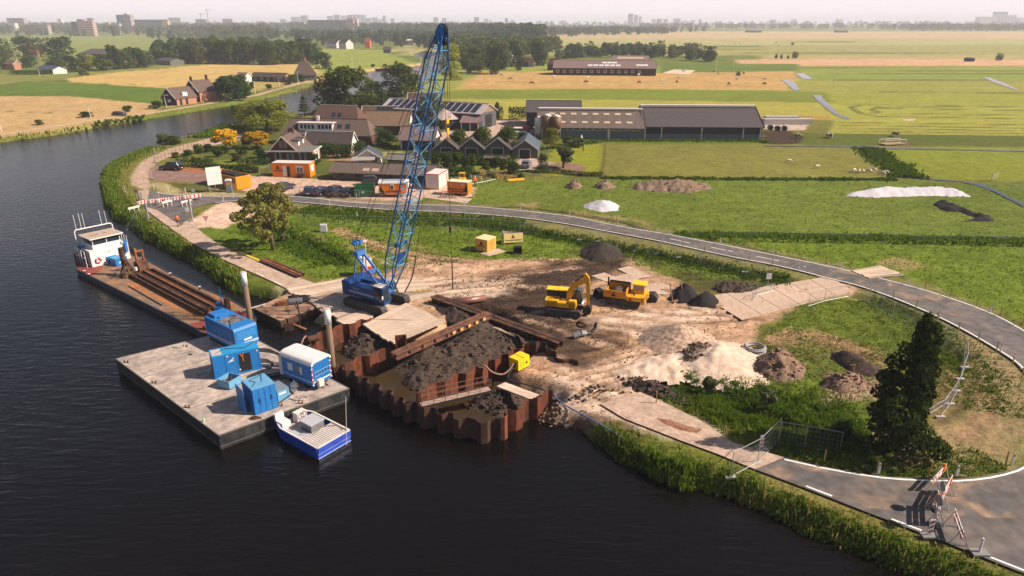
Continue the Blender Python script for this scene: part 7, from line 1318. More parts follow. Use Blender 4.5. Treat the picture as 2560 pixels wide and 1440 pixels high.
# 5 solar barn
t, L, D, zr = bld("solar_barn", "large barn whose whole roof is covered with solar panels", (955,268),(1200,284), 4.3, M("barn_roof_mauve",(.40,.33,.33),.8), GRYB, ry=245, pitch=24, cat="barn", gw=M("barn_side_tan", S(150,130,110), .9, n1=.1))
SOL = M("solar_panel", (.012,.018,.035), .25, spec=.8); tn = math.tan(R(24))
n = 14
for i in range(n):
    mb = MB()
    for r in range(5):
        for c in range(3):
            x0 = L*.035+L*.93*(i+c/3.15)/n; x1 = x0+L*.93/n/3.15-(.1 if c < 2 else .34); y0 = .2+(D/2-.5)*r/5; y1 = y0+(D/2-.5)/5-.16; mb.slab((x0,y0,4.3+y0*tn+.1),(x1,y0,4.3+y0*tn+.1),(x1,y1,4.3+y1*tn+.1),(x0,y1,4.3+y1*tn+.1),.05)
    mb.build("solar_panel_row", SOL, t)
mb = MB(); mb.box(L,L+.05,D*.3,D*.7,0,3.6); mb.build("barn_door", BLK, t); mb = MB(); mb.box(-.3,L+.3,-.4,-.3,4.0,4.25); mb.build("gutter", DWHITE, t); clean(t)
# 9 pavilion, 10 shed
x, y = P(1112,318); t = thing("pavilion", "round pavilion with a pale conical roof behind the stables", "pavilion", (x,y,0)); r = 4.9; mb = MB(); ze = 2.6; [mb._add([(r*math.cos(a),r*math.sin(a),ze),(r*math.cos(b),r*math.sin(b),ze),(0,0,ze+2.6)],[(0,1,2)]) for a,b in [(k*math.pi/6,(k+1)*math.pi/6) for k in range(12)]]; mb.build("roof", M("pale_roof", S(186,166,158), .8, n1=.15, s1=.8), t); mb = MB(); mb.cyl((0,0,0),(0,0,ze),r-.5,12); mb.build("wall", BLKB, t)
t, L, D, zr = bld("shed", "low open shed with a reddish roof right of the pavilion", (1152,305),(1196,306), 2.4, SHP, BLKB, ry=289, pitch=16, cat="shed"); mb = MB(); [mb.box(L*f,L*f+.2,0,.2,0,2.4) for f in (.0,.5,.95)]; mb.build("post", CREAM, t); clean(t)
# 11 stables
for i, (a, b) in enumerate(((1085,1145),(1146,1210),(1212,1276))):
    t, L, D, zr = bld("stable", ("dark gabled stable under the hanging yellow hook","dark gabled stable between two round trees","dark gabled stable left of the grey roofed barn")[i], (a,369),(b,370), 2.1, TDK, GRYB, pitch=38, D=12, gable='y', cat="stable", door=(.28,.72,2.3), group="row of stables"); mb = MB(); [mb.bar((L*f,.15,0),(L*f,.15,2.1),.1) for f in (.27,.73)]; mb.bar((L*.27,.15,2.05),(L*.73,.15,2.05),.1); mb.build("door_frame", CREAM, t); clean(t)
t, L, D, zr = bld("small_barn", "small dark boarded barn with a blue-grey roof and double door", (1281,371),(1344,372), 2.2, M("blue_grey_roof", S(96,110,118,.6), .5, n1=.12, s1=.8), GRYB, pitch=35, D=10, gable='y', cat="barn", door=(.28,.70,2.0)); mb = MB(); [mb.bar((L*f,.12,0),(L*f,.12,2.05),.12) for f in (.27,.71)]; mb.bar((L*.27,.12,2.05),(L*.71,.12,2.05),.12); mb.build("door_frame", DWHITE, t); clean(t)
# 12 long asbestos shed and small garden buildings
t, L, D, zr = bld("long_shed", "long low shed with grey corrugated roof behind the parked cars", (828,428),(1086,437), 1.7, SHG, M("grey_plank_wall", S(96,92,88), .9, n1=.3, s1=2, stretch=(.3,1,5)), ry=404, pitch=24, cat="shed")
for f in (.07,.23,.39,.55,.88): mb = MB(); mb.box(L*f,L*f+.9,.18,.25,.8,1.4); mb.build("window", BLK, t)
skylights(t,L,D,1.7,zr,((.33,.1,1.3,.9),(.42,.1,1.3,.9)), M("skylight_pink", S(200,168,150), .7)); clean(t)
t, L, D, zr = bld("garden_house", "garden house with solar panels and pale glazed porch", (886,394),(950,394), 2.1, M("slate_panel", S(84,90,100,.6), .4, n1=.1), PLAS, pitch=32, D=5.2, gable='y', cat="garden house", wins=2, rzadd=R(8)); mb = MB(); mb.slab((-.5,-2.2,1.9),(L*.8,-2.2,1.9),(L*.8,0,2.3),(-.5,0,2.3),.08); mb.build("porch_roof", M("porch_pale", S(176,166,160), .4), t); clean(t)
t, L, D, zr = bld("glass_shed", "pale glazed shed between garden house and boom", (966,396),(1028,399), 2.0, M("old_glass_roof", S(136,130,120), .4, n1=.15, s1=1), M("old_glass_wall", S(110,112,104), .5), ry=384, pitch=22, cat="shed"); clean(t)
x, y = P(1034,404); t = thing("tool_shed", "tiny shed with an orange gable beside the hedge", "shed", (x,y,0)); mb = MB(); mb.box(-.8,.8,0,1.5,0,1.8); mb.build("wall", ORG, t); mb = MB(); mb.prof([(-1,1.7),(0,2.3),(1,1.7)],-.1,1.6); mb.build("roof", TGR, t)
t, L, D, zr = bld("garden_shed", "low mossy roofed shed among the garden shrubs", (1213,393),(1262,396), 1.7, TGR, BLKB, ry=388, pitch=14, cat="shed"); clean(t)
# 15-17 dairy barns
RK = M("sky_panel", S(214,190,150), .7)
t, L, D, zr = bld("cattle_barn", "long grey cattle barn with two rows of pale roof lights behind the silos", (1343,317),(1612,320), 3.0, SHG, M("barn_lower_grey", (.10,.12,.13), .8, n1=.15), ry=272, pitch=20, cat="barn"); skylights(t,L,D,3.0,zr,[(.13+.105*i,.22,1.5,.9) for i in range(8)]+[(.13+.105*i,.68,1.5,.9) for i in range(8)], RK)
for k in range(12): mb = MB(); mb.box(L*(.22+.062*k),L*(.22+.062*k)+L*.052,.2,.25,2.2,2.75); f_ = mb.build("window", DWHITE, t); mb = MB(); mb.box(L*(.22+.062*k)+.1,L*(.22+.062*k)+L*.052-.1,.17,.2,2.3,2.65); mb.build("pane", GLASS, f_)
mb = MB(); mb.box(L*.66,L*.68,0.05,.2,0,2.9); mb.build("downpipe", CREAM, t); mb = MB(); mb.box(-.1,L+.1,D/2-.9,D/2+.9,zr-.1,zr+.35); mb.build("ridge_vent", CREAM, t); clean(t)
t, L, D, zr = bld("cattle_barn", "tall dark-roofed open cattle barn at the end of the barn row", (1611,315),(1908,317), 3.3, SHD, BLKB, ry=265, pitch=22, cat="barn"); mb = MB(); mb.box(0,L,.1,.24,0,1.3); mb.build("low_wall", M("barn_lower_grey"), t); [(lambda m: (m.box(L*f-.12,L*f+.12,.0,.2,0,3.3), m.build("post", DWHITE, t)))(MB()) for f in (.01,.15,.49,.84,.985)]; mb = MB(); mb.box(-.1,L+.1,D/2-.8,D/2+.8,zr-.1,zr+.4); mb.build("ridge_vent", DWHITE, t); clean(t)  # black wall stands in for the shade inside the open front
t, L, D, zr = bld("hay_barn", "plain grey roofed barn behind the silos and cattle barn", (1316,279),(1452,280), 4.2, SHD, BLKB, ry=251, pitch=24, cat="barn"); clean(t)
t, L, D, zr = bld("riding_hall", "very long low barn with small windows beyond the horse paddock", (1383,169),(1641,171), 4.0, SHP, M("dark_brick_wall", S(70,46,44), .9), ry=150, pitch=20, cat="barn", gw=M("barn_side_tan")); skylights(t,L,D,4.,zr,[(.36+.055*i,.25,2.6,1.8) for i in range(6)]+[(.83+.035*i,.3,2.4,1.8) for i in range(3)]+[(.5+.05*i,.6,2.6,1.8) for i in range(3)], WHITE)
for k in range(13): mb = MB(); x = L*(.03+.0665*k); mb.box(x,x+1.6,.18,.25,1.4,2.8); f_ = mb.build("window", DWHITE, t); mb = MB(); mb.box(x+.2,x+1.4,.15,.18,1.6,2.6); mb.build("pane", GLASS, f_)
clean(t)
t, L, D, zr = bld("hall", "small barn with dotted roof lights beyond the long paddock barn", (1530,150),(1621,151), 4, SHP, BLKB, ry=138, pitch=18, cat="barn"); skylights(t,L,D,4,zr,[(.2+.1*i,.3,2.8,3.) for i in range(7)], RK); clean(t)
# silos
def silo(px, top, w, label, body, cone=False):
    x, y = P(*px); h = HT(y, top); t = thing("feed_silo", label, "silo", (x,y,0), 0, "feed silos"); mb = MB(); mb.cyl((0,0,h*.42),(0,0,h-.5),w,14); mb.cyl((0,0,h*.12),(0,0,h*.42),.3,14,w); mb.build("tank", body, t, True); mb = MB(); mb.cyl((0,0,h-.5),(0,0,h),w*1.02,14,.25); mb.build("top", DWHITE, t, True); mb = MB(); [mb.tube([(w*.8*a,w*.8*b,0),(w*.8*a,w*.8*b,h*.5)],.08,5) for a,b in ((-1,-1),(1,-1),(1,1),(-1,1))]; mb.build("leg", GALV, t)
SB = M("silo_brown", S(128,94,66), .6, n1=.15, s1=2, stretch=(1,1,.2))
silo((1346,346),290,1.0,"small white funnel silo first in the row of silos",DWHITE); silo((1366,347),284,1.35,"brown silo in the middle of the row of silos",SB); silo((1389,348),286,1.35,"brown silo nearest the barn windows",SB); silo((1226,303),267,1.1,"brown silo standing alone beside the solar barn",SB)
x, y = P(1316,334); t = thing("red_machine", "bright red round hopper behind the small dark barn", "hopper", (x,y,0)); mb = MB(); mb.cyl((0,0,.5),(0,0,2.0),.9,12,1.1); mb.build("hopper", RED, t, True); mb = MB(); mb.cyl((0,0,0),(0,0,.5),.4,8); mb.build("foot", DKM, t)
x, y = P(1322,322); t = thing("telehandler", "dark old farm loader beside the silos", "loader", (x,y,0)); mb = MB(); mb.box(-1.,1.,-.8,.8,.5,1.6); mb.box(-.5,.4,-.6,.6,1.6,2.4); mb.build("body", DKM, t); mb = MB(); [mb.cyl((a,b-.15,.5),(a,b+.15,.5),.5,10) for a in (-.8,.8) for b in (-.9,.9)]; mb.build("wheel", BLK, t)
x, y = P(1453,361); t = thing("garden_statue", "white bulbous garden ornament on the lawn", "statue", (x,y,0)); mb = MB(); mb.cyl((0,0,0),(0,0,1.),.35,10,.6); mb.cyl((0,0,1.),(0,0,1.9),.6,10,.2); mb.cyl((0,0,1.9),(0,0,2.3),.2,8,.1); mb.build("figure", WHITE, t, True)
heap("bale_stack", "black wrapped bales heaped against the cattle barn", "bales", [(1385,347),(1390,335),(1415,333),(1424,345),(1410,348)], 1.6, M("bale_black",(.012,.012,.014),.3,spec=.7), 0, 41, .3, .25)
for i, (a, b) in enumerate(((1910,312),(1914,305))): x, y = P(a,b); mb = MB(); mb.box(0,(14,10)[i],0,2.2,0,1.6); o = mb.build("silage_wall", CONC); o.location = (x,y,0); tag(o, ("grey concrete silage wall nearest the cattle barn end","grey concrete silage wall behind the first one")[i], "wall")
for i, (a, b) in enumerate(((1925,325),(1943,327),(1960,327))): x, y = P(a,b); mb = MB(); mb.cyl((0,-.6,.7),(0,.6,.7),.7,12); o = mb.build("silage_bale", M("bale_black")); o.location = (x,y,0); tag(o, nth(i)+" dark round bale from the barn on the silage slab", "bale", "round bales on the slab")
# 20-23 left bank houses
t, L, D, zr = bld("brick_house", "black gabled cottage with a white dormer on the far river bank", (403,243),(443,245), 2.6, TGR, BLKB, pitch=42, D=9, gable='y', rzadd=R(-6)); mb = MB(); mb.box(L,L+.05,.3,8.7,0,2.5); mb.build("brick_side", BRKL, t); mb = MB(); mb.box(L*.75,L*.95,3.5,5.5,3.0,4.3); mb.build("dormer", WHITE, t); mb = MB(); mb.box(L,L+.1,1.5,2.5,.1,2.2); mb.box(L,L+.1,4,5,.1,2.2); mb.build("window", GLASS, t); mb = MB(); mb.box(L*.4,L*.6,.15,.25,1.0,2.0); mb.build("front_window", DWHITE, t); clean(t)
t, L, D, zr = bld("brick_house", "taller black gabled house with two white windows beside the cottage", (461,226),(500,228), 3.9, TGR, BLKB, pitch=44, D=8, gable='y', rzadd=R(-6)); mb = MB(); mb.box(L,L+.05,.3,7.7,0,3.8); mb.build("brick_side", BRKL, t)
for f in (.3,.55): mb = MB(); mb.box(L*f,L*f+.9,.13,.25,4.0,5.4); w_ = mb.build("window", DWHITE, t); mb = MB(); mb.box(L*f+.2,L*f+.7,.1,.13,4.2,5.2); mb.build("pane", GLASS, w_)
mb = MB(); mb.box(L*.4,L*.8,.13,.25,1.0,2.0); mb.build("front_window", DWHITE, t); mb = MB(); mb.box(L*.45,L*.55,.3,.9,zr-.3,zr+1.3); mb.box(L*.45,L*.55,7,7.6,zr-.3,zr+1.5); mb.build("chimney", DKM, t); clean(t)
t, L, D, zr = bld("thatched_farmhouse", "dark thatched farmhouse with a white front on the far bank", (733,187),(790,186), 3., THAT, GRYB, ry=153, pitch=48, hip=.75, wins=3); mb = MB(); mb.box(L*.55,L*.62,D/2-.5,D/2+.5,zr-.5,zr+1.6); mb.build("chimney", BRKL, t); clean(t)
t, L, D, zr = bld("long_barn", "long black barn with white window dots left of the thatched farmhouse", (628,190),(710,192), 2.6, TDK, BLKB, ry=181, pitch=30, wins=5, cat="barn", gw=BRKL); clean(t)
for nm, lb, a, b, ze, ro, wa, ry, pi, ca in (("small_house","white rendered house behind the yellow flowering shrub",(588,190),(612,191),3.,SHP,PLAS,181,35,"house"),("house","brown roofed house among the trees on the far side",(432,136),(466,138),3.5,TTAN,BLKB,122,42,"house"),("farm_shed","very long dark flat shed in front of the grove",(196,134),(318,136),4.,SHD,BLKB,121,14,"shed"),
    ("house","tan roofed house at the picture edge of the far bank",(0,158),(32,160),3.5,TTAN,BRKL,150,38,"house"),("solar_shed","dark solar roofed shed at the foot of the windmill",(92,171),(130,174),2.5,M("solar_roof",(.04,.05,.07),.3,spec=.8),DWHITE,162,24,"shed"),("greenhouse","glazed grey shed beside the grove",(384,149),(424,152),3.,SHD,M("old_glass_wall"),142,18,"shed"),
    ("red_roof_house","house with a bright red roof above the grove",(719,117),(745,119),5.,TRD,PLAS,104,45,"house"),("white_house","white terrace behind the green meadow",(815,108),(840,109),5.,SHD,PLAS,100,40,"house"),("white_house","tall white house next to the white terrace",(846,107),(864,108),6.,SHD,PLAS,97,42,"house"),("orange_gable_house","house with a glowing orange gable wall in the woods",(912,104),(924,104),7.,TRD,M("orange_wall",S(226,110,70),.8),95,40,"house"),
    ("dark_farm","dark low farmhouse beside the smoke",(958,124),(975,124),3.,TDK,BLKB,117,42,"house"),("pale_hall","pale flat hall inside the woods",(1000,102),(1032,102),5.,PLAS,PLAS,98,10,"hall"),("red_roof_house","red roofed house at the trees left of the long paddock barn",(1290,152),(1320,154),3.5,TRD,BLKB,143,40,"house"),("tiled_barn","orange tiled barn joined to the paddock barn",(1368,158),(1384,159),4.,TRD,BLKB,146,40,"barn"),
    ("white_hall","white box house left of the big oaks",(1280,147),(1292,147),5.,PLAS,PLAS,138,10,"house"),("field_hut","tiny dark hut in the dry far meadow",(2426,147),(2438,147),2.,BLKB,BLKB,144,10,"hut"),("far_shed","low grey shed at the far polder edge",(2094,77.5),(2120,77.5),4.,SHD,BLKB,75.5,10,"shed"),("far_farm","low grey farm at the far polder edge",(1870,77.5),(1905,77.5),4.,SHD,BLKB,75,12,"farm")):
    t, L, D, zr = bld(nm, lb, a, b, ze, ro, wa, ry=ry, pitch=pi, cat=ca); clean(t)
# far housing and the town on the horizon
FL = M("flat_white_bands", S(226,206,196), .8); FB = M("flat_red_brick", S(150,96,84), .85); FG = M("flat_grey", S(134,140,150), .8); FD = M("flat_dark_bands", S(70,76,88), .7); FS = M("flat_sand", S(206,170,140), .85); FX = M("flat_plum", S(120,104,112), .8)
def tower(x0, x1, top, dist, label, mat, band=None, dd=18., name="apartment_block", cat="apartment block", cap=None, y_is=None):
    ya = dist; z1 = HT(ya, top); xa = XAT(x0,0,ya,z1); xb = XAT(x1,0,ya,z1); t = thing(name, label, cat, (xa,ya,0)); mb = MB(); W = xb-xa; mb.box(0,W,0,dd,0,z1); mb.build("wall", mat, t)
    if band:
        n = max(3,int(z1/3.2)); mb = MB()
        for i in range(n): z = z1*(i+.35)/n; mb.box(W*.02,W*.98,-.25,0,z,z+z1/n*.45); mb.box(W,W+.25,.5,dd-.5,z,z+z1/n*.45)
        mb.build("window_band", band, t)
    if cap: mb = MB(); mb.box(W*cap[0],W*cap[1],2,dd-2,z1,z1+cap[2]); mb.build("roof_house", mat, t)
    return t
tower(176,190,54,1500,"dark side wing of the red brick flats on the left",FD,None,14); tower(190,229,52,1500,"white balconied flats with red roof edge nearest on the left",FB,FL,14,cap=(.02,.35,3))
tower(289,306,37,2000,"dark half of the tall twin slab tower",FD,FG,18); tower(306,324,36,2000,"white half of the tall twin slab tower",FL,FD,18,cap=(.2,.6,3)); tower(325,420,49,2100,"long low grey slab right of the tall twin tower",FG,FD,14); tower(404,418,51,1900,"sand coloured end block of the long grey slab",FS,None,14)
tower(15,58,45,2300,"white slab at the far left of the skyline",FL,FD,16); tower(92,118,62,1700,"white stepped flats among left trees",FL,FD,12); tower(260,272,56,1900,"small white flats before the tall twin tower",FS,None,12); tower(276,297,58,1900,"white low block under the tall twin tower",FL,FD,12); tower(20,36,58,1800,"small pale roofs at left in the woods",FL,None,12)
tower(143,152,47,2600,"slim white block left of the red brick flats",FL,None,14); tower(216,229,45,2900,"dark block behind the red brick flats",FX,None,14); tower(420,450,44,3600,"pale complex with arched roof",FL,FG,30); tower(488,514,48,3000,"brick block under the tower cranes",FX,FG,16); tower(555,580,47,3000,"grey block right of the tower cranes",FG,FL,16)
tower(727,760,54,2400,"low pink block left of the long brick slab",FS,FX,20); tower(768,866,50,2100,"very long brown brick slab in the middle of the skyline",FX,FD,16); tower(866,882,46,2050,"sand coloured tower at the end of the brick slab",FS,FX,16); tower(882,893,46,2080,"white flank of the sand coloured tower",FL,None,16)
sk = [(700,712,48,FX),(640,658,53,FG),(727,741,42,FX),(744,750,42,FG),(751,766,38.5,FG),(817,831,40,FG),(833,847,36.8,FD),(852,866,39,FG),(868,880,37.5,FX),(881,889,36.5,FX),(891,898,36.5,FX),(899,912,37,FG),(914,926,45,FG),(927,943,44,FG),(944,952,49,FG),(957,962,38.5,FG),(954,965,46,FG),(976,984,46,FG),(1083,1094,43,FD),(1105,1115,45,FD),(1118,1127,53,FG),(1185,1197,42.5,FD),(1211,1219,47,FD),(1222,1230,51,FG),(1262,1270,45.5,FG),(1278,1285,50,FG),(1376,1381,54,FG),(1404,1415,51,FG),(1573,1583,34,FG),(1587,1595,37,FG),(1599,1605,41,FG),(1632,1640,48,FG),(1645,1655,47,FG),(1662,1670,47.5,FG),(1687,1702,46,FG),(1731,1738,50,FG),(1751,1754,48.5,FG),(1930,1941,49,FG),(1984,1992,48,FG),(2095,2109,48,FG),(2493,2521,29.5,FG),(2524,2542,38,FG),(2548,2560,44,FG),(2450,2494,42,FL)]
for i, (a, b, tp_, m_) in enumerate(sorted(sk, key=lambda q: q[0])): tower(a, b, tp_, 4600+(i%4)*350, nth(i)+" distant tower block from the left of the town skyline", m_, None, 40., "distant_tower", "tower block")
for o in C.objects:
    if o.name.startswith("distant_tower"): o['group'] = "distant towers on the skyline"
    if o.name.startswith("apartment_block"): o['group'] = "flats at the town edge"
for px, top, d_ in ((500,31,2600),(516,21,2600)):
    z1 = HT(d_,top); x = XAT(px,0,d_,z1); t = thing("tower_crane", "thin tower crane in the skyline, the %s of two" % ("lower" if top > 25 else "taller"), "tower crane", (x,d_,0)); mb = MB(); mb.bar((0,0,0),(0,0,z1),1.2); mb.bar((-8,0,z1-6),(18,0,z1-5),.9); mb.build("mast", DKM, t)
# windmill on the left bank
x, y = P(103,165); t = thing("wind_pump", "lattice mast wind pump with red blades and an orange tail", "wind pump", (x,y,0)); z1 = HT(y,127); mb = MB(); [mb.tube([(a*.9,b*.9,0),(a*.15,b*.15,z1)],.12,5) for a,b in ((-1,-1),(1,-1),(1,1),(-1,1))]; mb.build("mast", M("mast_yellow",S(196,176,110),.7), t); mb = MB(); mb.cyl((-5,0,z1),(0,0,z1),.18,6); mb.cyl((-5.4,-.05,z1+.2),(-5.4,.1,z1+.2),.9,12); mb.build("tail", M("tail_orange",S(214,120,60),.7), t); mb = MB(); [mb.bar((.3,0,z1),(.3,4.6*math.cos(a),z1+4.6*math.sin(a)),.3,.1) for a in (1.5,3.6,5.7)]; mb.build("blade", M("blade_red",S(190,86,60),.7), t)
# poles on the left bank
for i, (a, b, top) in enumerate(((417,269,238),(228,296,262),(5,330,300),(564,250,223),(699,217,195),(747,212,180),(781,195,175),(49,174,130),(100,190,172),(199,180,163),(287,174,157),(360,166,148),(1053,158,140),(923,170,158),(883,178,140),(971,168,152),(639,235,210))):
    x, y = P(a,b); z1 = HT(y,top); t = thing("street_light" if i in (0,1) else "lamp_post", nth(i)+" thin lamp post of the far bank, counted outwards from the black cottage", "lamp post", (x,y,0), 0, "lamp posts on the far bank"); mb = MB(); mb.cyl((0,0,0),(-.3,0,z1),.11,6,.07); mb.build("pole", DWHITE, t); 
    if i < 7: mb = MB(); mb.box(-.4,1.2,-.12,.12,z1-.05,z1+.1); mb.build("lamp_head", DWHITE, t)
for a, b, top in ((1532,158,147),(1567,164,140),(1790,176,150),(1832,172,145),(1862,176,145),(1440,366,150)):
    if a == 1440: continue
    x, y = P(a,b); z1 = HT(y,top); t = thing("light_mast", nth((1532,1567,1790,1832,1862).index(a))+" slender light mast from the paddock barn", "light mast", (x,y,0), 0, "light masts of the riding ground"); mb = MB(); mb.cyl((0,0,0),(0,0,z1),.14,6); mb.build("mast", DWHITE, t)
t = thing("riding_ground", "pale sand riding rectangle beside the paddock barn", "riding ground", (0,0,0)); mb = MB(); q = PP([(1655,183),(1720,187),(1738,176),(1685,174)]); mb.prism(q, .02, .12); mb.build("sand", SANDM, t)
# ================================================================ ANIMALS
def beast(px, kind, rz, label, coat, group, coat2=None, graze=True):
    x, y = P(*px); s = {'sheep':.62,'cow':1.0,'horse':1.08}[kind]; t = thing(kind, label, kind, (x,y,gz(x,y) if y<170 else 0), rz, group); H_ = 1.0*s; bl = 1.5*s; br = {'sheep':.34,'cow':.4,'horse':.33}[kind]*s*1.05
    hd = [(.95*bl*.6+.25*s,0,H_*.95),(.95*bl*.6+.55*s,0,H_*(.45 if graze else 1.35)),(.95*bl*.6+.75*s,0,H_*(.2 if graze else 1.3))]
    p = [(-.5*bl,0,H_),(0,0,H_*.97),(.5*bl,0,H_*1.0)]+hd; e = [(0,1),(1,2),(2,3),(3,4),(4,5)]; r = [br*.9,br*1.05,br*.9,br*.5,.13*s,.09*s]
    for fx in (-.5,.45):
        for sy in (-1,1): n0 = len(p); p += [(fx*bl,sy*.2*s,H_*.7),(fx*bl+(-.06 if fx<0 else .03)*s,sy*.2*s,H_*.38),(fx*bl,sy*.2*s,.03)]; e += [(0 if fx<0 else 2,n0),(n0,n0+1),(n0+1,n0+2)]; r += [.14*s,.07*s,.055*s]
    p.append((-.62*bl,0,H_*.5)); e.append((0,len(p)-1)); r.append(.04*s)
    skinbody("body", p, e, r, coat, t); return t
WOOL = M("sheep_wool", S(236,216,190), .95); COW = M("cow_coat", (.03,.028,.028), .8, col2=(.62,.58,.52), n2=.52, n1=.05, s1=1.6); HB = M("horse_brown", S(84,54,40), .8); HG = M("horse_grey", S(226,210,196), .85)
for i, (p, lb) in enumerate((((1970,407),"lone sheep farthest along the meadow"),((2041,421),"sheep grazing alone with its shadow beside it"),((2134,431),"first sheep of the resting flock"),((2147,433),"sheep lying close in the middle of the flock"),((2156,433),"broad sheep joined to the middle of the flock"),((2173,432),"sheep after the middle pair of the flock"),((2185,430),"sheep standing higher in the flock"),((2206,438),"sheep near the hedge end of the flock"),((2215,436),"last sheep of the flock by the hedge"))):
    beast(p, 'sheep', R(20*i), lb, WOOL, "sheep on the meadow")
for i, (p, lb) in enumerate((((1997,346),"black and white cow on the mud by the silage slab"),((2072,344),"black and white cow facing the mud"),((2078,345),"black and white cow half hidden behind another"),((2236,341),"white backed cow standing alone by the gate"))): beast(p, 'cow', R(180+35*i), lb, COW, "cows by the barn", graze=i%2==0)
for i, p in enumerate(((1328,211),(1385,195),(1407,185),(1470,198),(1464,208),(1597,190),(1597,209),(1655,205),(1692,208),(1697,195),(1784,182),(1796,187),(1859,186),(1842,201),(1822,213),(1911,201),(1912,213),(1708,181),(1516,188),(1893,115),(1255,190),(1275,199))):
    beast(p, 'horse' if i < 20 else 'cow', R(200*(i%2)+i*7), nth(i)+(" grey" if i%2 else " brown")+" horse from the poplar side of the grazed paddock" if i < 20 else ("nearer" if i == 20 else "farther")+" black cow from the poplar at the paddock edge", (HG if i%2 else HB) if i < 20 else COW, "horses in the paddock" if i < 20 else "cows near the poplar")
for i in range(26):
    a = 1420+(i*97)%540; b = 107+(i*13)%9; beast((a,b), 'cow', R(i*50), "tiny dark cow far out on the polder, number "+nth(i)+" counted across", COW, "cows far out on the polder")
x, y = P(2230,362); t = thing("footbridge", "small wooden footbridge with rails over the ditch", "footbridge", (x,y,0), R(15)); mb = MB(); mb.box(-3,3,-1,1,.2,.4); mb.build("deck", WOOD, t); mb = MB(); [mb.tube([(-3,s,.4),(-3,s,1.3),(3,s,1.3),(3,s,.4)],.07,5) for s in (-1,1)]; mb.build("rail", DWHITE, t)
x, y = P(2484,452); t = thing("field_gate", "pale field gate on the dam in the ditch", "gate", (x,y,0), R(30)); mb = MB(); [mb.tube([(-1,0,z),(1.5,0,z+.1)],.05,5) for z in (.5,.9,1.3)]; mb.tube([(-1,0,0),(-1,0,1.5)],.07,5); mb.build("bar", GALV, t)
# lawn fence, pergola
def rail_fence(label, pts, h, step, name="post_fence", mat=None, rails=1, cat="fence"):
    q = resample([Vector(P(*p)) for p in pts], step); o = q[0]; t = thing(name, label, cat, (o.x,o.y,0)); m = MB()
    for v in q[:99]: mb = MB(); mb.bar((v.x-o.x,v.y-o.y,-.1),(v.x-o.x,v.y-o.y,h+gz(v.x,v.y)),.1); mb.build("post", mat or WOOD, t)
    for a, b in zip(q, q[1:]):
        for k in range(rails): m.bar((a.x-o.x,a.y-o.y,h*(1-k*.4)-.1),(b.x-o.x,b.y-o.y,h*(1-k*.4)-.1),.03)
    m.build("rail", mat or WOOD, t)
rail_fence("wire fence between garden lawn and meadow", [(1514,362),(1503,436)], 1.0, 2.5); rail_fence("row of thin posts between old road and garden plot", [(396,402),(430,385),(480,368),(540,356)], 1.1, 1.7); rail_fence("white fence behind the hedge before the stables", [(1066,382),(1190,384)], 1.0, 2.4, mat=DWHITE, rails=2); rail_fence("post and rail fence at the river bend", [(455,352),(478,347),(500,343)], 1., 1.5); rail_fence("thin stock fence at the edge of the bright meadow", [(1240,450),(1380,446),(1500,440)], .9, 3.5)
x, y = P(1440,378); t = thing("pergola", "dark round pergola frame on the lawn", "pergola", (x,y,0)); mb = MB(); [mb.tube([(a,b,0),(a,b,2.2)],.07,5) for a,b in ((-1.6,-1),(1.6,-1),(1.6,1),(-1.6,1))]; mb.tube([(1.9*math.cos(k*.5),1.3*math.sin(k*.5),2.2) for k in range(14)],.06,5); mb.build("frame", DKM, t)
x, y = P(1422,409); t = thing("garden_table", "small white table under the orchard tree", "table", (x,y,0)); mb = MB(); mb.cyl((0,0,.7),(0,0,.75),.5,10); mb.build("top", WHITE, t); mb = MB(); mb.cyl((0,0,0),(0,0,.7),.06,6); mb.build("leg", WHITE, t)
x, y = P(1303,454); t = thing("yellow_pipe", "thick yellow pipe lying at the meadow edge", "pipe", (*P(1270,455),.25)); b = P(1310,452); o = P(1270,455); mb = MB(); mb.cyl((0,0,0),(b[0]-o[0],b[1]-o[1],0),.3,10); mb.build("tube", YEL, t)
x, y = P(1240,450); t = thing("wooden_trestles", "pale wooden trestles beside the yellow pipe", "trestle", (x,y,0)); mb = MB(); [mb.bar((a,0,.8),(a+1.2,0,.8),.1) for a in (0,2)]; [mb.bar((a,0,.8),(a+s*.3,.3,0),.08) for a in (0,1.2,2,3.2) for s in (-1,1)]; mb.build("frame", M("fresh_wood"), t)
x, y = P(590,261); t = thing("moored_skiff", "small dark skiff moored at the far bank", "boat", (x,y,WZ)); mb = MB(); mb.prism([(-2,0),(-1,-.6),(1.5,-.6),(2.2,0),(1.5,.6),(-1,.6)], -.1,.5); mb.build("hull", DKM, t)
x, y = P(955,172); t = thing("moored_barge", "dark low barge moored at the river bend", "boat", (x,y,WZ)); mb = MB(); mb.prism([(-5,0),(-4,-1.3),(4,-1.3),(5,0),(4,1.3),(-4,1.3)],-.1,1.); mb.build("hull", DKM, t); mb = MB(); mb.box(-1,2,-.9,.9,1,1.8); mb.build("cabin", YEL, t)
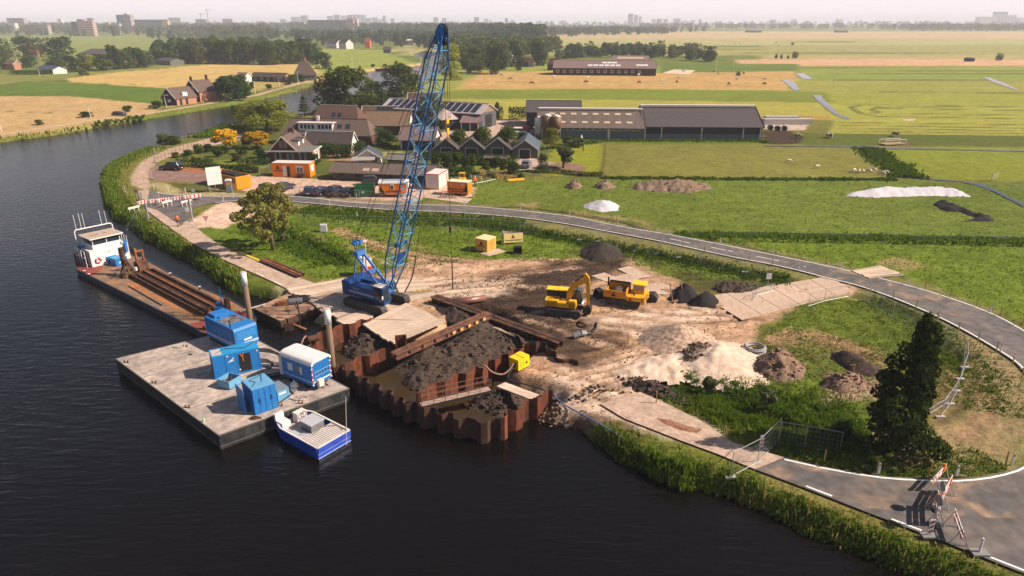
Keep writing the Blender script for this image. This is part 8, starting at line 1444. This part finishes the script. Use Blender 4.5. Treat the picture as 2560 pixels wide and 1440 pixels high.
# ================================================================ TREES, HEDGES, REEDS, GRASS
G1 = leafmat("leaf_green", S(72,92,34,.62), S(118,130,46,.62)); G2 = leafmat("leaf_dark", S(42,68,34,.62), S(88,114,48,.62), .3); G3 = leafmat("leaf_yellowish", S(124,138,44,.7), S(178,178,72,.7)); G4 = leafmat("leaf_grey_green", S(88,102,62,.62), S(136,142,92,.62)); GP = leafmat("leaf_purple", S(40,30,36,.6), S(62,44,48,.6)); GY_ = leafmat("blossom_yellow", S(206,146,20,.8), S(244,186,40,.85), .3); GD = leafmat("leaf_very_dark", S(46,62,32,.64), S(98,112,48,.66), .35)
BARK = M("bark", S(122,100,78), .9, n1=.3, s1=6, bump=.6, stretch=(3,3,.6)); BARKD = M("bark_dark", S(60,50,42), .9, n1=.3, s1=6)
QB = np.array([(-.5,-.5,0),(.5,-.5,0),(.5,.5,0),(-.5,.5,0)])
def leaves(lobes, n, size, seed, flat=.6, droop=0.):
    """lobes (x,y,z,rx,ry,rz); returns quads on and just inside the lobes' skins"""
    rg = np.random.default_rng(seed); lb = np.array(lobes, float); wt = (lb[:,3]*lb[:,5]); k = rg.choice(len(lb), n, p=wt/wt.sum())
    d = rg.normal(size=(n,3)); d /= np.linalg.norm(d,axis=1)[:,None]; rr = 1-np.abs(rg.normal(0,.17,n)); c = lb[k,:3]+d*lb[k,3:6]*rr[:,None]
    nrm = d+rg.normal(0,.55,(n,3)); nrm /= np.linalg.norm(nrm,axis=1)[:,None]
    a = np.cross(nrm, rg.normal(size=(n,3))); a /= np.linalg.norm(a,axis=1)[:,None]; b = np.cross(nrm, a); s = size*rg.uniform(.55,1.35,n)
    v = c[:,None,:]+(a[:,None,:]*QB[None,:,0:1]+b[:,None,:]*QB[None,:,1:2]*flat)*s[:,None,None]
    return v.reshape(-1,3), np.arange(n*4).reshape(-1,4), rg.random(n)
def lobes_round(seed, n=16, w=.38, z0=.32, z1=.95, rl=.17, top=.0):
    rg = np.random.default_rng(seed); L = []
    for i in range(n):
        z = rg.uniform(z0, z1); f = (z-z0)/(z1-z0); env = w*math.sqrt(max(.3, 1-(2*f-.75)**2)) if top == 0 else w*(1-f*top)
        a = rg.uniform(0, 2*math.pi); r = env*math.sqrt(rg.uniform(.15,1))*.85; q = rl*rg.uniform(.65,1.2); L.append((r*math.cos(a), r*math.sin(a), min(z,1-q*.8), q, q, q*.85))
    return L
def proto(name, lob, n, size, mat, seed, bark=None, tr=.022, th=.5, flat=.6, extra=None, limbs=5, sticks=True):
    t = bpy.data.objects.new(name, None); t.empty_display_size = .2
    v, f, r = leaves(lob, n, size, seed, flat); c = npmesh("crown", v, f, mat, None, rnd=r); c.parent = t; C.objects.unlink(c); kids = [c]
    if extra: v, f, r = leaves(*extra[0]); c2 = npmesh("blossom", v, f, extra[1], None, rnd=r); c2.parent = c; C.objects.unlink(c2); kids.append(c2)
    if sticks:
        mb = MB(); mb.cyl((0,0,-.02),(0,0,th),tr,8,tr*.55); rg = random.Random(seed)
        for i in range(limbs): l = lob[i*len(lob)//limbs]; mb.cyl((0,0,th*(.55+.4*i/limbs)),(l[0]*.8,l[1]*.8,l[2]),tr*.45,5,tr*.15)
        b = mb.build("trunk", bark or BARK, t, True); C.objects.unlink(b)
    return t
HARD = [road_poly, old_poly, PP([(1500,1012),(1560,1048),(1700,1103),(1790,1136),(1888,1176),(1960,1146),(1830,1108),(1760,1058),(1680,1018),(1600,982)])]
PR_ = {}
PR_['a'] = proto("tree", lobes_round(1,30,.42,.06), 4400, .042, G1, 1); PR_['b'] = proto("tree", lobes_round(2,32,.44,.04), 4400, .042, G2, 2, BARKD); PR_['c'] = proto("tree", lobes_round(3,26,.38,.12), 3000, .040, G4, 3)
PR_['w'] = proto("willow_tree", lobes_round(4,20,.46,.12,.93,.19), 5600, .04, G3, 4, flat=.45); PR_['d'] = proto("dark_tree", lobes_round(5,20,.40,.15), 2600, .045, GD, 5, BARKD)
PR_['p'] = proto("poplar_tree", lobes_round(6,24,.20,.06,.95,.12), 3400, .032, G3, 6); PR_['k'] = proto("tree", lobes_round(8,20,.40,.10), 1300, .062, G1, 8); PR_['l'] = proto("tree", lobes_round(9,20,.42,.08), 1300, .062, G2, 9, BARKD); PR_['m'] = proto("tree", lobes_round(10,20,.38,.08), 1200, .064, G4, 10)
PR_['n'] = proto("pruned_tree", lobes_round(12,12,.34,.42,.95,.16), 1500, .1, G4, 12, tr=.05, th=.6)
PR_['s'] = proto("shrub", lobes_round(11,10,.42,.15,.9,.28), 1300, .085, G1, 11, sticks=False); PR_['z'] = proto("shrub", lobes_round(13,10,.42,.15,.9,.28), 1300, .085, G2, 13, sticks=False); PR_['u'] = proto("shrub", lobes_round(17,10,.42,.15,.9,.28), 1300, .085, GP, 17, sticks=False)
lo = lobes_round(14,14,.42,.3,.9,.2); PR_['y'] = proto("flowering_tree", lo, 1300, .06, G3, 14, extra=((lo, 1900, .06, 15, .8), GY_)); PR_['q'] = proto("cedar_tree", [(0,0,.3+.14*i,.30-.04*i,.28-.04*i,.045) for i in range(5)]+[(.1,0,.45,.15,.15,.05),(0,0,.93,.07,.07,.08)], 1500, .045, GD, 16, BARKD, th=.95)
lo = []
rg_ = np.random.default_rng(21)
for i in range(52):
    z = .06+.92*(i/52); w = .30*(1-.80*max(0,(z-.25)/.75)**1.1)*(.5+.68*((i*7)%5)/4); a = i*2.4; r = w*.72; lo.append((r*math.cos(a), r*math.sin(a), z, w*.34+.02, w*.34+.02, .035+.03*rg_.random()))
PR_['B'] = proto("tall_dark_tree", lo, 9500, .023, GD, 22, BARKD, tr=.017, th=.9, flat=.7)
PR_['C'] = proto("broad_tree", lobes_round(31,70,.60,.24,.95,.075), 8000, .028, leafmat("leaf_olive", S(116,120,50,.68), S(178,170,92,.7)), 31, tr=.03, th=.5, limbs=9)
used = set()
def tree(kind, px, top, w=None, label=None, group=None, name=None, cat="tree", yy=None):
    x, y = P(*px); h = max(.5, HT(y, top)); src = PR_[kind]; g0 = gz(x,y) if y < 300 else 0
    root = bpy.data.objects.new(name or src.name.split('.')[0], None); C.objects.link(root); root.location = (x,y,g0-.02)
    def rec(a, b):
        for ch in a.children: c = ch.copy(); c.name = ch.name.split('.')[0]; C.objects.link(c); c.parent = b; rec(ch, c)
    rec(src, root); s = (y*math.cos(TH)+CAM_H*math.sin(TH)); wm = (w/F_PX*s) if w else h*.85
    base = {'p':.46,'B':.62,'C':1.1}.get(kind,.86); sc_ = wm/base; root.scale = (sc_, sc_, h-g0*0); root.rotation_euler = (0,0,random.uniform(0,6.28)); root.empty_display_size = .2
    return tag(root, label, cat, group)
T = tree
T('C',(683,625),462,178,"open round tree with pale trunk beside the old path"); T('B',(2243,1128),786,178,"tall dark tree inside the road bend")
for p, tp2, w_, lb in (((710,606),584,30,"small pollard left behind the round tree shadow"),((1768,980),930,48,"pollard willow at the end of the sand"),((1915,1022),970,52,"pale pollard on the grassy ditch bank"),((2106,1092),1050,60,"dark pollard half hidden beside the tall dark tree")): T('n' if p[0] < 2000 else 'd', p, tp2, w_, lb, "pollards", "pollard_tree")
for k, p, tp2, w_, lb in (('a',(868,282),166,150,"very big round tree on the river side of the farm"),('b',(935,270),203,75,"dark rounded tree right of the very big one"),('a',(1003,240),158,100,"spreading tree at the river bend left of the boom"),('p',(1128,200),108,62,"tall pale poplar right of the boom head"),('c',(1080,320),236,95,"feathery tree showing through the crane boom"),('w',(668,330),250,130,"big weeping willow behind the yellow blossom"),('w',(625,318),262,80,"willow bush on the water side of the big willow"),
    ('q',(762,292),240,46,"dark cedar with layered branches by the river"),('y',(566,372),322,62,"yellow flowering tree nearest the old road"),('y',(642,370),328,66,"yellow flowering tree beside the brick house"),('y',(578,232),198,46,"yellow flowering tree in the shrubs of the far bank"),('u',(532,248),205,58,"purple leaved shrub beside the black house"),('z',(578,252),190,70,"dense green shrubs behind the far yellow tree"),('b',(600,246),186,60,"green tree at the end of the far garden"),
    ('s',(406,362),334,30,"bush on the river bank by the old road"),('s',(436,360),339,38,"second bush on the river bank by the old road"),('w',(1376,372),320,44,"silvery round tree beside the silos"),('c',(1357,428),384,38,"grey green tree beside the silver car"),('n',(1408,420),366,62,"gnarled orchard tree on the brick circle"),('a',(1150,385),322,50,"round tree above the first stable"),('a',(1207,386),317,58,"round tree between the second and third stable"),('a',(1270,386),314,54,"round tree at the drive of the small barn"),
    ('s',(1446,368),345,34,"loose shrub on the pergola"),('a',(1243,300),255,18,"young tree behind the hedge block"),('s',(880,358),338,40,"garden bush beside the white gable"),('c',(940,355),318,60,"bright bushy tree before the tan barn"),('b',(965,365),325,50,"dark bushy tree left of the pink barn")):
    T(k, p, tp2, w_, lb)
for i, (p, tp2, w_) in enumerate((((496,384),360,26),((520,380),360,22),((545,392),370,26),((560,384),365,20),((440,394),380,18),((470,390),374,22),((1075,348),325,20),((1120,430),385,30),((1140,420),380,26),((1165,428),388,24),((1180,420),384,22),((1090,425),392,22),((1100,445),410,22),((1240,420),392,30),((1262,430),398,30),((1285,440),405,34),((1215,430),402,24),((790,410),385,20),((830,385),365,20),((700,300),270,34),((650,300),268,34),((1305,350),330,20),((610,385),362,34),((655,395),372,30),((590,405),384,26),((630,345),318,30),((615,365),340,26),((810,372),345,30),((860,392),370,28),((905,378),352,26),((1040,395),378,24),((1190,445),430,24),((1225,445),428,28),((1300,450),436,20),((1420,362),340,26))):
    T('sz'[i%2], p, tp2, w_, nth(i)+" rounded garden shrub between farm hedges and yard", "garden shrubs", cat="shrub")
for i, (p, tp2, w_) in enumerate((((100,312),299,22),((218,293),279,30),((320,280),264,22),((392,272),252,28),((212,188),173,27),((630,222),204,12),((672,222),210,15),((720,212),199,16),((735,207),186,26),((750,205),186,26),((788,213),202,10),((900,172),165,8),((933,168),160,10),((962,168),160,12),((990,160),152,10))):
    T('z' if i%2 else 's', p, tp2, w_, nth(i)+" dark round bush from the left along the far bank", "bushes on the far bank", cat="bush")
# individually placed trees of the far bank and the groves
row = [(8,150,93,52),(60,140,90,46),(104,142,92,58),(160,150,92,60),(22,172,140,40),(75,168,142,40),(140,172,140,34),(180,175,140,34),(212,176,132,36),(232,177,136,36),(262,177,134,40),(288,174,112,34),(312,172,125,44),(340,170,118,48),(368,168,126,34),(392,160,118,30),(412,146,106,34),(440,130,104,34),(462,128,100,30),(478,158,108,36),(500,160,96,40),(520,158,100,36),(540,158,92,42),(562,160,100,40),(585,160,96,44),(610,160,100,44),(636,160,96,46),(660,161,104,44),(686,162,110,40),(712,160,112,36),(742,160,104,36),(765,150,108,30),(786,152,104,32),(806,172,130,40)]
kk = 'klmlkl'
for i, (a, b, c, d_) in enumerate(row): T('w' if i in (9,) else kk[i%6], (a,b), c, d_*1.25, nth(i)+" tree from the left in the grove behind the dry fields", "grove on the far bank")
def grove(label, group, poly, n, h0, h1, kinds, seed, wf=.8, ids=None):
    rg = random.Random(seed); q = np.array(poly, float); i = 0; tries = 0
    C_ = []
    while i < n and tries < 9999:
        tries += 1; a = rg.uniform(q[:,0].min(), q[:,0].max()); b = rg.uniform(q[:,1].min(), q[:,1].max())
        if sdist(np.array([a]), np.array([b]), poly)[0] < 0: continue
        C_.append((a,b)); i += 1
    for i, (a,b) in enumerate(sorted(C_)):
        x, y = P(a,b); h = rg.uniform(h0,h1); k = rg.choice(kinds); root = bpy.data.objects.new("tree", None); C.objects.link(root); root.location = (x,y,-.1); w = h*rg.uniform(.8,1.15)*wf; root.scale = (w,w,h); root.rotation_euler = (0,0,rg.uniform(0,6))
        for ch in PR_[k].children: c = ch.copy(); c.name = ch.name.split('.')[0]; C.objects.link(c); c.parent = root
        tag(root, nth(i)+" from the left, "+label, "tree", group)
grove("tree in the dense grove right of the tall poplar", "grove right of the poplar", [(1150,185),(1160,150),(1230,130),(1290,125),(1370,140),(1372,170),(1330,182),(1240,186)], 34, 10, 17, "kllm", 31)
grove("tree in the row behind the paddock barn", "trees behind the paddock barn", [(1395,150),(1400,132),(1520,128),(1700,132),(1790,148),(1780,156),(1680,152),(1560,140)], 46, 7, 12, "klmm", 32, 1.15)
grove("tree between the red roofed house and the white terrace", "trees round the village", [(700,118),(760,104),(900,100),(1000,104),(1090,112),(1080,124),(980,120),(900,112),(780,122)], 46, 9, 16, "klml", 33)
grove("tree in the park beyond the meadow on the far bank", "park trees", [(30,100),(140,92),(330,92),(420,100),(520,96),(690,100),(700,88),(400,84),(0,82)], 60, 10, 19, "klmm", 34)
for a, b, c, d_, lb in ((1380,132,95,9,"slim dark poplar, the taller of a pair"),(1388,132,101,7,"slim dark poplar, the shorter of a pair"),(1940,107,104,6,"small bush far out on the polder ditch"),(1981,113,105,9,"round bush far out on the polder ditch"),(1986,147,128,18,"round tree alone in the far dry meadow"),(1940,147,134,10,"small tree left of the round tree in the far meadow"),(1953,148,135,8,"slim sapling in the far meadow"),(1970,147,138,8,"second sapling in the far meadow"),(2496,152,132,20,"lone tree standing in the far polder"),(1845,190,178,14,"low bush in the horse paddock")): T('l' if c < 110 and a < 1400 else 'm', (a,b), c, d_, lb)
# hedges
def hedge(label, pts, w_, h, seed=0, mat=None, group=None, z0=0.):
    q = resample([Vector(P(*p)) for p in pts], .9); o = q[0]; lob = [(v.x-o.x, v.y-o.y, z0+h*.5, .75, w_/2, h*.5) for v in q]+[(v.x-o.x, v.y-o.y+w_*.2, z0+h*.72, .6, w_/2, h*.28) for v in q]
    v, f, r = leaves(lob, int(len(q)*130*max(1,h/1.5)), .24, seed); ob = npmesh("hedge", v, f, mat or G2, rnd=r); ob.location = (o.x,o.y,0); return tag(ob, label, "hedge", group)
hedge("dark clipped hedge behind the black estate car", [(448,417),(480,415),(525,420)], 2.2, 1.9, 1); hedge("low hedge row above the orange open container", [(528,424),(570,427),(640,432)], 1.6, 1.2, 2); hedge("tall dark hedge between farmhouse and garden house", [(800,392),(850,396),(905,392)], 2.5, 3.2, 3); hedge("long clipped hedge in front of the stables", [(1052,399),(1100,400),(1150,402)], 1.8, 1.9, 4)
hedge("clipped hedge before the third stable", [(1196,404),(1240,404),(1290,404)], 1.8, 1.6, 5); hedge("square hedge block at the yard gate", [(1232,300),(1253,300)], 4, 4.2, 6); hedge("longer hedge block right of the yard gate", [(1276,300),(1318,300)], 4, 4.0, 7); hedge("long low hedge below the wind pump", [(30,187),(100,187),(200,180)], 4, 2.6, 8); hedge("hedge along the garden plot of the brick house", [(600,414),(640,414),(668,412)], 1.6, 1.5, 9)
hedge("rough hedge strip between drive and meadow", [(1345,432),(1400,434),(1460,440),(1500,440)], 1.6, .8, 10, G1); hedge("hedge beside the small pump trailer yard", [(1110,440),(1180,440)], 1.8, 1.6, 11); hedge("hedge along the shed and garden lawn", [(1130,405),(1180,412),(1250,414),(1285,420)], 1.6, 1.3, 12)
# woods as masses
def woodmass(name, poly, n, h0, h1, mat, seed, per=46, lab=None):
    rg = np.random.default_rng(seed); q = np.array(poly,float); L = []
    cand = np.stack([rg.uniform(q[:,0].min(),q[:,0].max(),n*6), rg.uniform(q[:,1].min(),q[:,1].max(),n*6)],1); ok = sdist(cand[:,0],cand[:,1],poly) > 0; cand = cand[ok][:n]
    for a, b in cand:
        x, y = P(a,b); h = rg.uniform(h0,h1); r = h*rg.uniform(.34,.5); L.append((x,y,h*.55,r,r,h*.45)); L.append((x+rg.uniform(-.3,.3)*r,y,h*.78,r*.6,r*.6,h*.22))
    sz = 1.7+.0007*P(1280, q[:,1].mean())[1]
    v, f, r = leaves(L, n*per, sz, seed, .75); o = npmesh(name, v, f, mat, rnd=r); return tag(o, lab, None, None, "stuff")
woodmass("woods", [(-300,86),(0,80),(300,78),(640,80),(900,82),(1150,95),(1290,108),(1360,112),(1300,84),(1000,73),(600,66),(0,66),(-300,66)], 1700, 16, 27, G2, 51, 60)
woodmass("woods", [(1150,150),(1110,118),(1180,96),(1300,98),(1380,118),(1400,128),(1300,150)], 220, 9, 15, G1, 52, 110)
woodmass("woods", [(1270,96),(1380,94),(1500,90),(1640,88),(1760,80),(1640,71),(1400,70),(1200,76)], 420, 11, 18, G2, 53, 60)
woodmass("woods", [(1395,148),(1405,134),(1540,130),(1700,134),(1780,148),(1700,152),(1560,146)], 60, 5, 9, G2, 60, 90)
woodmass("woods", [(1600,76),(1800,74),(2150,74.5),(2300,79.5),(2560,80),(3200,80),(3200,72),(1600,70)], 900, 15, 24, G2, 54, 34)
woodmass("woods", [(-600,66),(1200,68),(3300,70),(3300,64.5),(-600,62)], 900, 20, 34, G2, 55, 24)
woodmass("woods", [(395,160),(560,161),(700,163),(800,168),(760,130),(560,112),(400,128)], 110, 7, 14, G2, 59, 130)
woodmass("woods", [(640,76),(1290,84),(1290,140),(1160,128),(1100,116),(960,110),(800,102),(640,98)], 520, 9, 16, G2, 57, 70)
woodmass("woods", [(-100,90),(-100,76),(640,76),(700,96),(560,96),(420,86),(200,84)], 420, 12, 22, G1, 58, 70)
woodmass("scattered_thicket", [(390,98),(640,104),(700,96),(640,88),(420,88)], 120, 4, 9, G4, 56, 60)
# reeds and rough growth
RG1 = leafmat("reed_green", S(84,118,26,.62), S(140,160,48,.66), .4); RG2 = leafmat("rough_green", S(70,104,26,.64), S(126,152,46,.66), .45); DRY = leafmat("dry_grass", S(168,150,84,.7), S(206,180,112,.72), .4)
def tufts(name, pts, width, n, h, mat, seed, z=None, lean=.35, bw=.06, off=0.):
    """blades scattered along a line of ground points"""
    rg = np.random.default_rng(seed); q = [Vector(P(*p)) for p in pts]; L = [0]
    for a, b in zip(q, q[1:]): L.append(L[-1]+(b-a).length)
    s = rg.uniform(0, L[-1], n); k = np.clip(np.searchsorted(L, s)-1, 0, len(q)-2); A = np.array([tuple(p) for p in q]); La = np.array(L); d = A[k+1]-A[k]; ln = np.linalg.norm(d,axis=1); u = d/ln[:,None]; p = A[k]+u*(s-La[k])[:,None]; nn = np.stack([-u[:,1],u[:,0]],1)
    p = p+nn*(off+rg.normal(0,width/2.2,n))[:,None]; return blades(name, p, h, mat, rg, lean, bw)
def blades(name, p, h, mat, rg, lean=.35, bw=.06, cl=True):
    n = len(p)
    if cl: p = p+np.stack([fbm(p[:,0],p[:,1],1.2,3),fbm(p[:,0],p[:,1],1.2,8)],1)*.5
    for q_ in HARD:
        s_ = (p[:,1] < 200); kp = np.ones(len(p),bool); kp[s_] = sdist(p[s_,0],p[s_,1],q_) < -.15; p = p[kp]
    n = len(p); zz = np.array([gz(a,b) for a,b in p]); keep = zz > -1.25; p = p[keep]; zz = zz[keep]; n = len(p); hh = h*rg.uniform(.45,1.25,n)*(1+.5*fbm(p[:,0],p[:,1],2.5,6)); a = rg.uniform(0,2*math.pi,n); w_ = bw*rg.uniform(.6,1.5,n); ll = hh*lean*rg.uniform(0,1.3,n); b = rg.uniform(0,2*math.pi,n)
    base = np.stack([p[:,0],p[:,1],zz-.05],1); sd_ = np.stack([np.cos(a)*w_,np.sin(a)*w_,0*a],1); tip = base+np.stack([np.cos(b)*ll,np.sin(b)*ll,hh],1); mid = base*.45+tip*.55+np.stack([0*a,0*a,hh*.12],1)
    v = np.stack([base-sd_, base+sd_, mid+sd_*.8, tip, mid-sd_*.8],1).reshape(-1,3); i = np.arange(n)*5; f = np.concatenate([np.stack([i,i+1,i+2,i+4],1), np.stack([i+4,i+2,i+3,i+3],1)]); f = f[:n]
    me = npmesh(name, v, np.stack([i,i+1,i+2,i+4],1), mat, rnd=rg.random(n)); return tag(me, None, None, None, "stuff")
NB = [p for p in NEAR_BANK if p[0] > 1438 or (p[0] <= 560 and p[1] > 370)]
b1 = [(a,b-14) for a,b in [(2600,1560),(2400,1490),(2237,1428),(2085,1362),(1926,1300),(1780,1240),(1680,1222),(1600,1185),(1530,1150),(1480,1112)]]
tufts("reeds", b1, 2.2, 24000, .52, RG2, 61, bw=.035); tufts("reeds", [(a+4,b-30) for a,b in b1], 2.0, 12000, .4, RG1, 62, bw=.03); tufts("reeds", [(1590,1165),(1640,1180),(1690,1205),(1730,1215)], 1.6, 4500, 1.15, RG1, 63, bw=.04)
b2 = [(560,716),(520,690),(480,664),(440,642),(400,620),(350,590),(310,560),(280,540),(262,505),(255,467),(260,432),(284,417),(322,397),(380,375)]
tufts("reeds", [(a+8,b-6) for a,b in b2], 2.6, 22000, .8, RG1, 64, bw=.05); tufts("reeds", [(a+22,b-9) for a,b in b2[:9]], 2.2, 11000, .5, RG2, 65, bw=.05); tufts("reeds", [(560,716),(600,735),(650,742),(690,752)], 1.6, 3500, .6, RG2, 66, bw=.05); tufts("reeds", [(778,806),(800,808),(835,800),(850,790)], 1.3, 3000, .8, RG1, 67, bw=.04)
tufts("reeds", [(250,312),(325,302),(380,292),(300,307),(140,335),(0,353)], 3., 15000, 1.3, RG1, 68, bw=.16); tufts("reeds", [(640,252),(740,226),(815,205)], 2., 1500, .8, DRY, 69, bw=.2); tufts("reeds", [(500,345),(540,328),(560,318)], 4., 2500, 1.2, RG2, 70, bw=.1)
tufts("rough_grass", [(1670,962),(1760,985),(1850,1020),(1950,1062),(2060,1100),(2180,1115)], 5., 14000, .42, RG2, 71, bw=.035, off=1.5); tufts("rough_grass", [(1740,1015),(1830,1050),(1930,1085),(2050,1125),(2150,1135)], 2.2, 12000, .6, RG1, 72, bw=.03, off=1.0)
tufts("rough_grass", [(750,524),(850,534),(1000,545),(1180,550),(1300,562)], 3.5, 9000, .5, RG2, 73, bw=.08); tufts("rough_grass", [(640,565),(700,590),(760,615),(850,655)], 3., 8000, .5, RG2, 74, bw=.07); tufts("rough_grass", [(1150,555),(1300,575),(1500,612),(1700,650),(1900,692),(1975,700)], 2.4, 11000, .4, RG2, 75, bw=.07)
tufts("rough_grass", [(2170,745),(2260,775),(2340,830),(2420,900),(2480,980),(2500,1040)], 3.2, 7000, .25, RG2, 76, bw=.04); tufts("rough_grass", [(1690,592),(1900,597),(2200,602),(2560,610),(2900,618)], 1.6, 8000, .45, RG2, 77, bw=.1, off=1.); tufts("rough_grass", [(1980,1150),(2100,1165),(2250,1180),(2400,1175),(2500,1160)], 2.4, 6000, .3, RG2, 78, bw=.03)
tufts("rough_grass", [(2170,372),(2220,410),(2275,446)], 3., 3500, .8, RG2, 79, bw=.2); tufts("rough_grass", [(1500,446),(1700,448),(1900,449),(2240,450)], 1., 3000, .5, RG2, 80, bw=.2); tufts("rough_grass", [(1290,436),(1230,442),(1180,440)], 3., 2500, .9, DRY, 81, bw=.12); tufts("rough_grass", [(1380,372),(1500,352),(1900,352),(1910,358)], 2., 2500, .5, RG2, 82, bw=.2)
rg = np.random.default_rng(90)
def meadow(name, poly, n, h, mat, seed, bw=.05):
    rg = np.random.default_rng(seed); q = np.array(PP(poly)); lo_, hi_ = q.min(0), q.max(0); p = rg.uniform(lo_, hi_, (n*3,2)); ok = (sdist(p[:,0],p[:,1],[tuple(a) for a in q]) > 0)&(fbm(p[:,0],p[:,1],2.4,seed) > -.45); return blades(name, p[ok][:n], h, mat, rg, .6, bw)
meadow("meadow_grass", [(2000,765),(2110,745),(2250,790),(2380,900),(2400,1000),(2200,1100),(1950,1060),(1700,985),(1880,900),(1900,840)], 14000, .17, RG1, 91, .035); meadow("meadow_grass", [(520,600),(660,545),(1180,560),(1500,620),(1900,705),(1700,700),(1560,660),(1200,650),(900,690),(800,700),(640,640)], 18000, .17, RG1, 92, .06)
meadow("meadow_grass", [(1180,450),(2560,460),(2700,700),(2300,700),(1900,620),(1400,535),(1170,515)], 9000, .14, RG1, 93, .11); meadow("meadow_grass", [(1900,640),(2300,700),(2700,900),(2900,800),(2560,620),(1700,590)], 6000, .14, RG1, 94, .07)
tufts('dry_grass', [(a+6,b-36) for a,b in b1], 1.6, 5000, .3, DRY, 85, bw=.025); tufts('dry_grass', b1, 2.2, 2500, .8, DRY, 86, bw=.022); tufts('dry_grass', [(a+16,b-8) for a,b in b2], 2.6, 3000, .7, DRY, 87, bw=.04)
# clods and stones strewn over the works
def strew(name, poly, n, s0, s1, mat, seed, zf=None):
    rg = np.random.default_rng(seed); q = np.array(PP(poly)); p = rg.uniform(q.min(0), q.max(0), (n*5,2)); ok = (sdist(p[:,0],p[:,1],[tuple(a) for a in q]) > 0)&(fbm(p[:,0],p[:,1],3.,seed)+.5*rg.random(len(p)) > .15); p = p[ok][:n]; n = len(p)
    base = np.array([(-1,-1,-1),(1,-1,-1),(1,1,-1),(-1,1,-1),(-1,-1,1),(1,-1,1),(1,1,1),(-1,1,1)],float); bf = np.array([(0,3,2,1),(4,5,6,7),(0,1,5,4),(1,2,6,5),(2,3,7,6),(3,0,4,7)])
    a = rg.uniform(0,6.28,n); s = s0+(s1-s0)*rg.random(n)**3; v = base[None]*rg.uniform(.4,1,(n,8,3))*s[:,None,None]*np.array([1,.8,.55]); c, sn_ = np.cos(a)[:,None], np.sin(a)[:,None]; x = v[:,:,0]*c-v[:,:,1]*sn_; y = v[:,:,0]*sn_+v[:,:,1]*c
    z0 = np.array([gz(i,j) for i,j in p]); V = np.stack([x+p[:,0:1], y+p[:,1:2], v[:,:,2]+z0[:,None]+s[:,None]*.2],2).reshape(-1,3); F = (bf[None]+8*np.arange(n)[:,None,None]).reshape(-1,4)
    return tag(npmesh(name, V, F, mat), kind="stuff")
strew("soil_clods", site, 4200, .02, .1, M("clod_soil", S(104,82,66), .95, n1=.4, s1=3), 101)
strew("soil_clods", [(1095,745),(1250,690),(1560,650),(1560,692),(1390,790),(1570,880),(1450,925),(1230,798)], 2200, .025, .11, SOILD, 102)
strew("stones", [(1520,940),(1700,950),(1850,1020),(1780,1040),(1620,985),(1400,1010)], 1200, .03, .16, SOILD, 103); strew("stones", [(1300,1060),(1380,1000),(1460,1060),(1440,1080)], 500, .03, .17, SOILM, 104)
strew("soil_clods", [(1860,860),(2200,880),(2240,1000),(2060,1010),(1990,900)], 900, .02, .1, SOILM, 105)
# ================================================================ HAZE
hm = bpy.data.materials.new("haze"); hm.use_nodes = True; t = hm.node_tree; t.nodes.clear()
o_ = t.nodes.new("ShaderNodeOutputMaterial"); pv = t.nodes.new("ShaderNodeVolumePrincipled"); pv.inputs["Color"].default_value = (.84,.86,1.0,1); pv.inputs["Density"].default_value = HAZE; pv.inputs["Anisotropy"].default_value = 0.0
t.links.new(pv.outputs[0], o_.inputs["Volume"])
mb = MB(); mb.box(-9500, 9500, -250, 11500, -4.2, 75); hz = mb.build("haze", hm); tag(hz, kind="stuff")
